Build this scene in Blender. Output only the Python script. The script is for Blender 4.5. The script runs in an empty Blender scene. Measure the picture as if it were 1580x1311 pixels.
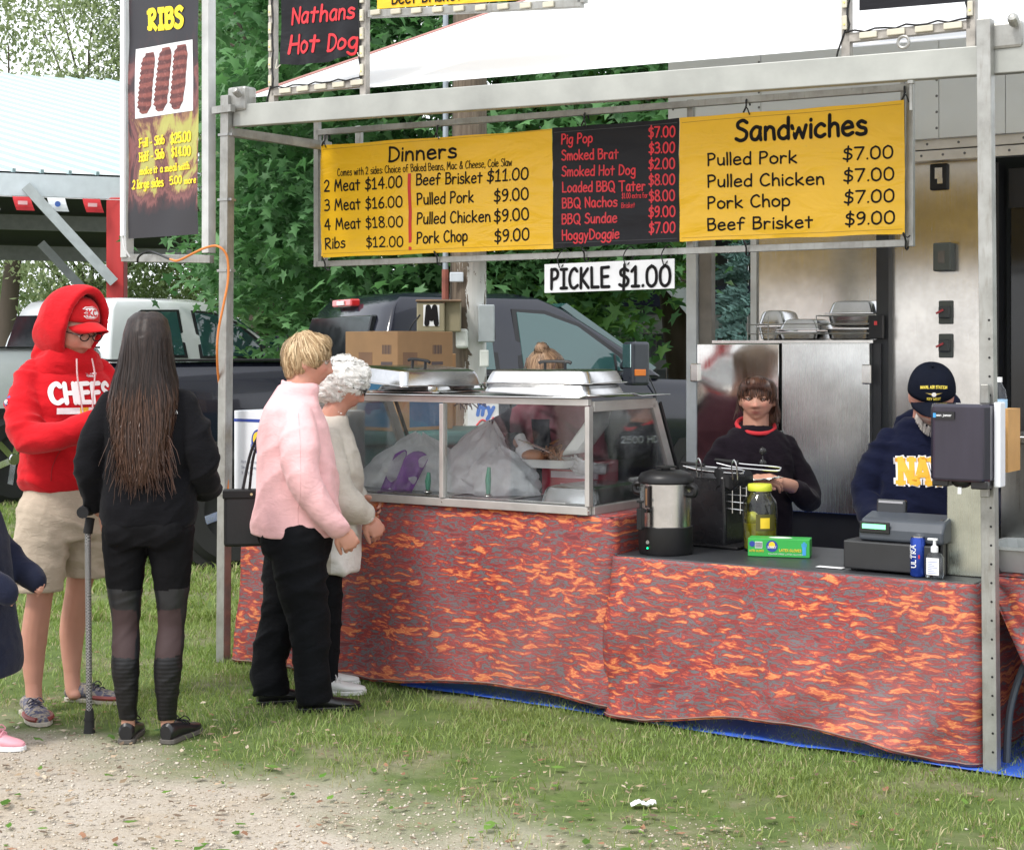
import bpy, bmesh, math, random
import numpy as np
from mathutils import Vector, Matrix, noise
from mathutils.bvhtree import BVHTree
random.seed(7); RNG = np.random.default_rng(7)
R = math.radians
SC = bpy.context.scene
COL = SC.collection
# ---------------------------------------------------------------- camera
cam = bpy.data.cameras.new('camera'); camo = bpy.data.objects.new('camera', cam); COL.objects.link(camo)
camo.location = (0, 0, 1.56); camo.rotation_euler = (R(90), 0, 0)
cam.sensor_width = 36; cam.lens = 56.96; cam.shift_y = -0.0763; cam.clip_start = .1; cam.clip_end = 600
SC.camera = camo
# ---------------------------------------------------------------- light
SUN_EL, SUN_AZ = R(52), R(-135)      # azimuth measured from +X towards +Y : sun stands front left of the stall
w = bpy.data.worlds.new('World'); SC.world = w; w.use_nodes = True
nt = w.node_tree; N = nt.nodes; LK = nt.links; bg = N['Background']
sky = N.new('ShaderNodeTexSky'); sky.sky_type = 'NISHITA'; sky.sun_disc = False
sky.sun_elevation = SUN_EL; sky.sun_rotation = R(90) - SUN_AZ; sky.dust_density = 3; sky.air_density = 1.0
tc = N.new('ShaderNodeTexCoord'); ns = N.new('ShaderNodeTexNoise'); ns.inputs['Scale'].default_value = 1.6; ns.inputs['Detail'].default_value = 6
LK.new(tc.outputs['Generated'], ns.inputs['Vector'])
cr = N.new('ShaderNodeValToRGB'); cr.color_ramp.elements[0].position = .3; cr.color_ramp.elements[1].position = .62
cr.color_ramp.elements[0].color = (.70, .70, .70, 1); cr.color_ramp.elements[1].color = (1, 1, 1, 1)
LK.new(ns.outputs['Fac'], cr.inputs['Fac'])
mx = N.new('ShaderNodeMix'); mx.data_type = 'RGBA'; mx.inputs['B'].default_value = (9.6, 9.9, 10.4, 1)
LK.new(cr.outputs['Color'], mx.inputs['Factor']); LK.new(sky.outputs['Color'], mx.inputs['A'])
LK.new(mx.outputs['Result'], bg.inputs['Color']); bg.inputs['Strength'].default_value = .1
sun = bpy.data.lights.new('sun', 'SUN'); suno = bpy.data.objects.new('sun', sun); COL.objects.link(suno)
sun.energy = 1.5; sun.angle = R(11); sun.color = (1, .96, .9)
sd = Vector((math.cos(SUN_EL) * math.cos(SUN_AZ), math.cos(SUN_EL) * math.sin(SUN_AZ), math.sin(SUN_EL)))
suno.rotation_euler = sd.to_track_quat('Z', 'Y').to_euler()
SC.view_settings.view_transform = 'Standard'; SC.view_settings.look = 'None'; SC.view_settings.gamma = 1
SC.view_settings.use_curve_mapping = False; SC.view_settings.exposure = .92
SC.render.engine = 'CYCLES'
SC.cycles.max_bounces = 8; SC.cycles.transparent_max_bounces = 16

# ---------------------------------------------------------------- stall axes
L0 = Vector((-1.442, 8.013, 0)); U = Vector((.839, -.544, 0)).normalized(); NN = Vector((.544, .839, 0)).normalized()
BANG = math.atan2(U.y, U.x)
def BP(s, t, z=0): return L0 + U * s + NN * t + Vector((0, 0, z))
def PX(px, py, Y): return Vector(((px - 790) * Y / 2500, Y, 1.56 - (py - 535) * Y / 2500))

# ---------------------------------------------------------------- helpers
def link(o, parent=None):
    COL.objects.link(o)
    if parent is not None: o.parent = parent
    return o
def tag(o, label=None, cat=None, group=None, kind=None):
    if label: o['label'] = label
    if cat: o['category'] = cat
    if group: o['group'] = group
    if kind: o['kind'] = kind
    return o
def thing(name, label, cat, loc=(0, 0, 0), rz=0, group=None):
    o = bpy.data.objects.new(name, None); o.empty_display_size = .1; COL.objects.link(o)
    o.location = loc; o.rotation_euler = (0, 0, rz)
    return tag(o, label, cat, group)
def bthing(name, label, cat, s, t, z=0, group=None, rz=0):
    return thing(name, label, cat, BP(s, t, z), BANG + rz, group)
def copy_tree(o, parent=None):
    c = o.copy(); COL.objects.link(c); c.parent = parent
    for ch in [x for x in bpy.data.objects if x.parent == o]: copy_tree(ch, c)
    return c
class MB:
    def __init__(s): s.v = []; s.f = []
    def add(s, v, f):
        n = len(s.v); s.v += [tuple(p) for p in v]; s.f += [tuple(i + n for i in q) for q in f]; return s
    def box(s, x0, x1, y0, y1, z0, z1, M=None):
        v = [Vector(p) for p in ((x0,y0,z0),(x1,y0,z0),(x1,y1,z0),(x0,y1,z0),(x0,y0,z1),(x1,y0,z1),(x1,y1,z1),(x0,y1,z1))]
        if M is not None: v = [M @ p for p in v]
        return s.add(v, [(0,3,2,1),(4,5,6,7),(0,1,5,4),(1,2,6,5),(2,3,7,6),(3,0,4,7)])
    def bar(s, a, b, w, h=None, up=(0, 0, 1)):
        a = Vector(a); b = Vector(b); h = h or w; d = (b - a).normalized(); up = Vector(up)
        if abs(d.dot(up)) > .98: up = Vector((0, 1, 0))
        x = d.cross(up).normalized(); y = x.cross(d).normalized(); v = []
        for p in (a, b):
            for i, j in ((-1,-1),(1,-1),(1,1),(-1,1)): v.append(p + x * i * w / 2 + y * j * h / 2)
        return s.add(v, [(0,1,2,3),(4,7,6,5),(0,4,5,1),(1,5,6,2),(2,6,7,3),(3,7,4,0)])
    def tube(s, pts, r, n=8, cap=True, sx=1):
        pts = [Vector(p) for p in pts]; m = len(pts); rr = r if hasattr(r, '__len__') else [r] * m
        up = Vector((0, 0, 1)); v = []; x = None
        for i, p in enumerate(pts):
            d = (pts[min(i + 1, m - 1)] - pts[max(i - 1, 0)]).normalized()
            if x is None:
                x = d.cross(up)
                if x.length < .1: x = d.cross(Vector((0, 1, 0)))
            x = (x - d * x.dot(d)).normalized(); y = d.cross(x)
            for k in range(n):
                a = 2 * math.pi * k / n; v.append(p + (x * math.cos(a) * sx + y * math.sin(a)) * rr[i])
        f = [(i*n+k, i*n+(k+1)%n, (i+1)*n+(k+1)%n, (i+1)*n+k) for i in range(m-1) for k in range(n)]
        if cap: f += [tuple(range(n))[::-1], tuple((m-1)*n+k for k in range(n))]
        return s.add(v, f)
    def lathe(s, prof, n=24, c=(0, 0, 0), cap=True, M=None):
        v = []; c = Vector(c)
        for r, z in prof:
            for k in range(n):
                a = 2*math.pi*k/n; p = Vector((r*math.cos(a), r*math.sin(a), z)); p = M @ p if M is not None else p
                v.append(p + c)
        m = len(prof); f = [(i*n+k, i*n+(k+1)%n, (i+1)*n+(k+1)%n, (i+1)*n+k) for i in range(m-1) for k in range(n)]
        if cap: f += [tuple(range(n))[::-1], tuple((m-1)*n+k for k in range(n))]
        return s.add(v, f)
    def rings(s, rings, closed=True, cap=True):
        n = len(rings[0]); v = [p for r in rings for p in r]; m = len(rings); e = n if closed else n - 1
        f = [(i*n+k, i*n+(k+1)%n, (i+1)*n+(k+1)%n, (i+1)*n+k) for i in range(m-1) for k in range(e)]
        if cap and closed: f += [tuple(range(n))[::-1], tuple((m-1)*n+k for k in range(n))]
        return s.add(v, f)
    def grid(s, fn, nu, nv):
        v = [fn(i / nu, j / nv) for j in range(nv + 1) for i in range(nu + 1)]; w = nu + 1
        return s.add(v, [(j*w+i, j*w+i+1, (j+1)*w+i+1, (j+1)*w+i) for j in range(nv) for i in range(nu)])
    def prism(s, poly, h, M=None, z0=0):
        n = len(poly); v = [Vector((p[0], p[1], z0)) for p in poly] + [Vector((p[0], p[1], z0 + h)) for p in poly]
        if M is not None: v = [M @ p for p in v]
        return s.add(v, [tuple(range(n))[::-1], tuple(range(n, 2*n))] + [(k, (k+1)%n, n+(k+1)%n, n+k) for k in range(n)])
    def ell(s, c, r, n=16, m=10, M=None):
        v = []; c = Vector(c)
        for j in range(m + 1):
            t = math.pi * j / m
            for k in range(n):
                a = 2*math.pi*k/n; p = Vector((r[0]*math.sin(t)*math.cos(a), r[1]*math.sin(t)*math.sin(a), -r[2]*math.cos(t)))
                v.append((M @ p if M is not None else p) + c)
        return s.add(v, [(j*n+k, j*n+(k+1)%n, (j+1)*n+(k+1)%n, (j+1)*n+k) for j in range(m) for k in range(n)])
    def xf(s, M):
        s.v = [tuple(M @ Vector(p)) for p in s.v]; return s
    def mesh(s, name, m=None, smooth=False):
        me = bpy.data.meshes.new(name); me.from_pydata(s.v, [], s.f)
        if m is not None:
            for q in (m if isinstance(m, (list, tuple)) else [m]): me.materials.append(q)
        if smooth: me.polygons.foreach_set('use_smooth', [True] * len(me.polygons))
        me.update(); return me
    def ob(s, name, m, parent=None, smooth=False, bevel=0, seg=2, solid=0, label=None, kind=None, loc=None, rot=None, recalc=True):
        me = s.mesh(name, m, smooth)
        if recalc:
            bm = bmesh.new(); bm.from_mesh(me); bmesh.ops.remove_doubles(bm, verts=bm.verts, dist=1e-6)
            bmesh.ops.recalc_face_normals(bm, faces=bm.faces); bm.to_mesh(me); bm.free()
            if smooth: me.polygons.foreach_set('use_smooth', [True] * len(me.polygons))
        o = link(bpy.data.objects.new(name, me), parent)
        if solid:
            q = o.modifiers.new('s', 'SOLIDIFY'); q.thickness = solid; q.offset = 0
        if bevel:
            q = o.modifiers.new('b', 'BEVEL'); q.width = bevel; q.segments = seg; q.limit_method = 'ANGLE'; q.angle_limit = R(40)
        if smooth and smooth != 'all':
            try:
                me.set_sharp_from_angle(angle=R(smooth if smooth is not True else 40))
            except Exception: pass
        if loc is not None: o.location = loc
        if rot is not None: o.rotation_euler = rot
        if label: o['label'] = label
        if kind: o['kind'] = kind
        return o
def nz(p, sc=1., seed=0.): return noise.noise(Vector((p[0]*sc + seed, p[1]*sc + seed*1.7, p[2]*sc - seed)))
def catmull(pts, k=6, closed=False):
    P = [Vector(p) for p in pts]
    if len(P) < 3: return P
    if closed: Q = [P[-1]] + P + [P[0], P[1]]
    else: Q = [2*P[0]-P[1]] + P + [2*P[-1]-P[-2]]
    o = []
    for i in range(1, len(Q) - 2):
        a, b, c, d = Q[i-1], Q[i], Q[i+1], Q[i+2]
        for j in range(k):
            t = j / k; o.append(.5*((2*b)+(c-a)*t+(2*a-5*b+4*c-d)*t*t+(3*b-a-3*c+d)*t**3))
    o.append(Q[-2]); return o
# ---------------------------------------------------------------- materials
class NT:
    def __init__(s, name):
        s.m = bpy.data.materials.new(name); s.m.use_nodes = True; s.t = s.m.node_tree; s.N = s.t.nodes; s.b = s.N['Principled BSDF']
    def n(s, ty, **k):
        o = s.N.new('ShaderNode' + ty)
        for a, b in k.items():
            if a.startswith('_'): setattr(o, a[1:], b)
            else:
                key = a.replace('__', ' '); o.inputs[int(key[1:]) if key[0] == 'i' and key[1:].isdigit() else key].default_value = b
        return o
    def l(s, a, b): s.t.links.new(a, b)
    def coord(s, kind='Object', scale=(1, 1, 1)):
        c = s.n('TexCoord'); m = s.n('Mapping'); s.l(c.outputs[kind], m.inputs['Vector']); m.inputs['Scale'].default_value = scale; return m.outputs[0]
    def ramp(s, src, stops):
        r = s.n('ValToRGB'); e = r.color_ramp.elements
        while len(e) < len(stops): e.new(.5)
        for q, (p, c) in zip(e, stops): q.position = p; q.color = (*c, 1) if len(c) == 3 else c
        s.l(src, r.inputs['Fac']); return r.outputs['Color']
    def noise(s, v, scale, detail=4, rough=.55, dist=0):
        o = s.n('TexNoise', Scale=scale, Detail=detail, Roughness=rough, Distortion=dist)
        if v is not None: s.l(v, o.inputs['Vector'])
        return o.outputs['Fac']
    def mix(s, f, a, b, mode='MIX'):
        o = s.n('Mix', _data_type='RGBA', _blend_type=mode)
        for key, x in (('Factor', f), ('A', a), ('B', b)):
            if isinstance(x, (int, float)): o.inputs[key].default_value = x
            elif isinstance(x, (tuple, list)): o.inputs[key].default_value = (*x[:3], 1)
            else: s.l(x, o.inputs[key])
        return o.outputs['Result']
    def math(s, op, a, b=0.):
        o = s.n('Math', _operation=op)
        for i, x in enumerate((a, b)):
            if isinstance(x, (int, float)): o.inputs[i].default_value = x
            else: s.l(x, o.inputs[i])
        return o.outputs[0]
    def bump(s, h, strength=.3, dist=.01):
        o = s.n('Bump', Strength=strength, Distance=dist); s.l(h, o.inputs['Height']); s.l(o.outputs[0], s.b.inputs['Normal'])
    def set(s, col=None, rough=None, metal=None, spec=None, **k):
        b = s.b.inputs
        for key, x in (('Base Color', col), ('Roughness', rough), ('Metallic', metal), ('Specular IOR Level', spec)):
            if x is None: continue
            if isinstance(x, (int, float)): b[key].default_value = x
            elif isinstance(x, (tuple, list)): b[key].default_value = (*x[:3], 1)
            else: s.l(x, b[key])
        for a, x in k.items(): b[a.replace('_', ' ')].default_value = x
        return s
def mat(name, col, rough=.6, metal=0, var=.12, scale=8, bump=0, bscale=60, spec=.5, stretch=(1, 1, 1), **k):
    t = NT(name); v = t.coord('Object', stretch); n = t.noise(v, scale, 5)
    lo = tuple(c * (1 - var) for c in col); hi = tuple(min(1, c * (1 + var)) for c in col)
    c = t.ramp(n, [(.3, lo), (.7, hi)])
    r = t.math('ADD', t.math('MULTIPLY', n, .2), max(0, rough - .1))
    t.set(c, r, metal, spec, **k)
    if bump: t.bump(t.noise(v, bscale, 4), bump, .003)
    return t.m
M_ = {}
def mm(name, *a, **k):
    if name not in M_: M_[name] = mat(name, *a, **k)
    return M_[name]
def m_metal():      # weathered aluminium tube
    t = NT('weathered_aluminium'); v = t.coord(); n = t.noise(v, 7, 6, .65); n2 = t.noise(t.coord('Object', (1, 1, .15)), 60, 3)
    c = t.ramp(n, [(.25, (.20, .195, .18)), (.5, (.33, .33, .31)), (.8, (.45, .455, .44))])
    c = t.mix(t.ramp(n2, [(.55, (0, 0, 0)), (.75, (.5, .5, .5))]), c, (.2, .18, .15)); t.set(c, .42, .55); t.bump(n2, .25, .002); return t.m
def m_steel(name='brushed_steel', rough=.2, wav=.35, col=(.62, .61, .58), ws=1.6):
    t = NT(name); v = t.coord(); br = t.noise(t.coord('Object', (80, 80, 1.5)), 3, 3); big = t.noise(v, ws, 2)
    st = t.noise(v, 5, 6, .7); c = t.ramp(st, [(.35, tuple(x*.75 for x in col)), (.65, col)])
    t.set(c, t.math('ADD', t.math('MULTIPLY', br, .16), rough - .08), 1.)
    h = t.math('ADD', t.math('MULTIPLY', big, wav), t.math('MULTIPLY', br, .0012)); t.bump(h, .6, .06); return t.m
def m_flame():
    t = NT('flame_print_cloth'); v = t.coord('Object', (1, 1, 1))
    w1 = t.n('TexNoise', Scale=11., Detail=2.); t.l(v, w1.inputs['Vector'])
    sub = t.n('VectorMath', _operation='SUBTRACT'); t.l(w1.outputs['Color'], sub.inputs[0]); sub.inputs[1].default_value = (.5, .5, .5)
    sc = t.n('VectorMath', _operation='MULTIPLY'); t.l(sub.outputs[0], sc.inputs[0]); sc.inputs[1].default_value = (.10, .0, .040)
    ad = t.n('VectorMath', _operation='ADD'); t.l(v, ad.inputs[0]); t.l(sc.outputs[0], ad.inputs[1])
    mp = t.n('Mapping'); t.l(ad.outputs[0], mp.inputs['Vector']); mp.inputs['Scale'].default_value = (10.5, .7, 44)
    mp.inputs['Rotation'].default_value = (0, R(-7), 0)
    big = t.noise(mp.outputs[0], 1.15, 1.2, .5, .2); fine = t.noise(mp.outputs[0], 3.6, 1.5, .5, .8)
    dg_ = t.n('Mapping'); t.l(v, dg_.inputs['Vector']); dg_.inputs['Scale'].default_value = (1.7, .5, 7.5); dg_.inputs['Rotation'].default_value = (0, R(16), 0)
    low = t.noise(dg_.outputs[0], 1.6, 1, .5, .3)
    s = t.math('ADD', t.math('ADD', t.math('MULTIPLY', big, .66), t.math('MULTIPLY', fine, .24)), t.math('MULTIPLY', t.math('SUBTRACT', low, .38), .34))
    G = (.105, .105, .115); D = (.13, .012, .018); RD = (.34, .026, .022); O = (.56, .10, .03); Y = (.72, .27, .08)
    c = t.ramp(s, [(.34, D), (.385, RD), (.415, D), (.425, G), (.468, G), (.475, D), (.488, RD), (.500, D), (.512, RD), (.528, D), (.540, RD), (.556, O), (.566, RD), (.582, O), (.61, Y), (.66, O)])
    fade = t.ramp(t.noise(v, 1.3, 3), [(.35, (.05, .05, .05)), (.7, (.22, .22, .22))]); c = t.mix(fade, c, (.36, .25, .24))
    t.set(c, .62, 0, .35); wv = t.noise(v, 260, 2); bg_ = t.noise(t.coord('Object', (1.2, 1, .5)), 2.5, 3)
    t.bump(t.math('ADD', t.math('MULTIPLY', wv, .03), t.math('MULTIPLY', bg_, .8)), .5, .03); return t.m
def m_vinyl(name, col, rough=.33, spec=.5, bs=.55):
    t = NT(name); v = t.coord(); n = t.noise(v, 3, 5); c = t.ramp(n, [(.3, tuple(x*.9 for x in col)), (.7, col)])
    d = t.noise(v, 30, 6, .75); c = t.mix(t.ramp(d, [(.62, (0, 0, 0)), (.8, (.35, .35, .35))]), c, (.2, .16, .1) if col[0] > .1 else (.06, .06, .07))
    t.set(c, rough, 0, spec); wr = t.noise(t.coord('Object', (1.6, 1, 4)), 2.2, 3, .5, .6); t.bump(wr, bs, .035); return t.m
def m_ground():
    t = NT('grass_and_gravel_ground'); v = t.coord('Object')
    dot = t.n('VectorMath', _operation='DOT_PRODUCT'); t.l(v, dot.inputs[0]); dot.inputs[1].default_value = (NN.x, NN.y, 0)
    off = L0.dot(NN); tt = t.math('SUBTRACT', dot.outputs['Value'], off)           # depth behind the stall's front line
    n1 = t.noise(v, 1.3, 6, .6); e = t.math('ADD', tt, t.math('MULTIPLY', t.math('SUBTRACT', n1, .5), 1.5))
    f = t.n('MapRange'); t.l(e, f.inputs['Value']); f.inputs['From Min'].default_value = -1.85; f.inputs['From Max'].default_value = -1.25
    far = t.noise(v, .35, 5)
    soil = t.ramp(t.noise(v, 14, 8, .7), [(.3, (.17, .135, .095)), (.55, (.31, .26, .19)), (.75, (.43, .38, .30))])
    gr = t.ramp(t.noise(v, 9, 8, .7), [(.3, (.07, .11, .03)), (.6, (.12, .17, .05)), (.8, (.20, .21, .10))])
    gr = t.mix(t.ramp(t.noise(v, 2.2, 5, .6), [(.5, (0, 0, 0)), (.72, (.7, .7, .7))]), gr, soil)
    rk = t.n('TexVoronoi', Scale=55.); t.l(v, rk.inputs['Vector'])
    gv = t.ramp(t.noise(v, 2.4, 6, .65, .5), [(.25, (.44, .34, .22)), (.45, (.46, .40, .32)), (.7, (.54, .49, .42))])
    gv = t.mix(.35, gv, t.ramp(t.noise(v, 90, 4, .7), [(.3, (.16, .13, .1)), (.7, (.6, .55, .48))]))
    c = t.mix(f.outputs[0], gv, gr); t.set(c, .95, 0, .2)
    h = t.math('ADD', t.math('MULTIPLY', rk.outputs['Distance'], .4), t.noise(v, 40, 8, .8)); t.bump(h, .7, .012); return t.m
def m_attr(name, rough=.6, trans=.0, attr='tint'):
    t = NT(name); a = t.n('VertexColor', _layer_name=attr); t.set(a.outputs['Color'], rough, 0, .3)
    if trans:
        tr = t.n('BsdfTranslucent'); hs = t.n('HueSaturation', Value=1.5, Saturation=1.15); t.l(a.outputs['Color'], hs.inputs['Color']); t.l(hs.outputs[0], tr.inputs['Color'])
        ms = t.n('MixShader'); ms.inputs[0].default_value = trans; t.l(t.b.outputs[0], ms.inputs[1]); t.l(tr.outputs[0], ms.inputs[2])
        t.l(ms.outputs[0], t.N['Material Output'].inputs['Surface'])
    return t.m
def m_glass(name='clear_glass', tint=(.985, .995, .992), ref=.75, dirt=.02):
    t = NT(name); tr = t.n('BsdfTransparent'); tr.inputs['Color'].default_value = (*tint, 1); gl = t.n('BsdfGlossy', Roughness=.04)
    fr = t.n('Fresnel', IOR=1.5); f2 = t.math('MULTIPLY', fr.outputs[0], ref); ms = t.n('MixShader'); t.l(f2, ms.inputs[0]); t.l(tr.outputs[0], ms.inputs[1]); t.l(gl.outputs[0], ms.inputs[2])
    df = t.n('BsdfDiffuse'); df.inputs['Color'].default_value = (.6, .62, .65, 1); m2 = t.n('MixShader')
    dn = t.ramp(t.noise(t.coord('Object', (1.5, 1, .6)), 3.5, 6, .7, 1), [(.42, (0, 0, 0)), (.75, (dirt*4,)*3)])
    t.l(dn, m2.inputs[0]); t.l(ms.outputs[0], m2.inputs[1]); t.l(df.outputs[0], m2.inputs[2])
    t.l(m2.outputs[0], t.N['Material Output'].inputs['Surface']); return t.m
ALU = m_metal(); STEEL = m_steel(); FLAME = m_flame(); GLASS = m_glass()
STEELW = m_steel('trailer_steel', .24, .16, (.72, .70, .67), 1.2); STEELD = m_steel('polished_door_steel', .09, 1.1, (.76, .76, .74), 1.1); PANST = m_steel('pan_steel', .2, .06, (.6, .6, .6), 3)
YEL = m_vinyl('yellow_vinyl', (.86, .50, .012)); BLKV = m_vinyl('black_vinyl', (.008, .008, .011), .42, .25, .25)
INK = mat('black_print', (.012, .011, .012), .8, spec=.15); REDINK = mat('red_print', (.60, .02, .03), .45); WHT = mat('white_paint', (.78, .79, .80), .5, var=.05)
BLACK = mat('black_plastic', (.010, .010, .011), .42, spec=.35); RUB = mat('rubber', (.02, .02, .02), .8, bump=.2)
REDP = mat('red_paint', (.48, .03, .03), .6, bump=.2, stretch=(1, 1, .2))
def setcol(me, cols, name='tint'):
    a = me.color_attributes.new(name, 'FLOAT_COLOR', 'POINT'); c = np.ones((len(me.vertices), 4), np.float32); c[:, :3] = cols
    a.data.foreach_set('color', c.ravel())
def np_mesh(name, V, F, k, m, cols=None):   # V (n,3), F flat indices of k-gons
    me = bpy.data.meshes.new(name); nf = len(F) // k
    me.vertices.add(len(V)); me.vertices.foreach_set('co', np.asarray(V, np.float32).ravel())
    me.loops.add(len(F)); me.loops.foreach_set('vertex_index', np.asarray(F, np.int32))
    me.polygons.add(nf); me.polygons.foreach_set('loop_start', np.arange(0, nf*k, k, dtype=np.int32)); me.polygons.foreach_set('loop_total', np.full(nf, k, np.int32))
    me.update(calc_edges=True); me.materials.append(m)
    if cols is not None: setcol(me, cols)
    return me
# ================================================================ ground
g = MB(); g.grid(lambda u, v: (-150 + 300*u, -60 + 310*v, 0), 4, 4)
tag(g.ob('ground', m_ground()), kind='structure')
def vnoise(x, y, s, seed=0):      # smooth value noise on arrays
    r = np.random.default_rng(seed); T = r.random((256, 256)); X = x*s + 1000; Y = y*s + 1000
    xi = np.floor(X).astype(int); yi = np.floor(Y).astype(int); fx = X-xi; fy = Y-yi; fx = fx*fx*(3-2*fx); fy = fy*fy*(3-2*fy)
    g_ = lambda a, b: T[a % 256, b % 256]
    return (g_(xi, yi)*(1-fx)+g_(xi+1, yi)*fx)*(1-fy)+(g_(xi, yi+1)*(1-fx)+g_(xi+1, yi+1)*fx)*fy
def tdepth(x, y): return (x-L0.x)*NN.x + (y-L0.y)*NN.y
def blades(n, y0, y1, hw, hh, seed, power=1.):
    r = np.random.default_rng(seed); y = y0 + (y1-y0)*r.random(n)**power; x = (r.random(n)*2-1)*(y*.34+.3)
    t = tdepth(x, y) + (vnoise(x, y, 1.3, 3)-.5)*1.3 + (vnoise(x, y, 5, 4)-.5)*.7
    p = np.clip((t+1.75)/1.1, 0.02, 1); p *= np.where(x < -.2, np.clip((t+1.75)/1.7, .015, 1), 1)
    bare = vnoise(x, y, 2.2, 9)*.6 + vnoise(x, y, 7, 10)*.4; p *= np.clip((bare-.22)*3.5, .12, 1)
    keep = r.random(n) < p; x = x[keep]; y = y[keep]; n = len(x)
    a = r.random(n)*6.283; h = hh*(.35+.8*r.random(n))*(.7+.6*vnoise(x, y, 3, 5)); wd = hw*(.6+.8*r.random(n)); le = h*(.2+1.1*r.random(n)); b = r.random(n)*6.283
    dx = np.cos(a)*wd; dy = np.sin(a)*wd; lx = np.cos(b)*le; ly = np.sin(b)*le; z = np.zeros(n)
    V = np.stack([np.stack([x-dx, y-dy, z-.004], 1), np.stack([x+dx, y+dy, z-.004], 1), np.stack([x+dx*.7+lx*.4, y+dy*.7+ly*.4, h*.62], 1), np.stack([x-dx*.7+lx*.4, y-dy*.7+ly*.4, h*.62], 1), np.stack([x+lx, y+ly, h*.95], 1)], 1)
    base = np.arange(n)*5; F = np.stack([base, base+1, base+2, base, base+2, base+3, base+3, base+2, base+4], 1).ravel()
    g1 = np.array([.14, .22, .04]); g2 = np.array([.31, .40, .14]); dr = np.array([.46, .40, .25])
    q = r.random(n)[:, None]; c = g1*(1-q)+g2*q; dry = (r.random(n) < .10+.42*(1-np.clip((t[keep]+1.7)/1.1, 0, 1)))[:, None]; c = np.where(dry, dr*(.6+.6*r.random(n)[:, None]), c)
    yl = np.clip(vnoise(x, y, 1.1, 12)-.45, 0, 1)[:, None]*1.2; c = c*(1-yl)+np.array([.24, .27, .09])*yl
    C = np.repeat(c[:, None, :], 5, 1); return V.reshape(-1, 3), F, C.reshape(-1, 3)
GRM = m_attr('grass_blade', .55, .3)
for nm, args in (('grass', (165000, 5.0, 9.3, .0019, .034, 1)), ('grass', (105000, 9.2, 22, .005, .06, 2, 1.5))):
    V, F, C = blades(*args); o = link(bpy.data.objects.new(nm, np_mesh(nm, V, F, 3, GRM, C))); tag(o, kind='stuff')
    o['label'] = 'short trodden green grass round the food stall' if args[1] < 6 else 'bright grass behind the stall under the trucks'; o['category'] = 'grass'
# gravel stones
def stones(n, seed):
    r = np.random.default_rng(seed); y = 4.7 + 2.4*r.random(n)**1.3; x = (r.random(n)*2-1)*(y*.33+.2)
    t = tdepth(x, y)+(vnoise(x, y, 1.3, 3)-.5)*1.1; keep = r.random(n) < np.clip((-1.25-t)/.7, .012, 1); x = x[keep]; y = y[keep]; n = len(x)
    s = .0018+.0070*r.random(n)**5; base = np.array([[1,0,0],[0,1,0],[-1,0,0],[0,-1,0],[0,0,.7],[0,0,-.5]])
    a = r.random(n)*6.28; V = base[None]*s[:, None, None]*(.6+.8*r.random((n, 6, 1))); c, s_ = np.cos(a)[:, None], np.sin(a)[:, None]
    X = V[:, :, 0]*c-V[:, :, 1]*s_+x[:, None]; Y = V[:, :, 0]*s_+V[:, :, 1]*c+y[:, None]; Z = V[:, :, 2]+s[:, None]*.25
    fb = np.array([0,1,4,1,2,4,2,3,4,3,0,4,1,0,5,2,1,5,3,2,5,0,3,5]); F = (np.arange(n)[:, None]*6+fb).ravel()
    q = r.random(n)[:, None]; c = np.array([.33, .27, .19])*(1-q)+np.array([.58, .53, .45])*q; C = np.repeat(c, 6, 0)
    return np.stack([X, Y, Z], 2).reshape(-1, 3), F, C
V, F, C = stones(42000, 5); o = link(bpy.data.objects.new('gravel', np_mesh('gravel', V, F, 3, m_attr('gravel_stone', .9), C))); tag(o, 'pale gravel and grit along the edge of the track', 'gravel', kind='stuff')
# fallen dry leaves and bark chips
def litter(n, seed, s0, s1, cols, tt0=-2.2, tt1=-.1):
    r = np.random.default_rng(seed); y = 4.8+3.6*r.random(n)**1.2; x = (r.random(n)*2-1)*(y*.33); t = tdepth(x, y); k = (t < tt1)&(t > tt0-1)&(r.random(n) < np.where(t < -.9, 1, .25)); x = x[k]; y = y[k]; n = len(x)
    s = s0+(s1-s0)*r.random(n)**2; a = r.random(n)*6.28; pr = np.array([[-1,0],[-.45,.42],[.25,.5],[1,.05],[.3,-.38],[-.4,-.45]]); z = np.array([.0,.3,.1,.35,.25,.05])
    P = pr[None]*s[:, None, None]*(.7+.5*r.random((n, 6, 1))); c, q = np.cos(a)[:, None], np.sin(a)[:, None]
    X = P[:, :, 0]*c-P[:, :, 1]*q+x[:, None]; Y = P[:, :, 0]*q+P[:, :, 1]*c+y[:, None]; Z = .012+z[None]*s[:, None]*r.random((n, 1))*1.2+.006*r.random((n, 1))
    F = (np.arange(n)[:, None]*6+np.array([0,5,1,1,5,4,1,4,2,2,4,3])).ravel(); cc = np.array(cols)[r.integers(0, len(cols), n)]*(.7+.5*r.random((n, 1)))
    return np.stack([X, Y, Z], 2).reshape(-1, 3), F, np.repeat(cc, 6, 0)
V, F, C = litter(2400, 21, .005, .024, [(.38,.29,.20),(.27,.20,.13),(.48,.41,.31),(.28,.15,.09),(.18,.13,.09)])
o = link(bpy.data.objects.new('leaf_litter', np_mesh('leaf_litter', V, F, 3, m_attr('dry_leaf', .8, .1), C))); tag(o, 'scattered dry brown leaves and bark chips on the grass', 'leaf litter', kind='stuff')
V, F, C = litter(260, 23, .015, .04, [(.09,.2,.03),(.14,.26,.05)], -1.7, -.2)
o = link(bpy.data.objects.new('weeds', np_mesh('weeds', V, F, 3, GRM, C))); tag(o, 'small broad leaved weeds and clover in the grass', 'weeds', kind='stuff')

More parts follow.
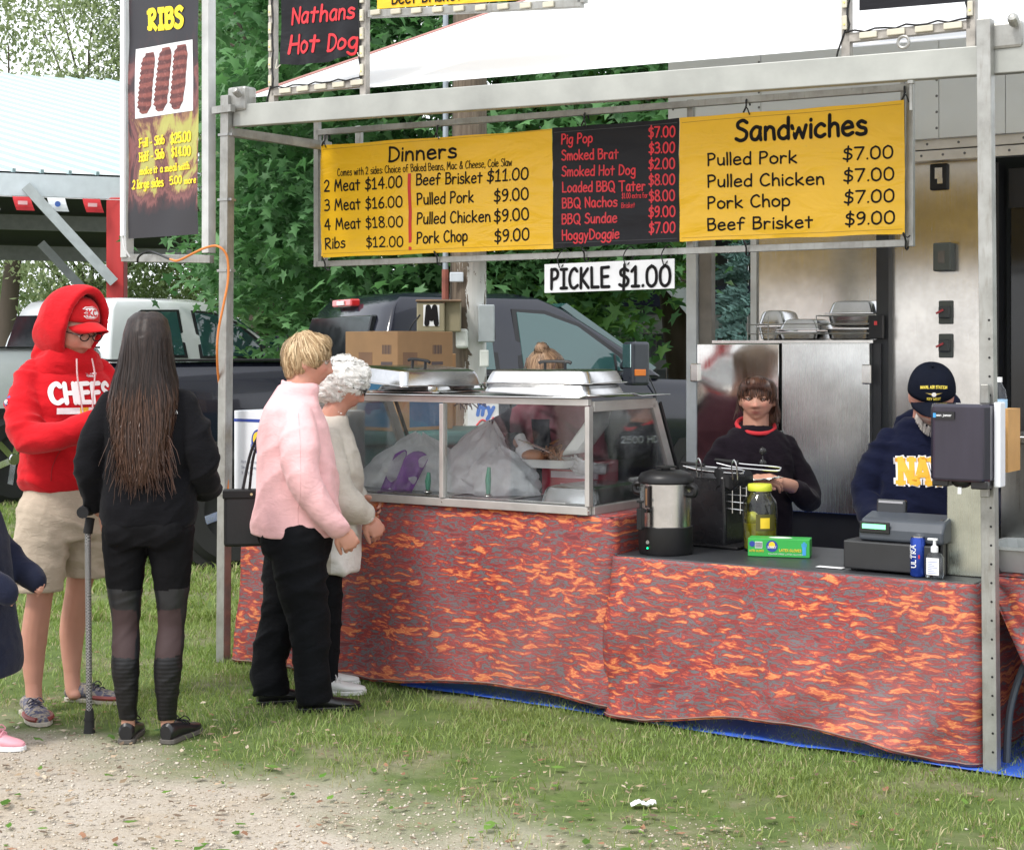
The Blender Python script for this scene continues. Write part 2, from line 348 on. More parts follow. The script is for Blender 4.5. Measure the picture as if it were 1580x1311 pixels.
# ================================================================ trees
STAR = [(0,-.15),(.45,-.38),(.36,.0),(.80,.22),(.30,.34),(0,1.0),(-.30,.34),(-.80,.22),(-.36,.0),(-.45,-.38)]
OVAL = [(0,-.5),(.28,0),(0,.6),(-.28,0)]
def leaves(cs, n, size, shape, seed, col1, col2, flat=.6, spread=(.4,.4,.22), sun=.6):
    r = np.random.default_rng(seed); m = len(cs); C = np.repeat(cs, n, 0); k = m*n
    P = C + r.normal(size=(k, 3))*np.array(spread)*.6
    # leaf frames: normal mostly up, tip hanging outwards
    a = r.random(k)*6.283; tilt = r.normal(size=k)*.5+flat; tip = np.stack([np.cos(a)*np.cos(tilt), np.sin(a)*np.cos(tilt), -np.sin(tilt)], 1)
    sd = np.stack([-np.sin(a), np.cos(a), r.normal(size=k)*.35], 1); sd /= np.linalg.norm(sd, axis=1)[:, None]
    S = size*(.6+.7*r.random(k)); sh = np.array(shape); q = len(sh)
    V = P[:, None, :] + S[:, None, None]*(sh[None, :, 0:1]*sd[:, None, :]+sh[None, :, 1:2]*tip[:, None, :])
    nm = np.cross(sd, tip); V += (np.abs(sh[None, :, 0:1])*.3*S[:, None, None])*nm[:, None, :]
    V = V.reshape(-1, 3)
    if q == 4: F = (np.arange(k)[:, None]*4+np.array([0,1,2,3])).ravel(); kk = 4
    else:
        F = (np.arange(k)[:, None]*q+np.array([[0, i, i+1] for i in range(1, q-1)]).ravel()).ravel(); kk = 3
    z = r.random(m); z = np.repeat(z, n)*.6+r.random(k)*.4; c = np.array(col1)*(1-z[:, None])+np.array(col2)*z[:, None]
    return V, F, kk, np.repeat(c, q, 0)
LEAF = m_attr('leaf', .5, .32)
BARK = mat('bark', (.09, .07, .055), .9, bump=.6, stretch=(1, 1, .25), bscale=30)
def limbs(mb, p, d, l, r_, depth, seed, tips):
    rr = random.Random(seed); q = p; pts = [q]; dd = Vector(d).normalized()
    for i in range(4):
        dd = (dd + Vector((rr.uniform(-.2,.2), rr.uniform(-.2,.2), rr.uniform(-.08,.14)))).normalized(); q = q + dd*l/4; pts.append(q)
    mb.tube(pts, [r_*(1-.13*i) for i in range(5)], 7 if depth > 1 else 5)
    tips.append(pts[-1]); tips.append(pts[2])
    if depth > 0:
        for k in range(3 if depth > 1 else 4):
            a = rr.uniform(0, 6.28); nd = (dd*1.0+Vector((math.cos(a), math.sin(a), rr.uniform(-.1,.4)))*rr.uniform(.5,.9)).normalized()
            limbs(mb, pts[rr.choice((2, 3, 4))], nd, l*.68, r_*.5, depth-1, seed*7+k+1, tips)
def tree(name, label, base, h, trunk_r, crown_c, crown_r, nclump, nleaf, size, shape, c1, c2, seed, ll=.28, front=True, depth=2, hole=0., spread=(.45,.45,.2), group=None, cut=None):
    t = thing(name, label, 'tree', base, 0, group); mb = MB(); tips = []
    b0 = Vector((0, 0, 0)); top = Vector((crown_c[0]-base[0], crown_c[1]-base[1], 0))*.4+Vector((0, 0, h*.42))
    mb.tube([b0, b0+Vector((0,0,.3)), top*.5, top], [trunk_r*1.4, trunk_r*1.05, trunk_r*.9, trunk_r*.7], 12)
    for k in range(6):
        a = k*1.05+seed; limbs(mb, top*random.uniform(.75, 1), (math.cos(a), math.sin(a), random.uniform(.5, 1.3)), h*ll, trunk_r*.32, depth, seed*11+k, tips)
    mb.ob('trunk', BARK, t, True)
    r = np.random.default_rng(seed); D = r.normal(size=(nclump*3, 3)); D /= np.linalg.norm(D, axis=1)[:, None]
    rad = (r.random(len(D))**.28); cs = np.array(crown_c)+D*rad[:, None]*np.array(crown_r)*(1+.18*(vnoise(D[:, 0]*3+9, D[:, 2]*3+9, 1, seed)[:, None]-.5)*2)
    if front: cs = cs[(D[:, 1] < .45)]
    if cut is not None: cs = cs[[bool(cut(*p)) for p in cs]]
    if hole: cs = cs[vnoise(cs[:, 0], cs[:, 2], 1.1, seed+2) > hole]
    cs = cs[:nclump]
    V, F, kk, C = leaves(cs, nleaf, size, shape, seed, c1, c2, spread=spread)
    me = np_mesh('foliage', V-np.array(base), F, kk, LEAF, C); o = link(bpy.data.objects.new('foliage', me), t); o['kind'] = 'stuff'
    return t
tree('maple_tree', 'large dark green maple filling the view behind the utility pole', (-.6, 17.2, 0), 8.5, .26, (-.9, 17.0, 4.6), (4.0, 2.9, 4.3), 1800, 25, .104, STAR, (.05, .12, .05), (.16, .33, .13), 3, ll=.2,
     cut=lambda x, y, z: (z > 1.3) and not (x > 1.15 and z < 2.25) and x > -.182*y and not (x < -.152*y and z < 1.6+.031*y) and not (x > .10*y and z < 3.2))
tree('maple_tree', 'green maple branch hanging low right of the utility pole', (2.2, 19.5, 0), 8, .2, (.9, 16.2, 2.9), (1.5, 1.0, 1.7), 240, 26, .11, STAR, (.07, .16, .04), (.2, .38, .10), 5, cut=lambda x, y, z: (z > 2.25 or x < 1.0) and not (x > .104*y and z < 3.2))
tree('maple_tree', 'dark maple in the gap between ribs banner and left post', (-3.2, 21, 0), 7, .2, (-3.3, 20.6, 3.4), (1.8, 1.8, 3.6), 480, 24, .12, STAR, (.06, .13, .05), (.17, .33, .11), 8, ll=.13, cut=lambda x, y, z: x > -.176*y and z > (1.6+.031*y if x < -.152*y else 1))
tree('tree', 'haze paled thin leaved tree rising behind the white pavilion roof', (-13, 41, 0), 14, .25, (-11.5, 41, 10.2), (6.2, 3, 6.6), 1500, 42, .15, OVAL, (.24, .30, .15), (.46, .52, .32), 11, depth=1, hole=.26, spread=(.6,.6,.4))  # distance haze painted in as pale leaf colours
tree('tree', 'loose grey green tree above the pavilion at the top left corner', (-5.4, 42, 0), 14, .25, (-6.4, 42, 10.3), (4.8, 3, 6.4), 1200, 42, .15, OVAL, (.20, .28, .13), (.40, .48, .27), 13, depth=1, hole=.22, spread=(.6,.6,.4))  # leaf colours lightened to stand in for haze at this distance
tree('tree', 'distant round tree seen under the pavilion roof', (-12, 46, 0), 8, .2, (-12, 46, 4.0), (6.5, 3, 3.8), 800, 50, .14, OVAL, (.14, .2, .08), (.3, .38, .18), 17, depth=1, hole=.4, spread=(.8,.8,.5))  # lighter leaf colours carry the haze of distance
tree('tree', 'distant leafy tree between the pavilion and the left post', (-5, 44, 0), 9, .2, (-5.2, 44, 4.6), (4.2, 3, 4.4), 800, 50, .13, OVAL, (.13, .2, .07), (.3, .38, .17), 19, depth=1, hole=.28, spread=(.8,.8,.5))  # haze of distance put into the leaf colours
tree('tree', 'distant tree seen above the stall roof ridge', (3.6, 40, 0), 13, .3, (2.2, 40, 8.6), (2.8, 3, 5), 240, 24, .2, OVAL, (.04, .09, .02), (.12, .19, .06), 23, hole=.3, spread=(.6,.6,.4))
# hedge row far off : unbroken green mass closing the view
r = np.random.default_rng(41); k = 2600; cs = np.stack([r.uniform(-34, 30, k), r.uniform(54, 60, k), r.random(k)**1.4*4.2], 1)
V, F, kk, C = leaves(cs, 9, .42, OVAL, 42, (.10, .15, .07), (.2, .26, .14), spread=(1.2, 1, .7)); o = link(bpy.data.objects.new('far_woodland', np_mesh('far_woodland', V, F, kk, LEAF, C)))
tag(o, 'hazy line of far off green woodland behind everything', 'woodland', kind='stuff')
# blue spruce
t = thing('spruce_tree', 'blue green spruce beside the steel trailer wall', 'tree', (2.36, 15.6, 0))
mb = MB(); mb.tube([(0,0,0),(0,0,3.4)], [.08, .03], 8); mb.ob('trunk', BARK, t, True)
r = random.Random(5); sh = MB(); cols = []
for i in range(170):
    z = .35+3.1*(i/170.); a = r.uniform(0, 6.28); ln = (3.9-z)*.23*r.uniform(.7, 1.1)
    for b in range(3):
        a2 = a+r.uniform(-.35, .35)
        for q in range(7):
            f = .3+.7*q/7; p = Vector((math.cos(a2)*ln*f, math.sin(a2)*ln*f, z-ln*.25*f+.03*b))
            for w_ in range(3):
                e = p+Vector((math.cos(a2)*.05+r.uniform(-.045,.045), math.sin(a2)*.05+r.uniform(-.045,.045), r.uniform(-.02,.06)))
                sh.tube([p, (p+e)/2+Vector((0,0,.004)), e], [.010, .014, .003], 3, False)
sh.ob('foliage', mat('spruce_needles', (.17, .30, .27), .7, var=.35, scale=14, bump=.6, bscale=160), t, kind='stuff', recalc=False)

# ================================================================ pavilions
# left pavilion: axis of the eave recedes to the right
PB = Vector((-5.02, 20, 0)); e = Vector((.93, .37, 0)).normalized(); bk = Vector((-.2, .98, 0)).normalized()
t = thing('pavilion', 'open pavilion with white ribbed metal roof and red posts', 'pavilion', PB)
WR = mat('white_metal_roof', (.60, .66, .66), .45, var=.04, scale=2); mb = MB()
e0, e1 = -9, 1.15
EZ = 3.66
def rp(a, b, dz=0): return e*a + bk*b*7.5 + Vector((0, 0, EZ+.02 + b*2.35+dz))
mb.rings([[rp(e0, v), rp(e1, v)] for v in (0, 1)], closed=False, cap=False)
mb.ob('roof', WR, t)
mb = MB(); SK = 6.5
for i in range(58):
    a_ = e0 + i*.33; v0 = 0.; v1 = 1.; q = lambda v: a_ - SK*v
    if q(0) > e1: v0 = (a_-e1)/SK
    if q(1) < e0: v1 = (a_-e0)/SK
    if v1 > v0: mb.bar(rp(q(v0), v0, .012), rp(q(v1), v1, .012), .05, .05)
mb.ob('roof_rib', mm('roof_rib_paint', (.42, .54, .57), .5, var=.03), t, kind='stuff')
mb = MB(); mb.bar(e*e0+Vector((0,0,EZ-.14)), e*(e1)+Vector((0,0,EZ-.14)), .05, .27); mb.bar(e*e1+Vector((0,0,EZ-.10)), rp(e1, 1, -.12), .05, .22); mb.ob('fascia', mat('fascia_paint', (.6, .66, .70), .5, var=.06), t)
rq = lambda a, b, dz=0: rp(a, 1)+bk*b*7.5+Vector((0, 0, -b*2.35+dz))
mb = MB(); mb.rings([[rq(e0, v), rq(e1, v)] for v in (0, 1)], closed=False, cap=False); mb.ob('rear_roof', WR, t)
for b_ in (.25, .5, .75, .97):
    mb = MB(); mb.bar(rq(e0, b_, -.25), rq(e1, b_, -.25), .08, .30); mb.ob('beam', mm('grey_timber', (.24, .25, .25), .8), t)
mb = MB(); mb.rings([[rq(e0, v, -.06), rq(e1, v, -.06)] for v in (0, 1)], closed=False, cap=False); mb.ob('rear_ceiling', mat('rear_underside_shade', (.05, .055, .06), .8), t)  # near black sheet: the shade below the rear slope is put into its colour
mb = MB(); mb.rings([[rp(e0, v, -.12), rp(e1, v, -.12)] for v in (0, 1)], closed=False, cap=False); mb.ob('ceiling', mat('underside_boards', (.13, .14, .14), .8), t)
for k, b in enumerate((.16, .34, .55, .8)):
    mb = MB(); mb.bar(rp(e0, b, -.32), rp(e1, b, -.32), .06, .26); mb.bar(rp(e0, b, -.32)-Vector((0,0,.35*b)), rp(e1, b, -.32)-Vector((0,0,.35*b)), .05, .14); mb.ob('beam', mm('grey_timber', (.24, .25, .25), .8), t)
for x in (-6.5, -3.6, -.0):
    for b, h in ((.0, 3.4), (.52, 3.4)):
        p = e*x+bk*b*7.5+(Vector((.12, .1, 0)) if b == 0 else Vector()); mb = MB(); mb.bar(p, p+Vector((0,0,h)), .215, .215); mb.ob('post', REDP if b == 0 else mm('shaded_red_paint', (.22, .02, .025), .7), t, bevel=.01)  # posts under the roof are a darker red: shade put into the paint colour
        mb = MB(); q = p+Vector((0, 0, 2.35 if b == 0 else 1.9)); mb.bar(q-bk*.05+Vector((0,-.14,0)), q+e*(-1.05)+Vector((0,-.14,1.15)), .05, .12); mb.ob('brace', mm('grey_white_brace', (.42, .46, .47), .7), t)
# bunting pennants on a string, each its own object
st = thing('bunting', 'string of small red and white pennants under the pavilion eave', 'bunting', PB)
mb = MB(); mb.tube([e*e0+Vector((0,-.08,EZ-.29)), e*e1+Vector((0,-.08,EZ-.29))], .004, 4); mb.ob('string', WHT, st)
for px, red in ((37, 1), (90, 0), (144, 1), (-16, 0), (-70, 1)):
    k = (px-790)/2500; a = (k*PB.y-PB.x)/(e.x-k*e.y); p = e*a+Vector((0,-.10,EZ-.29))
    mb = MB(); mb.grid(lambda u, v: p+e*((u-.5)*.21+.05*v)+Vector((0, -.02*math.sin(v*3), -v*.165)), 4, 4)
    o = mb.ob('pennant', mm('red_pennant', (.62, .03, .04), .6) if red else mm('white_pennant', (.75, .78, .8), .6), st, solid=.002)
    mb = MB(); mb.box(-.06, .05, -.004, 0, -.10, -.055) if red else mb.lathe([(.035, 0), (.035, .004)], 12, (0, 0, -.08), M=Matrix.Rotation(R(90), 3, 'X')); mb.xf(Matrix.Translation(p+Vector((.03, -.035, 0))) @ Matrix.Rotation(.38, 4, 'Z'))
    mb.ob('printed_mark', mm('pennant_mark', (.7, .4, .42), .6) if red else mm('pennant_blue', (.05, .12, .4), .6), o)
# right pavilion behind the trailer
t = thing('open_shed', 'dark grey shed with red posts and white braces behind the stall', 'shed', (2.3, 18.5, 0))
SID = mm('grey_siding', (.085, .095, .105), .7); DN = mm('navy_trim', (.015, .02, .06), .6); LG = mm('light_grey_boards', (.28, .29, .29), .7)
mb = MB()
for i in range(44): mb.box(-1.9+i*.13, -1.9+i*.13+.122, 2.0+(i % 2)*.02, 2.06+(i % 2)*.02, 0, 3.2)
mb.ob('siding', SID, t)
mb = MB(); mb.box(-1.3, 4, 1.3, 1.4, 1.72, 1.95); mb.ob('rail_board', LG, t)
mb = MB(); mb.box(-1.3, 4, 1.2, 1.28, 2.05, 2.3); mb.ob('trim_board', DN, t)
mb = MB(); mb.box(-1.3, 4, 1.25, 1.35, 1.28, 1.40); mb.ob('rail_board', mm('mid_grey_boards', (.17, .18, .18), .7), t)
mb = MB(); mb.box(-1.2, 4, -.3, 2.6, 2.75, 3.0); mb.ob('fascia', DN, t)
mb = MB(); mb.box(-1.3, 4, -.5, 2.8, 3.003, 3.1); mb.ob('roof', mm('pale_roof', (.6, .58, .4), .5), t)
for x in (-1.55, -.1, 2.0):
    mb = MB(); mb.bar((x, 0, 0), (x, 0, 2.9), .17, .17); mb.ob('post', REDP, t, bevel=.008)
    mb = MB(); mb.bar((x-.02, -.12, 1.85), (x-.62, -.12, 2.55), .04, .2); mb.ob('brace', mm('white_brace', (.6, .63, .66), .6), t)
mb = MB(); mb.bar((-.92, 1.1, 1.3), (-1.12, 1.1, .6), .05, .2); mb.ob('brace', LG, t)
# ================================================================ lettering : a round hand drawn stroke alphabet
# strokes: 'l' straight joints, 'c' smooth curve; unit = capital height
FONT = {
'A': 'l0,0 .38,1 .7,0;l.13,.36 .6,.38', 'B': 'l.06,0 .04,1;c.04,.98 .42,.97 .5,.78 .36,.58 .08,.54;c.08,.54 .5,.52 .58,.26 .4,.04 .04,.01',
'C': 'c.6,.86 .42,1 .16,.84 .04,.48 .14,.12 .38,0 .64,.14', 'D': 'l.06,0 .06,1;c.06,1 .4,.92 .64,.6 .58,.22 .3,.02 .04,.02',
'E': 'l.58,1 .06,.98 .08,.02 .6,.02;l.08,.52 .52,.54', 'F': 'l.6,1 .07,.98 .06,0;l.07,.5 .5,.53',
'G': 'c.62,.88 .4,1 .12,.78 .04,.4 .2,.06 .5,.04 .68,.3;l.36,.42 .8,.42', 'H': 'l.06,1 .06,0;l.6,1 .6,0;l.06,.5 .6,.52',
'I': 'l.06,.98 .5,.98;l.06,.02 .5,.02;l.28,.98 .28,.02', 'K': 'l.08,1 .06,0;l.56,.96 .08,.46;l.1,.5 .62,0', 'L': 'l.06,1 .08,.02 .56,.02',
'M': 'l.04,0 .16,1 .42,.3 .68,1 .82,0', 'N': 'l.05,0 .07,.98 .6,.04 .62,1', 'O': 'c.4,1 .1,.82 .03,.45 .2,.06 .45,0 .7,.2 .76,.6 .62,.92 .4,1',
'P': 'l.07,1 .06,0;c.06,.98 .38,.99 .54,.8 .44,.56 .08,.46', 'Q': 'c.4,1 .1,.82 .03,.45 .2,.06 .45,0 .7,.2 .76,.6 .62,.92 .4,1;l.46,.26 .82,-.12',
'R': 'l.06,0 .05,1;c.05,.98 .4,.99 .54,.8 .44,.6 .08,.48;l.1,.48 .62,0', 'S': 'c.56,.88 .36,1 .12,.88 .14,.66 .4,.52 .56,.36 .5,.1 .26,0 .03,.1',
'T': 'l.0,.97 .7,.99;l.36,.97 .34,0', 'U': 'c.05,1 .04,.45 .14,.08 .36,0 .58,.12 .64,.5 .63,1', 'V': 'l.0,1 .32,0 .64,1', 'W': 'l.0,1 .2,0 .44,.8 .68,0 .9,1',
'X': 'l.04,1 .6,0;l.6,1 .02,0', 'Y': 'l.0,1 .32,.5;l.62,1 .24,0', 'Z': 'l.04,.98 .6,.98 .04,.02 .64,.02', 'J': 'l.2,.98 .66,.98;c.46,.96 .46,.3 .36,.04 .16,.0 .03,.16',
'a': 'c.5,.58 .26,.64 .06,.4 .1,.08 .32,.03 .5,.3;c.5,.6 .48,.3 .52,.0', 'b': 'l.05,1.02 .05,.02;c.05,.42 .28,.62 .5,.42 .46,.1 .24,0 .05,.08',
'c': 'c.48,.52 .3,.62 .08,.44 .06,.14 .28,.0 .5,.1', 'd': 'l.5,1.02 .5,0;c.5,.48 .28,.62 .06,.4 .08,.1 .28,.0 .5,.12',
'e': 'l.08,.32 .52,.38;c.52,.38 .44,.58 .24,.62 .06,.42 .08,.12 .28,.0 .52,.1', 'f': 'c.5,.92 .34,1.0 .22,.86 .2,.5 .2,0;l.02,.55 .46,.57',
'g': 'c.5,.56 .26,.62 .06,.4 .12,.1 .32,.04 .5,.3;c.5,.6 .5,.1 .44,-.28 .2,-.36 .02,-.24', 'h': 'l.05,1.02 .05,0;c.05,.38 .24,.6 .42,.52 .46,.3 .47,0',
'i': 'l.06,.6 .06,0;l.06,.83 .065,.86', 'j': 'c.26,.6 .27,.1 .2,-.28 .0,-.3;l.26,.83 .265,.86', 'k': 'l.05,1.0 .05,0;l.46,.6 .07,.26;l.12,.3 .5,0', 'l': 'l.05,1.02 .06,0',
'm': 'l.05,.6 .05,0;c.05,.36 .2,.6 .34,.5 .37,0;c.37,.36 .52,.6 .66,.5 .7,0', 'n': 'l.05,.6 .05,0;c.05,.36 .22,.6 .42,.52 .46,.3 .48,0',
'o': 'c.28,.62 .07,.46 .07,.14 .27,0 .5,.14 .52,.44 .28,.62', 'p': 'l.06,.6 .05,-.36;c.06,.44 .28,.63 .5,.42 .46,.1 .24,.02 .06,.1', 'q': 'l.5,.6 .5,-.36;c.5,.5 .26,.63 .06,.4 .1,.08 .3,.02 .5,.14',
'r': 'l.05,.6 .06,0;c.06,.34 .2,.58 .42,.54', 's': 'c.44,.54 .24,.62 .08,.5 .2,.34 .42,.26 .42,.06 .2,0 .02,.06', 't': 'l.24,.88 .24,0;l.02,.6 .48,.6',
'u': 'c.05,.6 .06,.2 .2,.02 .4,.1 .47,.34;l.47,.6 .49,0', 'v': 'l.02,.6 .24,0 .46,.6', 'w': 'l.0,.6 .16,0 .34,.48 .52,0 .68,.6', 'x': 'l.03,.6 .46,0;l.46,.6 .02,0', 'y': 'l.03,.6 .27,.06;l.5,.6 .12,-.36', 'z': 'l.04,.58 .46,.58 .03,.02 .48,.02',
'0': 'c.32,1 .1,.82 .04,.5 .1,.14 .32,0 .54,.16 .6,.52 .52,.86 .32,1', '1': 'l.04,.76 .26,.98 .26,.02;l.06,.02 .46,.02', '2': 'c.06,.8 .26,1 .52,.86 .48,.56 .24,.26 .04,.03;l.04,.03 .58,.03',
'3': 'c.06,.92 .3,1.0 .5,.84 .44,.62 .2,.54;c.2,.54 .5,.48 .56,.24 .38,.02 .04,.05', '4': 'l.46,0 .44,1 .02,.34 .62,.34', '5': 'l.54,.98 .12,.98 .08,.56;c.08,.56 .36,.64 .56,.42 .5,.1 .28,.0 .04,.08',
'6': 'c.48,.98 .22,.72 .05,.34 .14,.06 .34,0 .54,.16 .5,.42 .28,.5 .08,.36', '7': 'l.03,.97 .58,.97 .2,0', '8': 'c.3,.55 .1,.72 .14,.94 .34,1 .52,.88 .46,.66 .3,.55;c.3,.55 .08,.38 .06,.14 .3,0 .54,.12 .54,.36 .3,.55', '9': 'c.52,.74 .42,.96 .2,.96 .06,.72 .18,.5 .4,.54 .52,.74;c.53,.78 .5,.4 .34,.1 .12,.02',
'$': 'c.54,.8 .34,.9 .12,.8 .14,.6 .4,.5 .55,.34 .48,.12 .26,.04 .04,.12;l.34,1.1 .28,-.14', '.': 'l.06,.03 .07,.05', ',': 'l.12,.06 .04,-.14', ':': 'l.06,.1 .065,.12;l.06,.5 .065,.52', '-': 'l.04,.36 .4,.36', '@': 'c.6,.3 .4,.2 .3,.5 .5,.7 .62,.4 .8,.3 .8,.7 .5,1 .1,.7 .1,.2 .5,0 .8,.1',
'&': 'l.68,0 .2,.64;c.2,.64 .22,.96 .46,.88 .36,.6 .1,.34 .1,.08 .32,.0 .54,.14 .64,.38', '|': 'l.06,1 .06,0', '/': 'l.0,-.1 .4,1.05', ' ': ''}
def glyph(ch):
    o = []; mxw = 0
    for st in FONT[ch].split(';'):
        if not st: continue
        p = [tuple(map(float, q.split(','))) for q in st[1:].split()]
        mxw = max(mxw, max(q[0] for q in p)); o.append((st[0], p))
    return o, (mxw if o else .3)
def text_mb(s, h, width=None, bold=.1, x=0, z=0, align='l', slab=False, sp=.17, sheer=0., fn=None, off=.0012, nodes=5, arc=0):
    """ribbon letters in the x-z plane facing -y; h = capital height; width = total width the line is fitted to"""
    mb = MB(); cx = 0; items = []
    for ch in s:
        g_, wd = glyph(ch); items.append((cx, g_)); cx += wd + (sp if g_ else .12)
    tot = max(cx - sp, .01); kx = (width / (tot*h)) if width else 1.; x0 = x - (0 if align == 'l' else tot*h*kx*(.5 if align == 'c' else 1)); li = 0
    hw = bold*h*.5
    for gx, g_ in items:
        g2_ = []
        for kind, p in g_:      # straight strokes are split at sharp corners so that every strip stays clean
            if kind == 'l' and len(p) > 2:
                cur = [p[0], p[1]]
                for a, b, c in zip(p, p[1:], p[2:]):
                    v1 = (b[0]-a[0], b[1]-a[1]); v2 = (c[0]-b[0], c[1]-b[1]); cs = (v1[0]*v2[0]+v1[1]*v2[1])/((math.hypot(*v1)*math.hypot(*v2)) or 1)
                    if cs < .5:
                        g2_.append((kind, cur)); cur = [b, c]
                    else: cur.append(c)
                g2_.append((kind, cur))
            else: g2_.append((kind, p))
        for kind, p in g2_:
            li += 1; q = [(x0+(gx+a+sheer*b)*h*kx, z+b*h) for a, b in p]
            if kind == 'c': q = [(v.x, v.y) for v in catmull([(a, b, 0) for a, b in q], nodes)]
            else:
                r = []
                for i in range(len(q)-1):
                    m = max(1, int(math.dist(q[i], q[i+1])/(h*.35)));
                    for j in range(m): r.append((q[i][0]+(q[i+1][0]-q[i][0])*j/m, q[i][1]+(q[i+1][1]-q[i][1])*j/m))
                q = r+[q[-1]]
            n = len(q); L = []; C = []; Rr = []; w_ = hw
            dd = [((q[min(i+1, n-1)][0]-q[max(i-1, 0)][0]), (q[min(i+1, n-1)][1]-q[max(i-1, 0)][1])) for i in range(n)]
            yo = -off-.00018*(li % 7)
            def pt(a, b, y): return Vector((a, y, b))
            def row(c, d, w2):
                l = math.hypot(*d) or 1; nx, ny = -d[1]/l, d[0]/l
                return [pt(c[0]+nx*w2, c[1]+ny*w2, yo), pt(c[0], c[1], yo-.0005), pt(c[0]-nx*w2, c[1]-ny*w2, yo)]
            rows = []
            d0 = dd[0]; l0 = math.hypot(*d0) or 1; d1 = dd[-1]; l1 = math.hypot(*d1) or 1
            if not slab:
                for f in (1, .7): rows.append(row((q[0][0]-d0[0]/l0*w_*f, q[0][1]-d0[1]/l0*w_*f), d0, w_*math.sqrt(max(0.01, 1-f*f))))
            if slab: rows.append(row((q[0][0]-d0[0]/l0*w_*.45, q[0][1]-d0[1]/l0*w_*.45), d0, w_))
            for i in range(n):
                k = 1.
                if 0 < i < n-1:
                    a1 = (q[i][0]-q[i-1][0], q[i][1]-q[i-1][1]); a2 = (q[i+1][0]-q[i][0], q[i+1][1]-q[i][1]); la, lb = math.hypot(*a1) or 1, math.hypot(*a2) or 1
                    cs = (a1[0]*a2[0]+a1[1]*a2[1])/(la*lb); k = 1/math.sqrt(max(.45, (1+cs)/2)) if cs > -.35 else .9
                    if kind == 'l': d_ = (a1[0]/la+a2[0]/lb, a1[1]/la+a2[1]/lb); rows.append(row(q[i], d_ if math.hypot(*d_) > .05 else a1, w_*k)); continue
                rows.append(row(q[i], dd[i], w_*k))
            if not slab:
                for f in (.7, 1): rows.append(row((q[-1][0]+d1[0]/l1*w_*f, q[-1][1]+d1[1]/l1*w_*f), d1, w_*math.sqrt(max(0.01, 1-f*f))))
            if slab: rows.append(row((q[-1][0]+d1[0]/l1*w_*.45, q[-1][1]+d1[1]/l1*w_*.45), d1, w_))
            mb.rings(rows, closed=False, cap=False)
            if slab and li:
                for c, d in ((p[0], dd[0]), (p[-1], dd[-1])):
                    if abs(d[1]) > abs(d[0])*1.1 and (abs(c[1]) < .08 or abs(c[1]-1) < .08 or abs(c[1]-.6) < .05):
                        zz = z+c[1]*h+(hw*.7 if c[1] < .1 else -hw*.7); xx = x0+(gx+c[0])*h*kx; sw = hw+.075*h; yy = yo-.0007
                        mb.add([(xx-sw, yy, zz-hw*.75), (xx+sw, yy, zz-hw*.75), (xx+sw, yy, zz+hw*.75), (xx-sw, yy, zz+hw*.75)], [(0, 1, 2, 3)])
    if arc: mb.v = [(vx, vy, vz+arc*(1-((vx-x)/(tot*h*kx*.5))**2)) for vx, vy, vz in mb.v]
    if fn: mb.v = [tuple(fn(Vector(p))) for p in mb.v]
    return mb
def text(parent, s, m, h, fn=None, name='lettering', **k):
    return text_mb(s, h, fn=fn, **k).ob(name, m, parent, recalc=False)
def rect_mb(x0, x1, z0, z1, y=-.0006, fn=None, n=6):
    mb = MB(); mb.grid(lambda u, v: Vector((x0+(x1-x0)*u, y, z0+(z1-z0)*v)), n, n)
    if fn: mb.v = [tuple(fn(Vector(p))) for p in mb.v]
    return mb
# ================================================================ canopy
def stall(name, label, cat, s=0, t=0, z=0, group=None, rz=0): return bthing(name, label, cat, s, t, z, group, rz)
cp = stall('canopy', 'aluminium framed stall canopy with a white pitched roof', 'canopy')
def rectpost(a, b, w=.052, d=.052, name='post', m=None, holes=False, par=None):
    mb = MB(); mb.bar(a, b, w, d, up=(0, 1, 0)); o = mb.ob(name, m or ALU, par or cp, bevel=.003)
    if holes:
        mb = MB(); a = Vector(a); b = Vector(b)
        for k in range(24):
            q = a.lerp(b, .03+k*.04*.62); mb.lathe([(.0045, 0), (.0045, .0006)], 8, (q.x+.012, q.y-d/2-.0006, q.z), M=Matrix.Rotation(R(90), 3, 'X'))
        mb.ob('bolt_hole', BLACK, o)
    return o
rectpost((.0, .02, 0), (.03, .02, 2.80), holes=False)
rectpost((3.815, .0, 0), (3.79, .0, 2.76), holes=True)
for z in (.83, 1.93, 2.28, 2.6):   # hose clamps
    mb = MB(); mb.box(-.032+.01*z, .032+.01*z, -.012, .052, z, z+.012); mb.box(.02+.01*z, .05+.01*z, .0, .015, z, z+.012); mb.ob('clamp', mm('clamp', (.35, .35, .34), .4, .8), cp)
mb = MB(); mb.bar((.06, .05, 2.70), (3.79, .05, 2.618), .05, .108); mb.bar((3.79, .05, 2.618), (5.2, .05, 2.59), .05, .108); mb.ob('front_beam', mat('beam_aluminium', (.36, .37, .345), .5, .35, var=.2, scale=3, bump=.15), cp, bevel=.004)
for s_ in (.03, 3.80):     # corner brackets
    mb = MB(); mb.box(s_-.0, s_+.12, .015, .10, 2.72 if s_ < 1 else 2.65, 2.84 if s_ < 1 else 2.75); mb.lathe([(.02, 0), (.02, .05)], 10, (s_+.10, .0, 2.79 if s_ < 1 else 2.73), M=Matrix.Rotation(R(60), 3, 'X')); mb.ob('corner_bracket', ALU, cp, bevel=.012)
# eye bolt
mb = MB(); mb.tube([Vector((3.47+.022*math.cos(a), .03, 2.715+.022*math.sin(a))) for a in np.linspace(0, 6.283, 17)], .006, 6); mb.ob('eye_bolt', ALU, cp, True)
mb = MB(); mb.lathe([(.006, -.1), (.006, 0), (.014, 0), (.014, .012)], 8, (3.51, .0, 2.55)); mb.ob('bolt', ALU, cp)
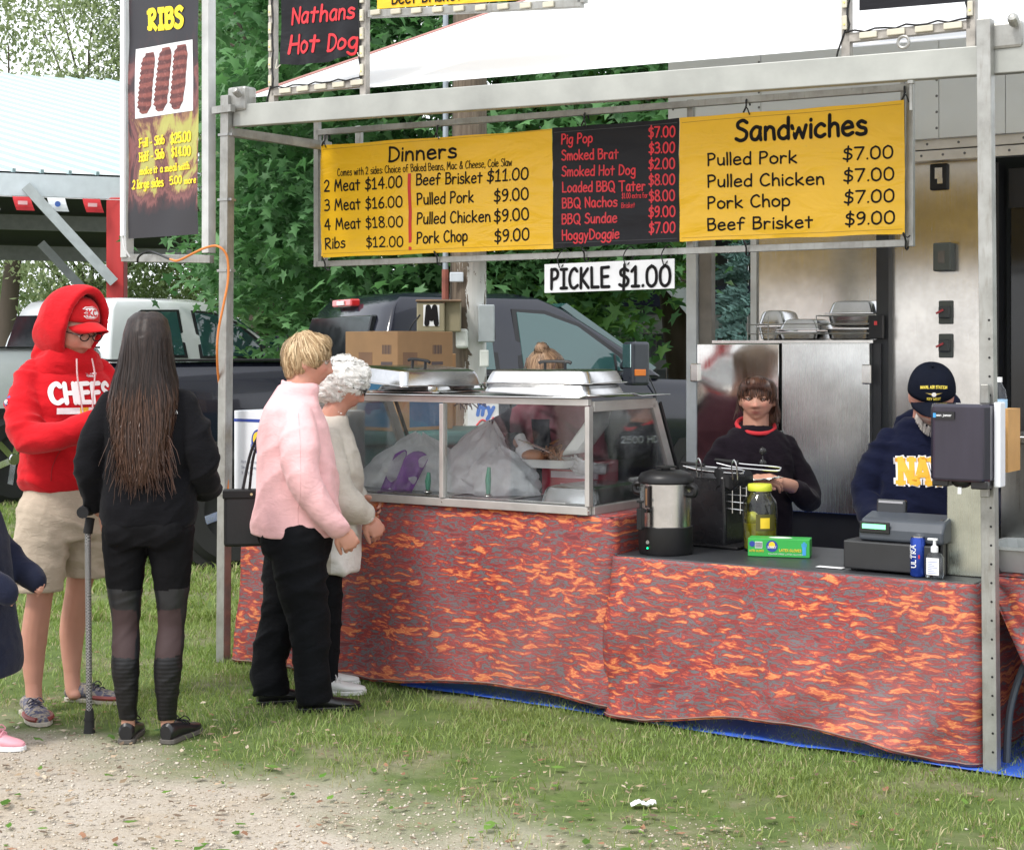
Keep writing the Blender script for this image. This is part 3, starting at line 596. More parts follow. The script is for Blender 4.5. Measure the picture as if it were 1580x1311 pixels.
# roof sheet
def roof(u, v):
    s = .08+5.4*u; t = .08+3.6*v; z = 2.765-.021*min(s, 3.8)+t*.365 + .012*math.sin(math.pi*v)*math.sin(u*9.)
    return Vector((s, t, z))
mb = MB(); mb.grid(roof, 36, 20); CV = NT('white_canvas'); CV.set((.88, .89, .90), .65); tr_ = CV.n('BsdfTranslucent'); tr_.inputs['Color'].default_value = (.9, .9, .9, 1); ms = CV.n('MixShader'); ms.inputs[0].default_value = .22; CV.l(CV.b.outputs[0], ms.inputs[1]); CV.l(tr_.outputs[0], ms.inputs[2]); CV.l(ms.outputs[0], CV.N['Material Output'].inputs['Surface'])
o = mb.ob('roof_sheet', CV.m, cp, 'all')
mb = MB(); mb.tube([roof(0, v/20)+Vector((0, 0, .005)) for v in range(21)], .007, 5); mb.ob('roof_rope', mm('red_trim_cord', (.5, .25, .22), .7), cp)
for (a, b, w_) in (((.04, .02, 2.62), (.04, .80, 2.63), .045), ((.04, 2.1, 2.62), (3.9, 2.1, 2.6), .05), ((.05, .02, 2.62), (.04, 3.2, 2.62), .035)):
    mb = MB(); mb.bar(a, b, w_*.6, w_); mb.ob('cross_bar', ALU, cp)
rectpost((1.60, 2.0, 0), (1.60, 2.0, 2.62), .06, .06, m=mat('lit_face_aluminium', (.55, .58, .58), .5, .3))  # light face of one rear post, its brightness put into the colour
rectpost((1.672, 2.02, 0), (1.672, 2.02, 2.62), .075, .05, m=mat('shaded_face_aluminium', (.20, .185, .16), .6, .3, var=.3, scale=6))  # dark face of the same post as its own bar, shade in the colour
rectpost((.12, .95, 2.45), (.12, .95, 2.75), .035, .03)
# ================================================================ menu frame and banners
mf = stall('banner_rack', 'long rectangular aluminium frame holding the yellow and black menu banners', 'sign frame')
def mbar(a, b, w=.03, name='rail'): mb = MB(); mb.bar(a, b, w, w); return mb.ob(name, ALU, mf, bevel=.002)
T0 = .745
mbar((-.0, T0, 2.70), (3.25, T0, 2.66)); mbar((.0, T0, 2.0), (3.25, T0, 2.0))
mbar((.0, T0, 1.985), (.0, T0, 2.78)); mbar((.045, T0+.01, 1.985), (.045, T0+.01, 2.7), .02); mbar((3.25, T0, 1.985), (3.25, T0, 2.80)); mbar((3.215, T0+.01, 2), (3.215, T0+.01, 2.75), .02)
for x in (2.19,): mbar((x, T0+.05, 2.0), (x, T0+.05, 2.7), .03)
def bfn(x0, x1, zt, amp=.012, seed=0):
    def f(p): return Vector((p.x, T0-.045+amp*nz((p.x, 0, p.z), 2.3, seed)*1.3+.006*nz((p.x, 0, p.z*3), 5, seed+4) + p.y, p.z))
    return f
BF = bfn(0, 1, 0)
def banner(name, label, x0, x1, z0, z1, m, group=None):
    o = stall(name, label, 'banner', group=group)
    mb = MB(); mb.grid(lambda u, v: BF(Vector((x0+(x1-x0)*u, 0, z0[0]+(z0[1]-z0[0])*u+((z1[0]+(z1[1]-z1[0])*u)-(z0[0]+(z0[1]-z0[0])*u))*v - .006*math.sin(u*math.pi*3)**2*(v-.5)))), 60, 24)
    mb.ob('sheet', m, o, True, recalc=False); return o
yd = banner('menu_banner', 'yellow banner headed Dinners with prices from nine to eighteen dollars', .06, 1.50, (2.03, 2.03), (2.625, 2.605), YEL)
bd = banner('menu_banner', 'black banner with red lettering from Pig Pop to Hoggy Doggie', 1.502, 2.177, (2.03, 2.04), (2.61, 2.607), BLKV)
ys = banner('menu_banner', 'yellow banner headed Sandwiches with four priced lines', 2.179, 3.24, (2.04, 2.035), (2.607, 2.60), YEL)
def row(par, s, m, s0, s1, z, h, bold=.155): text(par, s, m, h, fn=BF, x=s0, z=z, width=s1-s0, bold=bold)
# pixel positions read off the photograph are turned into stall coordinates once, here
def sz(px, py, t=T0-.045):
    k = (px-790)/2500; bx = L0.x+NN.x*t; by = L0.y+NN.y*t; s = (k*by-bx)/(U.x-k*U.y); Y = by+s*U.y; return s, 1.56-(py-535)*Y/2500
def prow(par, s, m, x0, x1, ybase, ytop, bold=.155):
    a, z0 = sz(x0, ybase[0]); b, z1 = sz(x1, ybase[1]); _, zt = sz(x0, ytop); h = zt-z0; sl = (z1-z0)/(b-a)
    def f(p): return BF(Vector((p.x, p.y, p.z+(p.x-a)*sl)))
    text(par, s, m, h, fn=f, x=a, z=z0, width=b-a, bold=bold)
prow(yd, 'Dinners', INK, 601, 703, (250, 243), 228, .17)
prow(yd, 'Comes with 2 sides: Choice of Baked Beans, Mac & Cheese, Cole Slaw', INK, 521, 790, (272, 256), 261, .12)
for i, (a, b) in enumerate((('2 Meat', '$14.00'), ('3 Meat', '$16.00'), ('4 Meat', '$18.00'), ('Ribs', '$12.00'))):
    y = 296+i*29.5; prow(yd, a, INK, 501, 556 if i < 3 else 531, (y, y-3), y-17+i*.3, .155); prow(yd, b, INK, 564, 621, (y-3, y-7+i), y-20+i*.5, .155)
for i, (a, x1, b, x2) in enumerate((('Beef Brisket', 744, '$11.00', 752), ('Pulled Pork', 731, '$9.00', 763), ('Pulled Chicken', 757, '$9.00', 763), ('Pork Chop', 722, '$9.00', 763))):
    y = 286+i*30; prow(yd, a, INK, 643, x1, (y, y-4), y-17, .155); prow(yd, b, INK, x2, 816, (y-5+i, y-9+i), y-23+i, .155)
s0, z1 = sz(632, 268); s1, z0 = sz(632, 386); rect_mb(s0-.008, s0+.012, z0, z1, -.001, BF).ob('divider_line', mat('divider_red', (.55, .02, .015), .5), yd, recalc=False)
for i, (a, x1, b) in enumerate((('Pig Pop', 914, '$7.00'), ('Smoked Brat', 953, '$3.00'), ('Smoked Hot Dog', 979, '$2.00'), ('Loaded BBQ Tater', 994, '$8.00'), ('BBQ Nachos', 951, '$8.00'), ('BBQ Sundae', 951, '$9.00'), ('HoggyDoggie', 954, '$7.00'))):
    y = 223+i*24.6; prow(bd, a, REDINK, 868, x1, (y, y-3), y-15, .155); prow(bd, b, REDINK, 1000, 1041, (y-11, y-12), y-27, .16)
prow(bd, '$1.00 extra for', REDINK, 958, 998, (306, 305), 298, .12); prow(bd, 'Brisket', REDINK, 958, 978, (321, 320), 313, .12)
prow(ys, 'Sandwiches', INK, 1136, 1336, (218, 207), 187, .185)
for i, (a, x1, b, x2) in enumerate((('Pulled Pork', 1228, '$7.00', 1300), ('Pulled Chicken', 1270, '$7.00', 1301), ('Pork Chop', 1217, '$7.00', 1302), ('Beef Brisket', 1253, '$9.00', 1304))):
    y = 256+i*33.3; prow(ys, a, INK, 1093, x1, (y, y-5), y-18, .165); prow(ys, b, INK, x2, 1377+i, (y-9+i*.3, y-12+i*.3), y-28+i*.3, .16)
# ties
def tie(par, s, z, up=1, t=T0): 
    mb = MB(); mb.tube(catmull([(s, t-.05, z), (s+.004, t-.03, z+.03*up), (s, t-.02, z+.06*up), (s-.006, t+.02, z+.065*up), (s, t+.02, z+.04*up)], 4), .0045, 5)
    mb.tube(catmull([(s, t-.05, z+.002), (s+.02, t-.06, z+.02*up), (s+.03, t-.05, z-.012)], 4), .003, 5); mb.ob('tie', BLACK, par)
for par, s, z, up in ((yd, .07, 2.62, 1), (yd, .8, 2.615, 1), (yd, .07, 2.035, -1), (yd, .8, 2.04, -1), (bd, 1.66, 2.61, 1), (bd, 1.66, 2.035, -1), (ys, 2.5, 2.605, 1), (ys, 2.5, 2.035, -1), (ys, 3.23, 2.6, 1), (ys, 3.235, 2.04, -1)): tie(par, s, z, up)
# hem stitching
for par, x0, x1, zt, zb in ((yd, .06, 1.5, 2.60, 2.05), (ys, 2.18, 3.24, 2.582, 2.055), (bd, 1.5, 2.177, 2.585, 2.055)):
    mb = MB()
    for z in (zt, zb): rect_mb(x0+.01, x1-.01, z, z+.0025, -.0008, BF, 20).ob('hem', mm('hem_thread', (.45, .26, .02), .7) if par is not bd else mm('hem_black', (.05, .05, .055), .6), par, recalc=False)
# pickle sign
pk = stall('pickle_sign', 'white placard reading PICKLE $1.00 hung under the menu frame', 'sign')
a, za = sz(841, 452); b, zb = sz(1041, 445); _, zt = sz(841, 408); _, zt2 = sz(1041, 399)
mb = MB(); v = [(a, T0-.05, za), (b, T0-.05, zb), (b, T0-.05, zt2), (a, T0-.05, zt)]; mb.add(v+[(x, y+.006, z) for x, y, z in v], [(0,1,2,3), (7,6,5,4), (0,4,5,1), (1,5,6,2), (2,6,7,3), (3,7,4,0)]); mb.ob('board', WHT, pk)
BFo = BF; BF = lambda p: Vector((p.x, T0-.052+p.y, p.z))
prow(pk, 'PICKLE', INK, 851, 941, (446, 443), 416, .165); prow(pk, '$1.00', INK, 956, 1035, (443, 441), 412, .16); BF = BFo
for s in (a+.09, (a+b)/2+.1, b-.05): 
    mb = MB(); mb.tube(catmull([(s, T0-.06, zt-.02), (s-.01, T0-.06, zt+.03), (s+.004, T0-.02, 2.03), (s+.01, T0+.03, 2.0), (s+.02, T0-.02, 1.98), (s+.012, T0-.06, zt-.015)], 4), .003, 5); mb.ob('tie', BLACK, pk)

# ================================================================ signs standing on the front beam
def bulbframe(par, s0, s1, z0, z1, t=.06):
    mb = MB()
    for a, b in (((s0, t, z0-.09), (s0, t, z1)), ((s1, t, z0-.09), (s1, t, z1)), ((s0, t, z0), (s1, t, z0))): mb.bar(a, b, .035, .035)
    mb.ob('frame', mat('grimy_frame', (.34, .32, .29), .6, .3, var=.3, scale=20), par, bevel=.002)
    k = 0; r = random.Random(3)
    for z in np.arange(z0+.03, z1, .085):
        for s in (s0, s1):
            mb = MB(); mb.box(s-.010, s+.010, t-.030, t-.018, z, z+.055); o = mb.ob('led_module', mm('led_module', (.55, .52, .42), .5), par, bevel=.003)
            mb = MB(); mb.lathe([(.004, 0), (.004, .002)], 8, (s, t-.0305, z+.02), M=Matrix.Rotation(R(90), 3, 'X')); mb.ob('diode', mm('diode', (.8, .65, .2), .3), o)
    for s in np.arange(s0+.06, s1-.05, .11):
        mb = MB(); mb.box(s, s+.07, t-.030, t-.018, z0-.011, z0+.013); mb.ob('led_module', mm('led_module', (.55, .52, .42), .5), par, bevel=.003)
    mb = MB()
    for (a, b) in (((s0+.014, z0+.02), (s0+.014, z1)), ((s1-.012, z0+.02), (s1-.012, z1))):
        mb.tube([(a[0]+.006*math.sin(q*1.9), t-.024, a[1]+(b[1]-a[1])*q/14) for q in range(15)], .0045, 5)
    mb.tube([(s0+(s1-s0)*q/12, t-.024, z0+.02+.006*math.sin(q*2.3)) for q in range(13)], .004, 5); mb.tube([(s0+.0, t-.02, z0+.03), (s0-.03, t-.02, z0-.05), (s0-.04, t-.02, z0-.09)], .004, 5); mb.ob('cable', BLACK, par)
def szt(px, py, t=.06): return sz(px, py, t)
hd = stall('hot_dog_sign', 'black banner with red Nathans Hot Dog lettering in a lit metal frame', 'sign')
s0, z0 = szt(422, 144); s1, _ = szt(563, 130); bulbframe(hd, s0, s1, z0, 3.45)
a, zb = szt(437, 107); b, _ = szt(556, 98)
def wr(p):
    u = (p.x-a)/(b-a); v = (p.z-zb); q = math.sin((u-.5)*18/(1+2*v))*max(0, .35-v)*.035
    return Vector((p.x, .045+p.y+q+.006*nz((p.x, 0, p.z), 5), p.z+.03*math.sin(u*math.pi)*0))
mb = MB(); mb.grid(lambda u, v: wr(Vector((a+(b-a)*u, 0, zb+(.02+.01*u-.02*math.sin(math.pi*u))*(1-v)+v*.75))), 40, 30); mb.ob('sheet', BLKV, hd, True, recalc=False)
def prow2(par, s, m, x0, x1, yb, yt, bold, t=.045, fn=wr, **k):
    a_, z0_ = szt(x0, yb[0], t); b_, z1_ = szt(x1, yb[1], t); _, zt_ = szt(x0, yt, t); sl = (z1_-z0_)/(b_-a_)
    text(par, s, m, zt_-z0_, fn=lambda p: fn(Vector((p.x, p.y-.002, p.z+(p.x-a_)*sl))), x=a_, z=z0_, width=b_-a_, bold=bold, **k)
prow2(hd, 'Nathans', REDINK, 449, 546, (38, 28), 14, .17, sheer=.12); prow2(hd, 'Hot', REDINK, 445, 491, (83, 80), 56, .17, sheer=.12); prow2(hd, 'Dog', REDINK, 503, 549, (79, 74), 54, .17, sheer=.12)
for s_, z_ in ((a, zb+.02), (b, zb+.03)):
    mb = MB(); mb.tube(catmull([(s_, .04, z_), (s_+(.02 if s_ == b else -.02), .03, z_-.02), (s_+(.03 if s_ == b else -.03), .05, z_+.03)], 4), .003, 5); mb.ob('tie', mm('raffia', (.5, .48, .4), .8), hd)
s2, _ = szt(575, 10); s3, _ = szt(862, 10)
bs = stall('brisket_sign', 'yellow banner at the top edge with only the word bottoms Beef Brisket in view', 'sign')
_, zq = szt(575, 22); _, zq2 = szt(860, 0); mb = MB(); mb.bar((s1+.03, .06, zq), (s3+.12, .06, zq2-.03), .035, .035); mb.bar((s3+.12, .06, zq2-.03), (s3+.12, .06, 3.5), .035, .035); mb.ob('frame', ALU, bs, bevel=.002)
for i in range(9):
    q = i/9+.05; s_ = s1+(s3-s1)*q; z_ = zq+(zq2-.03-zq)*q; mb = MB(); mb.box(s_, s_+.055, .03, .043, z_-.008, z_+.016); mb.ob('led_module', mm('led_module', (.55, .52, .42), .5), bs, bevel=.003)
a2, zy = szt(585, 15); b2, zy2 = szt(770, 3); 
mb = MB(); mb.grid(lambda u, v: Vector((a2+(s3-a2)*u, .045, zy+(zy2-zy)*u*1.5+v*.6)), 8, 4); mb.ob('sheet', YEL, bs, recalc=False)
prow2(bs, 'Beef Brisket', INK, 605, 712, (7, 0), -14, .13, fn=lambda p: Vector((p.x, .045+p.y, p.z)))
mb = MB(); s_, z_ = szt(724, -8); mb.box(s_, s_+.05, .035, .042, z_, z_+.1)
rs = stall('blank_black_sign', 'black banner bottom edge in a lit metal frame at the upper right of the beam', 'sign')
s0, z0 = szt(1307, 60); s1b, _ = szt(1500, 50); bulbframe(rs, s0, s1b, z0, 3.2)
a3, z3 = szt(1328, 18); b3, z4 = szt(1495, 4); mb = MB(); mb.grid(lambda u, v: Vector((a3+(b3-a3)*u, .045, z3+(z4-z3)*u+v*.5)), 8, 4); mb.ob('sheet', BLKV, rs, recalc=False)

# ================================================================ ribs banner on its own frame left of the left post
RA = Vector((-1.475, 8.03, 0)); RD = Vector((-.777, .629, 0)); rz = math.atan2(-RD.y, -RD.x)
rb = thing('ribs_sign', 'tall dark flame printed ribs banner on an aluminium frame beside the left post', 'sign', RA + RD*.72, rz)
def rsz(px, py):
    O = RA+RD*.72; dx, dy = -RD.x, -RD.y; k = (px-790)/2500; s = (k*O.y-O.x)/(dx-k*dy); return s, 1.56-(py-535)*(O.y+s*dy)/2500
zb0 = rsz(190, 398)[1]; zr = rsz(335, 385)[1]; zb0 = rsz(190, 398)[1]
mb = MB(); mb.bar((.0, 0, zb0), (.70, 0, zb0-.03), .03, .04); mb.ob('bottom_rail', ALU, rb, bevel=.002)
for px in (196, 322):
    s, _ = rsz(px, 200); mb = MB(); mb.bar((s, 0, zb0), (s, 0, 3.5), .05, .05); mb.ob('upright', mat('pale_upright', (.50, .51, .50), .5, .3, var=.15), rb, bevel=.003)
s, z = rsz(330, 171); mb = MB(); mb.bar((s, 0, z), (s+.14, 0, z), .03, .035); mb.ob('bracket', ALU, rb)
s, z = rsz(202, 365); mb = MB(); mb.tube([(s, -.05, z), (s, -.05, 3.5)], .016, 10); mb.ob('light_tube', mm('tube_white', (.8, .82, .84), .3, var=.02), rb, True)
mb = MB(); mb.tube(catmull([(s, -.05, z), (s+.01, -.05, z-.06), (s+.03, -.03, z-.11)], 5), .005, 6); mb.ob('wire', mm('wire_white', (.6, .6, .6), .5), rb)
# flame printed sheet
t_ = NT('fire_print_vinyl'); v = t_.coord('Object', (1, 1, 1)); n = t_.noise(t_.coord('Object', (5.5, 1, 2.6)), 1., 7, .62, 1.1)
sp = t_.n('SeparateXYZ'); t_.l(t_.coord(), sp.inputs[0])
g1 = t_.n('MapRange'); t_.l(sp.outputs['Z'], g1.inputs['Value']); g1.inputs['From Min'].default_value = 2.12; g1.inputs['From Max'].default_value = 2.36
g2 = t_.n('MapRange'); t_.l(sp.outputs['Z'], g2.inputs['Value']); g2.inputs['From Min'].default_value = 3.15; g2.inputs['From Max'].default_value = 2.6
f = t_.math('MULTIPLY', n, t_.math('MULTIPLY', g1.outputs[0], t_.math('ADD', t_.math('MULTIPLY', g2.outputs[0], .55), .5)))
c = t_.ramp(f, [(.27, (.014, .012, .016)), (.36, (.05, .018, .02)), (.41, (.20, .07, .065)), (.46, (.10, .03, .03)), (.50, (.28, .15, .07)), (.54, (.36, .34, .08)), (.70, (.42, .42, .11))])
t_.set(c, .35, 0, .5); FIRE = t_.m
x0, zt = rsz(207, 0); x1, zb = rsz(314, 362)
def rfn(p): return Vector((p.x, -.035+p.y+.007*nz((p.x, 0, p.z), 4), p.z))
mb = MB(); mb.grid(lambda u, v: rfn(Vector((x0+(x1-x0)*u, 0, zb-.0+v*1.5))), 20, 40); mb.ob('sheet', FIRE, rb, True, recalc=False)
RY = mat('rib_sign_yellow', (.85, .66, .02), .5, var=.03)
def prow3(s, xa, xb, yb, yt, bold, slab=True, m=None, **k):
    a_, z0_ = rsz(xa, yb[0]); b_, z1_ = rsz(xb, yb[1]); _, zt_ = rsz(xa, yt); sl = (z1_-z0_)/(b_-a_)
    text(rb, s, m or RY, zt_-z0_, fn=lambda p: rfn(Vector((p.x, p.y-.002, p.z+(p.x-a_)*sl))), x=a_, z=z0_, width=b_-a_, bold=bold, slab=slab, **k)
prow3('RIBS', 239, 290, (48, 43), 19, .27)
for s, xa, xb, yb, yt in (('Full - Slab', 224, 263, (229, 223), 216), ('$25.00', 273, 303, (223, 219), 208), ('Half - Slab', 224, 263, (251, 245), 237), ('$14.00', 274, 303, (243, 241), 229), ('make it a meal with', 225, 301, (271, 262), 260), ('2 large sides', 214, 261, (293, 288), 280), ('5.00', 271, 289, (286, 284), 274), ('more', 294, 312, (285, 283), 275)):
    prow3(s, xa, xb, yb, yt, .19)
# rib photograph printed on the banner
pa, pz0 = rsz(218, 185); pb, pz1 = rsz(306, 172); _, pt0 = rsz(218, 78); _, pt1 = rsz(306, 63)
mb = MB(); mb.grid(lambda u, v: rfn(Vector((pa+(pb-pa)*u, -.0015, (pz0+(pz1-pz0)*u)*(1-v)+(pt0+(pt1-pt0)*u)*v))), 8, 8); ph = mb.ob('printed_panel', mm('panel_white', (.75, .77, .78), .4, var=.03), rb, recalc=False)
t_ = NT('rib_meat_print'); v = t_.coord('Object', (1, 1, 1)); n = t_.noise(v, 45, 5, .7, 1.2); wv = t_.n('TexWave', Scale=7., Distortion=3.); wv.bands_direction = 'Z'; t_.l(v, wv.inputs['Vector'])
t_.set(t_.mix(.5, t_.ramp(n, [(.3, (.03, .008, .01)), (.55, (.17, .035, .03)), (.75, (.45, .22, .2))]), t_.ramp(wv.outputs['Fac'], [(.3, (.05, .01, .01)), (.8, (.28, .08, .06))])), .4); RIBM = t_.m
for i, (ax, ay, bx, by) in enumerate((((240), 80, 232, 180), (266, 72, 256, 176), (290, 68, 281, 173))):
    s_a, z_a = rsz(ax, ay+3); s_b, z_b = rsz(bx, by-3); r = random.Random(i); hw = .060; Lf = []; Rt = []
    for k in range(26):
        f = k/25; x = s_a+(s_b-s_a)*f; z = z_a+(z_b-z_a)*f; e = min(1, .55+f*4, .45+(1-f)*4.5)
        Lf.append(Vector((x-hw*e+(.008 if k % 2 else -.003), 0, z))); Rt.append(Vector((x+hw*e*.8+r.uniform(-.003, .003), 0, z)))
    mb = MB(); mb.rings([[rfn(a_+Vector((0, -.0032, 0))), rfn((a_+b_)/2+Vector((0, -.0045, 0))), rfn(b_+Vector((0, -.0032, 0)))] for a_, b_ in zip(Lf, Rt)], closed=False, cap=False); mb.ob('printed_rib_slab', RIBM, ph, recalc=False)
# extension cord
oc = thing('extension_cord', 'orange extension cord looped along the ribs frame and down the left post', 'cord', (0, 0, 0))
ORG = mat('orange_cord', (.62, .20, .04), .5)
rp_ = lambda px, py, Y: PX(px, py, Y)
mb = MB(); mb.tube(catmull([rp_(262, 400, 8.1), rp_(275, 402, 8.08), rp_(300, 390, 8.02), rp_(318, 382, 8.0), rp_(336, 380, 7.93), rp_(350, 395, 7.93), rp_(352, 430, 7.94), rp_(345, 470, 7.94), rp_(337, 510, 7.94), rp_(335, 545, 7.94), rp_(338, 590, 8.02), rp_(350, 640, 8.04), rp_(351, 720, 8.02), rp_(353, 775, 8.0), rp_(362, 800, 8.0)], 5), .006, 7); mb.ob('cord', ORG, oc, True)
mb = MB(); mb.tube(catmull([rp_(212, 405, 8.35), rp_(214, 396, 8.33), rp_(226, 389, 8.3), rp_(238, 390, 8.28), rp_(262, 400, 8.1)], 5), .006, 7); mb.ob('black_lead', BLACK, oc, True)
# ================================================================ tables and cloths
def table(label, s0, s1, t0, t1, h, x, grp=None):
    tb = stall('table', label, 'table', s0, t0); mb = MB(); mb.box(0, s1-s0, 0, t1-t0, h-.03, h); mb.ob('tabletop', mm('table_black', (.03, .032, .036), .42, var=.25, scale=4), tb, bevel=.006)
    for a in (.08, s1-s0-.08):
        for b in (.08, t1-t0-.08): mb = MB(); mb.tube([(a, b, 0), (a, b, h-.03)], .016, 10); mb.ob('leg', mm('grey_leg', (.12, .13, .16), .5), tb, True)
    return tb
def cloth(label, s0, s1, t0, t1, h, seed, hem, fold=1., side=None, top=True):
    """ cloth over front edge: returns object; drape hangs on t0 side and wraps the s0 / s1 ends """
    o = stall('tablecloth', label, 'tablecloth', s0, t0, group='flame print tablecloths on the stall tables'); w_ = s1-s0; d = t1-t0
    per = [(-d*.9, 0)] if False else None
    L = [('a', d*.95), ('f', w_), ('b', d*.95)]; tot = sum(q[1] for q in L); nu = 150
    def base(a):
        r_ = .035
        if a < L[0][1]: return Vector((0, L[0][1]-a, 0)), Vector((-1, 0, 0))
        a -= L[0][1]
        if a < w_: return Vector((a, 0, 0)), Vector((0, -1, 0))
        a -= w_; return Vector((w_, a, 0)), Vector((1, 0, 0))
    def fn(u, v):
        a = u*tot; p, nrm = base(a); a2 = a+.03; 
        # soften corners
        for cnr in (L[0][1], L[0][1]+w_):
            if abs(a-cnr) < .05: 
                pa, na = base(cnr-.05); pb, nb = base(cnr+.05); f = (a-cnr+.05)/.1; nrm = (na*(1-f)+nb*f).normalized(); p = pa.lerp(pb, f)+nrm*(.028*math.sin(math.pi*f))
        dn = v; amp = .07*dn**1.1*fold
        q = nz((a*1.25, dn*.5, seed), 2.1, seed)*1.0+.5*nz((a*1.2+dn*.7, 0, seed), 4.5, seed+3)+.12*nz((a, dn, 0), 16, seed)
        z = h+.003-(h-hem(a-L[0][1], w_))*dn
        flare = .03*dn
        return p+nrm*(.006+flare+amp*(q+.35))+Vector((0, 0, z))
    mb = MB(); mb.grid(fn, nu, 40)
    if top: mb.grid(lambda u, v: Vector((-.006+(w_+.012)*u, -.006+(d*.97+.006)*v, h+.0045)), 6, 4)
    # hem line
    ob_ = mb.ob('drape', FLAME, o, 'all', solid=.003, recalc=False)
    mb = MB(); mb.tube([fn(u/120, .985)+Vector((0, -.004, 0)) for u in range(121)], .0035, 4); mb.ob('hem', mm('hem_grey', (.22, .13, .11), .8), o)
    return o
gl = lambda b0, b1, k=1: (lambda a, w_: max(0.008, b0+(b1-b0)*max(0, min(1, a/w_))**k*1.) )
table('tall folding table under the glass display case', .56, 2.20, .05, .78, .835, 0)
table('low table at the left end carrying the white carton', .10, .62, .08, .70, .725, 0)
table('front table carrying the urn and the cash register', 2.22, 3.745, .03, .74, .685, 0)
table('far right table beyond the right canopy post', 3.80, 5.2, .16, .85, .69, 0)
cloth('flame print cloth on the tall table under the glass case', .57, 2.20, .03, .80, .838, 3, lambda a, w_: .02+.05*max(0, math.sin((a/w_)*3.6-.9))*(0 < a < w_), .8, top=True)
cloth('flame print cloth on the low table behind the pink jacket', .09, .66, .06, .72, .728, 9, lambda a, w_: .01, .7)
cloth('flame print cloth on the front table with blue tarp showing below', 2.222, 3.745, .005, .76, .68, 5, lambda a, w_: .015+.075*max(0, math.sin(min(1, max(0, (a/w_-.12)/.8))*3.14)), 1., top=False)
# ragged cloth of the far table: hangs as a slanting swag
o = stall('tablecloth', 'brighter flame print cloth pulled aside on the far right table', 'tablecloth', 3.80, .155)
mb = MB(); mb.grid(lambda u, v: Vector((-.03+1.4*u, -.01-.02*v+.02*nz((u*4, v*2, 1), 2), .70-v*(.10+.75*min(1, max(0, (u*1.4-.02)/.30))*1.)*.87)), 70, 30); mb.ob('drape', FLAME, o, 'all', solid=.003, recalc=False)
mb = MB(); mb.grid(lambda u, v: Vector((-.05+1.5*u, .60+.02*math.sin(u*30), .70-.69*v)), 60, 8); mb.ob('back_drape', FLAME, o, 'all', recalc=False)
mb = MB(); mb.grid(lambda u, v: Vector((-.02+1.4*u, .0+.7*v, .702)), 2, 2); mb.ob('top', FLAME, o, recalc=False)
tb = [q for q in bpy.data.objects if q.name.startswith('table') and q.get('label', '').startswith('far right')][0]
mb = MB(); mb.tube(catmull([(.12, .12, .45), (.07, .06, .36), (.035, .0, .2), (.03, -.03, .0)], 6), .014, 8); mb.tube([(.12, .12, .45), (.5, .14, .46)], .014, 8); mb.ob('folding_leg', mm('dark_leg', (.06, .075, .09), .5), tb, True)
# blue tarp
tp = stall('tarp', 'blue plastic tarpaulin spread on the grass under the tables', 'tarpaulin', 0, 0)
def tfn(u, v):
    s = 1.1+4.5*u; e = -.0-.06*max(0, min(1, (s-2.2)/.9))-.03*math.sin(s*3)*.5-.06*(s > 4)
    t = e+2.6*v; return Vector((s, t, .012+.014*max(0, nz((s, t, 0), 5))*(1 if v > .02 else .8)))
mb = MB(); mb.grid(tfn, 90, 40); mb.ob('sheet', mat('blue_tarp', (.03, .10, .50), .45, var=.2, scale=5, bump=.5, bscale=25), tp, 'all', solid=.002)
# ================================================================ helpers for placing on the stall
def onz(px, py, z):
    Y = (1.56-z)*2500/(py-535); r_ = Vector(((px-790)*Y/2500, Y, 0))-L0; return r_.dot(U), r_.dot(NN)
def atY(s, t): return (L0+U*s+NN*t).y
# ================================================================ trailer
TW = 3.1
tr = stall('food_trailer', 'stainless steel food trailer wall with a dark doorway at the right', 'trailer')
def wallbox(px0, px1, z0, z1, t, d, m, name, par=tr, bevel=.0, t2=None):
    a = sz(px0, 535, t)[0]; b = sz(px1, 535, t)[0]; mb = MB(); mb.box(a, b, t, t+d, z0, z1); return mb.ob(name, m, par, bevel=bevel)
wallbox(1168, 1356, .55, 2.80, TW, .06, STEELW, 'wall_panel'); wallbox(1158, 1167, .55, 2.80, TW-.02, .10, mm('pale_edge', (.62, .62, .60), .5, .2), 'edge_trim')
TR = 2.15; zq_ = lambda py, px=1412: sz(px, py, TR)[1]
wallbox(1371, 1533, .55, zq_(222), TR-.05, .06, STEELW, 'wall_panel')
wallbox(1352, 1371, .55, 2.80, TR-.10, .10, mat('chipped_black', (.018, .02, .022), .5, var=.3), 'black_strut')
a = sz(1031, 300, TR-.16)[0]; am = sz(1412, 300, TR-.16)[0]; b = sz(1700, 300, TR-.1)[0]
PANEL = mat('grey_upper_panel', (.60, .62, .61), .4, .4, var=.06, scale=2)
for x0, x1 in ((a, a+.55), (a+.553, am+.12), (am+.123, am+.45), (am+.453, b)):
    mb = MB(); mb.box(x0, x1, TR-.16, TR-.06, zq_(222), 4.1); mb.ob('upper_panel', PANEL, tr)
for z in (zq_(246), zq_(229)): 
    mb = MB(); mb.box(sz(1371, 0, TR-.1)[0], b, TR-.125, TR-.06, z-.027, z+.024); mb.ob('riveted_band', mm('band_steel', (.62, .60, .56), .35, .7), tr, bevel=.003)
rv = MB()
def rivet(s, z, t): rv.lathe([(.007, 0), (.005, .003)], 8, (s, t, z), M=Matrix.Rotation(R(90), 3, 'X'))
for i in range(9): rivet(am+.02+i*.11, zq_(246), TR-.126); 
for i in range(6): rivet(am+.05+i*.16, zq_(229), TR-.126)
for z in (.05, .13, .21, .29, .37): rivet(am+.11, zq_(222)+z, TR-.16); rivet(a+.54, zq_(222)+z+.1, TR-.16); rivet(a+.03, zq_(222)+z+.05, TR-.16)
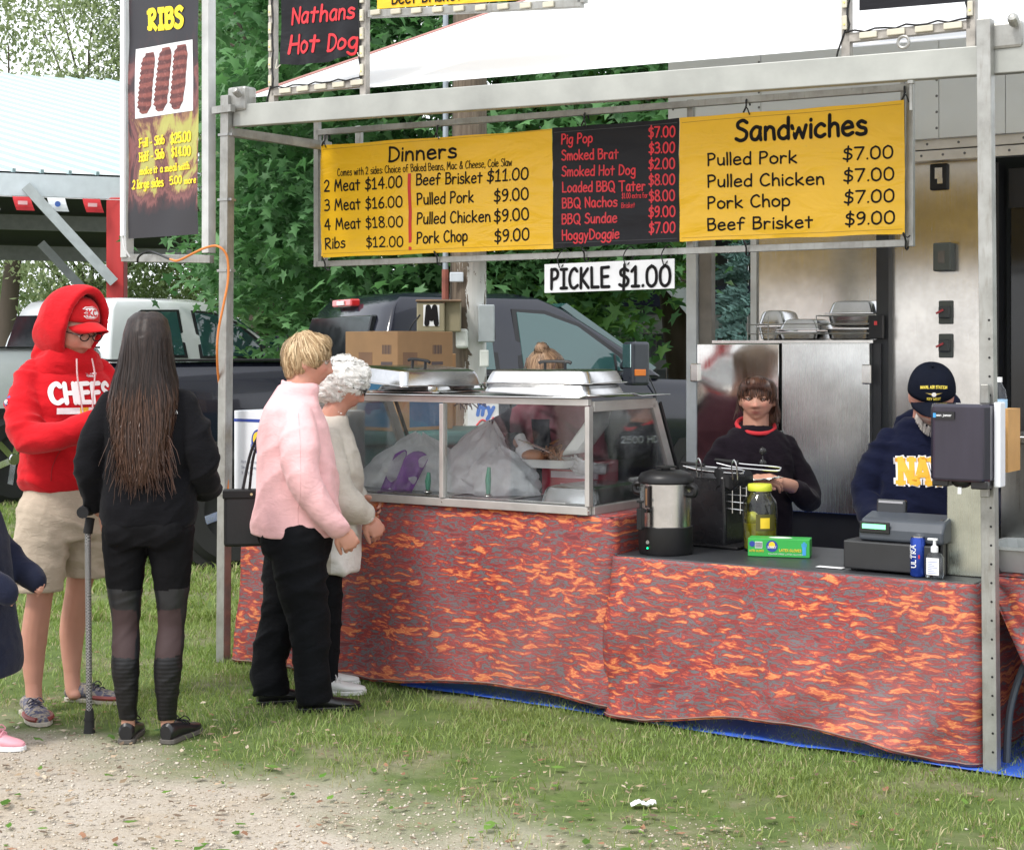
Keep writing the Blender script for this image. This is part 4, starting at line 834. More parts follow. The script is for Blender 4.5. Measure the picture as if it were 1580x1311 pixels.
rv.ob('rivets', mm('rivet', (.12, .12, .12), .5), tr, kind='stuff')
mb = MB(); c0 = sz(1412, 0, TW-.06)[0]; rv = MB()
# doorway
wallbox(1533, 1541, .55, zq_(262)+.0, TR-.10, .14, BLACK, 'door_frame'); d0 = sz(1541, 0, TR)[0]
mb = MB(); mb.box(d0, d0+1.0, TR-.09, TR-.03, 2.50, zq_(262)+.05); mb.ob('door_lintel', BLACK, tr)
mb = MB(); mb.box(d0-.02, d0+1.6, TR+.9, TR+.95, .5, 2.6); mb.box(d0-.05, d0-.02, TR+.02, TR+.9, .5, 2.6); mb.box(d0, d0+1.6, TR+.02, TR+.9, 2.55, 2.6); mb.ob('dark_interior', mm('dark_interior', (.02, .02, .022), .6), tr)
mb = MB(); mb.box(d0+.06, d0+.9, TR-.01, TR+.03, .6, zq_(268)); mb.ob('door', mat('tinted_door', (.015, .016, .017), .12, 0, var=.1), tr, bevel=.005)
mb = MB(); mb.box(d0+.055, d0+.9, TR-.02, TR-.012, zq_(268)-.2, zq_(268)-.005); mb.ob('door_top_rail', BLACK, tr)

# switches on the wall
def wallitem(name, label, px0, px1, py0, py1, t, d, m, knob=None):
    s0, z1_ = sz(px0, py0, t); s1, z0_ = sz(px1, py1, t); mb = MB(); mb.box(s0, s1, t-d, t, z0_, z1_); o = mb.ob(name, m, tr, bevel=.008, label=label); c = ((s0+s1)/2, (z0_+z1_)/2); w_ = s1-s0; h = z1_-z0_
    return o, c, w_, h, t-d
o, c, w_, h, y = wallitem('outlet_cover', 'black open outlet cover high on the steel wall', 1436, 1464, 254, 293, TR-.05, .02, BLACK)
mb = MB(); mb.box(c[0]-.018, c[0]+.02, y-.003, y, c[1]-.01, c[1]+.045); mb.box(c[0]-.005, c[0]+.022, y-.003, y, c[1]-.035, c[1]-.008); mb.ob('outlet_opening', STEELW, o)
o, c, w_, h, y = wallitem('breaker_box', 'grey green breaker box on the steel wall', 1446, 1474, 376, 419, TR-.05, .07, mm('switch_grey', (.075, .085, .075), .6))
mb = MB(); mb.box(c[0]-.02, c[0]+.015, y-.003, y, c[1]-.03, c[1]+.03); mb.ob('window', mm('switch_window', (.12, .11, .10), .2), o)
for y0, y1 in ((464, 500), (515, 552)):
    o, c, w_, h, y = wallitem('switch', None, 1449, 1471, y0, y1, TR-.05, .012, mm('switch_grey', (.075, .085, .075), .6))
    mb = MB(); mb.box(c[0]-.028, c[0]+.028, y-.03, y, c[1]-.03, c[1]+.03); mb.ob('switch_body', mm('switch_dark', (.04, .045, .045), .5), o, bevel=.006)
    mb = MB(); mb.bar((c[0]-.035, y-.04, c[1]-.006), (c[0]+.0, y-.035, c[1]+.012), .01); mb.ob('toggle', mm('toggle_red', (.4, .02, .03), .4), o)
# ================================================================ steel cabinet
TC = 2.0
cb = stall('smoker_cabinet', 'wide stainless cabinet with two mirror bright doors behind the vendor', 'cabinet')
ca = sz(1078, 0, TC)[0]; cm = sz(1207, 0, TC)[0]; ce = sz(1344, 0, TC)[0]; cf = sz(1356, 0, TC)[0]
mb = MB(); mb.box(ca, cf+.0, TC+.03, TC+.75, .0, 1.578); mb.ob('body', mm('cabinet_black', (.025, .025, .027), .45), cb)  # black casing; below the right door its black stands for the dark void
mb = MB(); mb.box(ca-.005, ce+.01, TC+.0, TC+.75, 1.579, 1.594); mb.ob('top_sheet', STEELW, cb)
mb = MB(); mb.box(ca, cm-.008, TC-.025, TC+.025, .5, 1.575); mb.ob('door', STEELD, cb, bevel=.004)
mb = MB(); mb.box(cm+.008, ce, TC-.025, TC+.025, .70, 1.58); mb.ob('door', m_steel('satin_steel_door', .26, .10, (.80, .81, .80), 1.0), cb, bevel=.004)
for s_, z_ in ((ca-.01, 1.42), (ce-.015, 1.42), (ce-.02, .84), (ca-.01, .72)):
    mb = MB(); mb.box(s_-.02, s_+.03, TC-.045, TC-.02, z_-.05, z_+.05); mb.ob('hinge', STEELW, cb, bevel=.006)
mb = MB(); mb.box(cm-.004, cm+.012, TC-.05, TC-.028, 1.03, 1.12); mb.ob('latch', ALU, cb, bevel=.003)
mb = MB(); mb.box(cf-.05, cf+.02, TC-.01, TC+.03, 1.60, 1.72); mb.ob('control_box', BLACK, cb, bevel=.004)
mb = MB(); mb.box(cf-.02, cf-.005, TC-.015, TC-.01, 1.67, 1.69); mb.ob('red_lamp', mm('lamp_red', (.7, .03, .03), .3), cb)
def pan(name, label, cat, s, t, z, w_, d, h, rz=0, grp=None, lid=True, wire=True, flip=False, tilt=None):
    o = stall(name, label, cat, s, t, z, grp, rz)
    def ring(k, z_, ins, n=5, r_=.035):
        out = []; x, y = w_/2-ins, d/2-ins
        for cx, cy, a0 in ((x-r_, y-r_, 0), (-x+r_, y-r_, 90), (-x+r_, -y+r_, 180), (x-r_, -y+r_, 270)):
            for q in range(n+1): a = R(a0+90*q/n); out.append(Vector((cx+r_*math.cos(a), cy+r_*math.sin(a), z_)))
        return out
    mb = MB()
    if not flip: mb.rings([ring(0, 0, .03), ring(0, .008, .018), ring(0, h-.004, .008), ring(0, h, -.012), ring(0, h+.004, -.012), ring(0, h+.004, .006)])
    else: mb.rings([ring(0, 0, -.014), ring(0, .004, -.014), ring(0, .006, .004), ring(0, h-.022, .016), ring(0, h-.008, .024), ring(0, h, .045)])
    mb.ob('lid_shell' if flip else 'pan_body', PANST, o, 30)
    return o
ct = 1.595
g_ = 'steel pans stacked on the cabinet'
for (px0, px1, tt, hs, lab) in ((1165, 1208, .18, (.085, .09), 'rear left steel pan on top of the steel cabinet'), (1197, 1260, .10, (.055, .07), 'middle steel pan in front on the steel cabinet'), (1271, 1345, .20, (.07, .07, .08), 'right steel pan in the taller stack on the cabinet')):
    s0 = sz(px0, 500, TC+tt)[0]; s1 = sz(px1, 500, TC+tt)[0]; z = ct; w_ = s1-s0
    for i, h in enumerate(hs):
        lb = {0: 'lowest ', 1: 'second ', 2: 'top '}[i]+lab
        pan('steel_pan', lb, 'pan', (s0+s1)/2+.006*i, TC+tt+.13, z, w_, .27, h-.012, grp=g_, rz=.03*i, flip=(i == len(hs)-1)); 
        o = bpy.context; z += h
    rk = stall('wire_rack', {1165: 'wire rack under the left pans on the cabinet', 1197: 'wire rack round the middle pans on the cabinet', 1271: 'wire rack round the right pans on the cabinet'}[px0], 'wire rack', 0, 0, 0, 'wire racks between the pans')
    for z_ in (ct+.035, ct+.085, ct+.13)[:len(hs)]:
        mb = MB(); mb.tube([(s0-.03, TC+tt+.25, z_), (s0-.03, TC+tt-.03, z_), (s1+.03, TC+tt-.03, z_), (s1+.03, TC+tt+.25, z_)], .0035, 5); mb.ob('wire', ALU, rk)
    mb = MB(); mb.tube([(s0-.03, TC+tt-.03, ct), (s0-.03, TC+tt-.03, ct+.13)], .003, 5); mb.ob('upright_wire', ALU, rk)
# ================================================================ glass case
gc = stall('display_case', 'aluminium and glass food display case on the flame print table', 'display case')
S0, S1, SM, Z0, Z1, TB0, TB1 = .58, 2.10, 1.342, .842, 1.335, .84, .60
GALU = mat('case_aluminium', (.52, .50, .48), .35, .6, var=.15, scale=6, bump=.1)
def gbar(a, b, w_=.028, h=.02, nm='frame_bar', up=(0, 0, 1), m=None): mb = MB(); mb.bar(a, b, w_, h, up=up); return mb.ob(nm, m or GALU, gc, bevel=.002)
gbar((S0, .015, Z0+.02), (S1, .015, Z0+.02), .03, .035); gbar((S0, .02, Z1-.012), (S1, .02, Z1-.012), .03, .028)
for s_ in (S0, SM, S1): gbar((s_, .012, Z0+.04), (s_, .012, Z1-.03), .022, .034, up=(0, 1, 0))
gbar((S1, .035, Z0+.02), (S1, TB0, Z0+.02), .03, .035); gbar((S1, .04, Z1-.03), (S1, TB1, Z1-.03), .02, .045); gbar((S0, .035, Z0+.02), (S0, TB0, Z0+.02), .03, .035); gbar((S0, .04, Z1-.03), (S0, TB1, Z1-.03), .02, .045)
for s_ in (S0, S1):
    gbar((s_, TB0-.01, Z0+.03), (s_, TB1-.01, Z1-.03), .02, .05); gbar((s_+.004, TB0+.05, Z0+.03), (s_+.004, TB1+.05, Z1-.03), .01, .02, m=BLACK)
gbar((S0, TB0, Z0+.02), (S1, TB0, Z0+.02), .03, .035); 
for s_ in (S0, SM, S1):
    for z_ in (Z0+.022, Z1-.045, Z0+.09):
        mb = MB(); mb.lathe([(.006, 0), (.004, .003)], 8, (s_, .0025, z_), M=Matrix.Rotation(R(90), 3, 'X')); mb.ob('screw', STEELW, gc)
mb = MB(); mb.grid(lambda u, v: Vector((S0-.03+(S1-S0+.07)*u, -.015+.70*v, Z1+.006+.004*math.sin(u*9)*v+(.012 if u > .97 and v < .6 else 0))), 40, 10); mb.ob('top_sheet', m_steel('case_top_steel', .22, .05, (.75, .76, .77), 4), gc, True, solid=.004)
def pane(v, nm='glass_pane'): mb = MB(); n = (Vector(v[1])-Vector(v[0])).cross(Vector(v[2])-Vector(v[0])).normalized()*.004; mb.add(v+[tuple(Vector(p)+n) for p in v], [(0,1,2,3), (7,6,5,4), (0,4,5,1), (1,5,6,2), (2,6,7,3), (3,7,4,0)]); return mb.ob(nm, GLASS, gc)
pane([(S0+.012, .018, Z0+.035), (SM-.012, .018, Z0+.035), (SM-.012, .018, Z1-.025), (S0+.012, .018, Z1-.025)]); pane([(SM+.012, .018, Z0+.035), (S1-.012, .018, Z0+.035), (S1-.012, .018, Z1-.025), (SM+.012, .018, Z1-.025)])
pane([(S1, .035, Z0+.035), (S1, TB0-.03, Z0+.035), (S1, TB1-.02, Z1-.05), (S1, .035, Z1-.05)]); pane([(S0, .035, Z0+.035), (S0, TB0-.03, Z0+.035), (S0, TB1-.02, Z1-.05), (S0, .035, Z1-.05)])
mb = MB(); mb.box(S0+.02, S1-.02, .04, TB0-.02, Z0+.002, Z0+.03); mb.ob('steam_table_top', STEEL, gc)
for i, s_ in enumerate((.75, 1.1, 1.45, 1.78)):
    mb = MB(); mb.box(s_-.15, s_+.15, .10, .60, Z0+.031, Z0+.034); mb.ob('well', mm('well_dark', (.10, .11, .13), .25, .6), gc)
    mb = MB(); mb.tube([(s_-.155, .09, Z0+.037), (s_+.155, .09, Z0+.037), (s_+.155, .61, Z0+.037), (s_-.155, .61, Z0+.037), (s_-.155, .09, Z0+.037)], .005, 6); mb.ob('well_rim', STEELW, gc)
pan('pan_cover', 'low steel pan lid inside the glass case at its right end', 'pan cover', 1.93, .34, Z0+.032, .30, .46, .075, flip=True)
pan('pan_cover', 'small steel lid at the right rear inside the case', 'pan cover', 1.97, .62, Z0+.034, .22, .2, .05, flip=True)
# lids on top of the case
zt = Z1+.013
def handle(o, z, w_=.11):
    mb = MB(); mb.tube(catmull([(-w_/2-.02, 0, z+.028), (-w_/2, 0, z+.034), (0, 0, z+.036), (w_/2, 0, z+.034), (w_/2+.02, 0, z+.028)], 4), .0075, 8); mb.tube([(-w_/2+.01, 0, z), (-w_/2+.01, 0, z+.034)], .007, 8); mb.tube([(w_/2-.01, 0, z), (w_/2-.01, 0, z+.034)], .007, 8); mb.ob('handle', BLACK, o, True)
a_, t_ = onz(627, 605, zt); 
o = pan('steel_pan', 'upside down steel pan under the handled lid on the case', 'pan', 1.02, .36, zt, .36, .50, .035, rz=.10, flip=True); 
o = pan('pan_cover', 'steel chafing lid with black handle tilted on the left of the case top', 'pan cover', .99, .30, zt+.040, .37, .52, .075, rz=-.20, flip=True); o.rotation_euler.y = .07; handle(o, .075)
o = pan('steel_pan', 'lower upturned steel pan on the right of the case top', 'pan', 1.73, .34, zt, .53, .44, .055, rz=.12, flip=True); o.rotation_euler.y = .03
o = pan('pan_cover', 'upper steel lid resting on the right pan of the case top', 'pan cover', 1.725, .35, zt+.048, .52, .43, .062, rz=.13, flip=True); handle(o, .062, .12)
# ---- contents of the case
BAGM = NT('white_plastic_bag'); BAGM.set((.93, .94, .96), .35, 0, .5); tr_ = BAGM.n('BsdfTranslucent'); tr_.inputs['Color'].default_value = (.95, .97, 1, 1); ms = BAGM.n('MixShader'); ms.inputs[0].default_value = .45; BAGM.l(BAGM.b.outputs[0], ms.inputs[1]); BAGM.l(tr_.outputs[0], ms.inputs[2]); tp_ = BAGM.n('BsdfTransparent'); m2 = BAGM.n('MixShader'); m2.inputs[0].default_value = .04; BAGM.l(ms.outputs[0], m2.inputs[1]); BAGM.l(tp_.outputs[0], m2.inputs[2]); BAGM.l(m2.outputs[0], BAGM.N['Material Output'].inputs['Surface']); BAGM.bump(BAGM.noise(BAGM.coord('Object', (3, 3, 1.5)), 7, 5, .6, 1.2), .8, .03)
def bag(label, s, t, z, w_, d, h, seed, horn=None):
    o = stall('plastic_bag', label, 'plastic bag', s, t, z, 'thin white plastic bags in the case'); 
    def fn(u, v):
        a = 2*math.pi*u; k = math.sin(math.pi*min(1, .12+.88*(1-v))/2) if v > .0 else 1; rr_ = (1-v**2.2*.93)*(1+.28*nz((math.cos(a), math.sin(a), v*2), 2.2, seed)+.10*math.sin(a*5+seed+v*3))
        p = Vector((w_/2*rr_*math.cos(a), d/2*rr_*math.sin(a), h*v*(1+.15*nz((math.cos(a), math.sin(a), 2), 2, seed))))
        if horn: p.x += horn[0]*v**3; 
        return p
    mb = MB(); mb.grid(fn, 60, 26); mb.ob('bag_film', BAGM.m, o, True, recalc=False); return o
bag('limp white plastic bag at the left inside the glass case', .93, .40, Z0+.04, .62, .38, .25, 3)
bag('white plastic bag with twisted peak left of the centre upright', 1.27, .42, Z0+.04, .40, .36, .32, 8, (.06,))
bag('white plastic bag lying low right of the centre upright', 1.42, .34, Z0+.04, .40, .32, .21, 15)
mb = MB(); o = stall('purple_bag', 'purple printed snack bag leaning inside the case', 'bag', .93, .20, Z0+.035)
mb.grid(lambda u, v: Vector((-.09+.18*u+.05*v, .03*math.sin(u*9)*(.5+v)+.05*v, .17*v+.02*math.sin(u*11)*v)), 18, 12); mb.ob('film', mat('purple_film', (.22, .06, .35), .35, var=.4, scale=12), o, True, solid=.003)
mb = MB(); mb.lathe([(.012, 0), (.012, .001)], 14, (-.03, -.035, .10), M=Matrix.Rotation(R(90), 3, 'X')); mb.ob('printed_dot', WHT, o)
cx = stall('chips_box', 'red and white chips carton lying upside down in the case', 'box', 1.56, .50, Z0+.035, rz=.03)
mb = MB(); mb.box(0, .30, 0, .2, 0, .155); mb.ob('carton', mat('carton_red', (.42, .02, .05), .5), cx, bevel=.003)
mb = MB(); mb.box(.03, .30, -.001, 0, .115, .150); mb.ob('dark_stripe', mm('stripe_dark', (.05, .01, .03), .5), cx); mb = MB(); mb.box(.05, .30, -.001, 0, .075, .105); mb.box(.10, .19, -.001, 0, .005, .05); mb.ob('white_panel', mm('carton_white', (.6, .5, .55), .5), cx)
tm = text_mb('CHIPS', .022, width=.13, bold=.16, slab=True, x=0, z=0); tm.xf(Matrix.Translation((.07, -.0015, .145)) @ Matrix.Rotation(math.pi, 4, 'X') @ Matrix.Scale(-1, 4, (0, 1, 0))); tm.ob('lettering', mm('carton_letter', (.6, .5, .5), .5), cx, recalc=False)
# styrofoam clamshell
fm = stall('takeout_container', 'open white foam takeout container held in the case', 'takeout container', 1.66, .44, 1.005, rz=.1)
FOAM = mat('white_foam', (.80, .80, .80), .6, var=.03)
def tray(w_, d, h):
    mb = MB()
    def rg(x, y, z, r_=.03): 
        out = []
        for cx_, cy_, a0 in ((x-r_, y-r_, 0), (-x+r_, y-r_, 90), (-x+r_, -y+r_, 180), (x-r_, -y+r_, 270)):
            for q in range(4): a = R(a0+30*q); out.append(Vector((cx_+r_*math.cos(a), cy_+r_*math.sin(a), z)))
        return out
    mb.rings([rg(w_/2-.03, d/2-.03, 0), rg(w_/2, d/2, h), rg(w_/2+.008, d/2+.008, h), rg(w_/2-.006, d/2-.006, h), rg(w_/2-.035, d/2-.035, .005)]); return mb
tray(.235, .22, .04).ob('tray', FOAM, fm, True); lidm = tray(.235, .22, .035); lidm.xf(Matrix.Translation((.125, 0, .045)) @ Matrix.Rotation(R(-52), 4, 'Y') @ Matrix.Translation((.12, 0, .0))); lidm.ob('lid', FOAM, fm, True)
mb = MB(); mb.ell((-.085, -.03, .05), (.06, .05, .032), 18, 10); bun = mb.ob('bread_bun', mat('bun', (.42, .16, .06), .5, var=.2), None, True); bun.parent = None; bun.location = BP(1.66, .44, 1.005); bun.rotation_euler = (0, 0, BANG+.1); tag(bun, 'round orange brown bun on the open foam container', 'bread bun')
mt = stall('pulled_meat', 'shredded brown barbecue meat gripped above the foam container', 'meat', 1.68, .42, 1.06); mb = MB(); r = random.Random(4)
for i in range(60):
    p = Vector((r.gauss(-.02, .022), r.gauss(0, .02), r.gauss(.01, .018))); mb.tube(catmull([p, p+Vector((r.uniform(-.03, .03), r.uniform(-.02, .02), r.uniform(-.02, .02))), p+Vector((r.uniform(-.03, .03), r.uniform(-.02, .02), r.uniform(-.035, .01)))], 3), .004, 5)
mb.ob('shreds', mat('pulled_pork', (.26, .10, .045), .6, var=.4, scale=30), mt, True, kind='stuff')
tg = stall('tongs', 'steel serving tongs in the gloved hand inside the case', 'tongs', 1.57, .40, 1.10)
for d_ in (-.01, .012):
    mb = MB(); mb.bar((-.07, d_*.3, .03), (.11, d_, -.025), .018, .003); mb.ob('arm', STEELW, tg)
for (s_, t_, h, lb) in ((1.15, .16, .10, 'green handled scoop standing near the centre upright'), (1.50, .14, .14, 'tall green utensil handle right of the centre upright')):
    o = stall('serving_spoon', lb, 'utensil', s_, t_, Z0+.035); mb = MB(); mb.tube([(0, 0, .02), (0, 0, h*.6), (.004, 0, h)], [.010, .014, .008], 10); mb.ob('handle', mat('green_plastic', (.05, .30, .20), .4), o, True); mb = MB(); mb.ell((0, 0, .01), (.02, .02, .012), 12, 6); mb.ob('bowl', STEEL, o, True)
# ================================================================ behind the case
bn = thing('wheeled_bin', 'teal green plastic bin behind the glass case', 'bin', (-.48, 9.15, 0), .05)
TEAL = mat('teal_plastic', (.05, .16, .15), .45, var=.12)
mb = MB(); mb.rings([[Vector((x*a, y*b, z)) for x, y in ((-1,-1),(1,-1),(1,1),(-1,1))] for a, b, z in ((.30, .24, .05), (.36, .28, 1.02))]); mb.ob('body', TEAL, bn, bevel=.03, seg=3)
mb = MB(); mb.box(-.40, .40, -.32, .30, 1.02, 1.10); mb.ob('lid', TEAL, bn, bevel=.025, seg=3)
mb = MB(); mb.box(-.1, .08, -.35, -.32, 1.00, 1.09); mb.ob('handle', TEAL, bn, bevel=.01)
bx = thing('cardboard_box', 'large tan cardboard carton with blue print behind the case', 'box', (-.62, 8.78, 1.10), R(48))
CARD = mat('cardboard', (.40, .235, .115), .8, var=.08, bump=.1); mb = MB(); BW, BD, BH = .43, .42, .545
mb.box(0, BW, 0, BD, 0, BH); mb.ob('carton', CARD, bx, bevel=.004)
PBL = mm('carton_print', (.13, .10, .10), .8); CBL = mm('carton_blue', (.03, .14, .26), .7)
def cface(par, x, zz, w_, h, m, face):  # decals on front (y=0) or left (x=0) face
    mb = MB()
    if face == 'f': mb.box(x, x+w_, -.0012, -.0002, zz, zz+h)
    else: mb.box(-.0012, -.0002, x, x+w_, zz, zz+h)
    return mb.ob('print', m, par)
for face, o0 in (('f', 0), ('l', 0)):
    for k in range(9): cface(bx, (.27 if face == 'f' else .05)+k*.008+(.002 if k % 3 else 0), .42, .004, .05, PBL, face)
    cface(bx, (.26 if face == 'f' else .04), .36, .09, .018, PBL, face); cface(bx, (.28 if face == 'f' else .06), .325, .05, .012, PBL, face); cface(bx, .04 if face == 'f' else .20, .36, .11, .07, mm('carton_print_faint', (.26, .15, .09), .8), face)
    cface(bx, (.09 if face == 'f' else .06), .02, .26, .26, CBL, face)
mb = MB(); mb.box(-.002, BW+.002, BD*.47, BD*.53, BH, BH+.001); mb.ob('tape', mm('tape', (.5, .36, .22), .3), bx)
bx2 = thing('cardboard_box', 'smaller cardboard carton tucked behind the large tan one', 'box', (-.72, 9.35, 1.10), R(10)); mb = MB(); mb.box(0, .4, 0, .3, 0, .42); mb.ob('carton', CARD, bx2, bevel=.004)
wj = thing('wire_tangle', 'tangle of thin black wires behind the glass case', 'wires', (-.23, 8.6, 1.30)); mb = MB(); r = random.Random(9)
for i in range(26):
    p = Vector((r.uniform(-.08, .08), r.uniform(-.05, .05), r.uniform(-.03, .05))); mb.tube(catmull([p+Vector((r.uniform(-.08, .08), 0, -.05)), p, p+Vector((r.uniform(-.06, .06), 0, .04)), p+Vector((r.uniform(-.1, .1), 0, -.03))], 4), .003, 4)
mb.ob('wires', BLACK, wj, kind='stuff')
# white carton on the low table
wc = stall('white_carton', 'white container carton with blue sun logo beside the left post', 'box', -.02, .12, .731, rz=-.04); mb = MB(); mb.box(0, .52, 0, .40, 0, .51); mb.ob('carton', mat('white_card', (.70, .72, .76), .6, var=.03), wc, bevel=.003)
BLU = mat('logo_blue', (.02, .05, .30), .5); YLW = mat('logo_yellow', (.80, .55, .03), .5)
mb = MB(); mb.box(0, .52, -.0012, -.0002, .455, .470); mb.ob('blue_line', BLU, wc); mb = MB(); mb.box(0, .52, -.0012, -.0002, .018, .034); mb.ob('yellow_line', YLW, wc)
RX = Matrix.Rotation(R(90), 3, 'X')
def disc(par, x, z, r_, y, m, nm, sy=1., M=None):
    mb = MB(); mb.lathe([(r_, 0), (r_, .0006)], 32, (0, 0, 0), M=RX); mb.v = [(vx+x, vy+y, vz*sy+z) for vx, vy, vz in mb.v]
    return mb.ob(nm, m, par)
lx = .165
disc(wc, lx, .36, .044, -.0012, BLU, 'logo_ring', 1.35); disc(wc, lx, .372, .033, -.0022, YLW, 'logo_sun', 1.1)
mb = MB(); mb.box(lx-.046, lx+.07, -.0042, -.0034, .318, .345); mb.ob('logo_band', BLU, wc); text(wc, 'SUNSET', WHT, .020, x=lx-.040, z=.321, width=.11, bold=.2, off=.0046)
mb = MB(); mb.bar((lx, -.0032, .352), (lx+.003, -.0032, .38), .003, .001); [mb.bar((lx+.003, -.0032, .38), (lx+.003+.014*math.cos(a), -.0032, .38+.010*math.sin(a)), .003, .001) for a in (.3, 1.3, 2.2, 2.9)]; mb.ob('logo_palm', BLU, wc)
for i, s_ in enumerate(('Hot Containers @', 'Single Compartment', '9 x 9 in')): text(wc, s_, mm('pale_print', (.25, .28, .36), .6), .014, x=.05, z=.25-i*.028, width=(.18, .19, .08)[i], bold=.12)
# ================================================================ things on the front table
HT = .687
s, t = onz(1012, 856, HT)
ur = stall('coffee_urn', 'steel and black coffee urn on the front table', 'urn', s, t+.09, HT)
mb = MB(); mb.lathe([(.112, 0), (.116, .01), (.116, .115), (.110, .118)], 40); mb.ob('base', BLACK, ur, True)
mb = MB(); mb.lathe([(.110, .112), (.110, .30), (.113, .302)], 48); mb.ob('body', m_steel('urn_steel', .24, .02, (.64, .63, .62), 5), ur, True)
mb = MB(); mb.lathe([(.112, .296), (.118, .302), (.118, .318), (.105, .338), (.07, .35), (0.001, .352)], 40); mb.ob('lid', BLACK, ur, True)
mb = MB(); mb.lathe([(.02, .35), (.02, .36), (.045, .362), (.045, .368), (.001, .370)], 20); mb.ob('lid_knob', BLACK, ur, True)
for sg in (-1, 1):
    mb = MB(); mb.tube(catmull([(sg*.105, 0, .285), (sg*.13, -.01, .29), (sg*.145, -.01, .28), (sg*.14, -.01, .255), (sg*.11, 0, .25)], 4), .013, 8); mb.ob('handle', BLACK, ur, True)
mb = MB(); mb.tube([(-.025, -.118, .20), (-.025, -.118, .29)], .011, 8); mb.ob('sight_glass', mm('sight_dark', (.03, .02, .02), .2), ur, True)
mb = MB(); mb.tube([(-.025, -.127, .21), (-.025, -.127, .28)], .004, 8); mb.ob('sight_tube', mm('sight_brown', (.2, .1, .05), .2), ur, True)
mb = MB(); mb.tube([(-.04, -.11, .185), (-.04, -.155, .185)], .010, 8); mb.box(-.052, -.028, -.165, -.135, .11, .20); mb.tube([(-.04, -.15, .20), (-.04, -.15, .226)], .006, 8); mb.box(-.056, -.024, -.158, -.146, .222, .232); mb.ob('tap', BLACK, ur, bevel=.003)
disc(ur, -.025, .055, .008, -.117, ALU, 'switch_knob'); mb = MB(); mb.ell((-.025, -.118, .03), (.004, .003, .004), 10, 6); gm = NT('green_led'); gm.set((.0, .3, .08), .3); gm.b.inputs['Emission Color'].default_value = (0, 1, .3, 1); gm.b.inputs['Emission Strength'].default_value = 2; mb.ob('green_lamp', gm.m, ur, True)
# cooler behind the urn
ck = stall('cooler', 'small white cooler with blue stripe behind the coffee urn', 'cooler', sz(978, 0, 1.0)[0], 1.0, HT-.11); mb = MB(); mb.box(-.02, .24, 0, .2, 0, .30); mb.ob('body', mm('cooler_white', (.72, .74, .76), .4), ck, bevel=.01); mb = MB(); mb.box(-.03, .25, -.01, .21, .30, .345); mb.ob('lid', mm('cooler_white', (.72, .74, .76), .4), ck, bevel=.01); mb = MB(); mb.box(-.022, .242, -.003, -.001, .27, .29); mb.ob('stripe', BLU, ck)
# fryer
s, t = onz(1075, 842, HT)
fr = stall('deep_fryer', 'black tabletop fryer with wire baskets beside the urn', 'fryer', s+.03, t+.14, HT, rz=-.1)
mb = MB(); mb.rings([[Vector((x*a, y*b, z)) for x, y in ((-1,-1),(1,-1),(1,1),(-1,1))] for a, b, z in ((.115, .12, 0), (.12, .125, .10), (.115, .13, .30), (.10, .11, .335))]); mb.ob('body', mat('fryer_black', (.014, .014, .016), .25, var=.3, bump=.3, bscale=20), fr, bevel=.012, seg=3)
mb = MB(); mb.box(-.14, .20, -.16, .1, -.0, .012); mb.ob('base_tray', BLACK, fr, bevel=.004)
mb = MB(); mb.grid(lambda u, v: Vector((.06+.13*u, -.12-.01*math.sin(u*8), .33-.10*v*(1-u*.6)+.02*math.sin(u*7))), 12, 8); mb.ob('black_liner', BLACK, fr, True, solid=.003)
WIRE = mm('bright_wire', (.6, .6, .6), .25, 1)
for y0, z0_, x0_, x1_ in ((-.10, .345, -.10, .20), (-.03, .36, .03, .34)):
    mb = MB(); mb.tube(catmull([(x0_, y0, z0_+.01), (x0_+.12, y0, z0_), (x1_-.02, y0, z0_-.005), (x1_, y0-.01, z0_-.012), (x1_-.02, y0-.02, z0_-.02), (x0_+.1, y0-.02, z0_-.015), (x0_, y0-.02, z0_)], 5), .0035, 6); mb.ob('basket_handle', WIRE, fr, True)
    mb = MB(); mb.tube([(x0_-.02, y0, z0_+.012), (x0_+.1, y0, z0_+.006)], .008, 8); mb.ob('grip', BLACK, fr, True)
mb = MB()
for k in range(4): mb.tube([(.10, -.10+.0*k, .17+.03*k), (.21, -.10, .165+.032*k)], .0025, 5)
for x in (.10, .14, .18, .21): mb.tube([(x, -.10, .15), (x, -.10, .27)], .0025, 5)
mb.ob('wire_basket', WIRE, fr)
for x in (-.02, .16):
    mb = MB(); mb.tube(catmull([(x, -.13, .30), (x, -.14, .36), (x+.012, -.14, .385), (x+.024, -.14, .36), (x+.024, -.13, .30)], 4), .003, 6); mb.ob('clip', WIRE, fr, True)
# pickle jar
s, t = onz(1162, 851, HT)
jr = stall('pickle_jar', 'big glass jar of yellow green pickle brine with a yellow lid', 'jar', s, t+.07, HT)
mb = MB(); mb.lathe([(.064, 0), (.072, .008), (.074, .02), (.074, .19), (.068, .215), (.050, .238), (.047, .245), (.047, .262)], 36); mb.ob('glass_body', m_glass('jar_glass', (.86, .90, .84), 1., .03), jr, True)
JL = NT('pickle_brine'); JL.set(JL.ramp(JL.noise(JL.coord(), 14, 3), [(.35, (.30, .26, .01)), (.7, (.62, .52, .02))]), .15); mb = MB(); mb.lathe([(.060, .004), (.069, .012), (.070, .12)], 32); mb.ob('brine', JL.m, jr, True)
for i in range(4): mb = MB(); mb.ell((.035*math.cos(i*1.7-2.2), .035*math.sin(i*1.7-2.2)*1.1-.01, .07+.02*i), (.028, .028, .035), 12, 8); mb.ob('pickle', mm('pickle', (.45, .42, .03), .4), jr, True)
mb = MB(); mb.lathe([(.05, .255), (.052, .258), (.052, .278), (.049, .284)], 32); mb.ob('lid', mat('jar_lid', (.62, .66, .05), .4), jr, True)
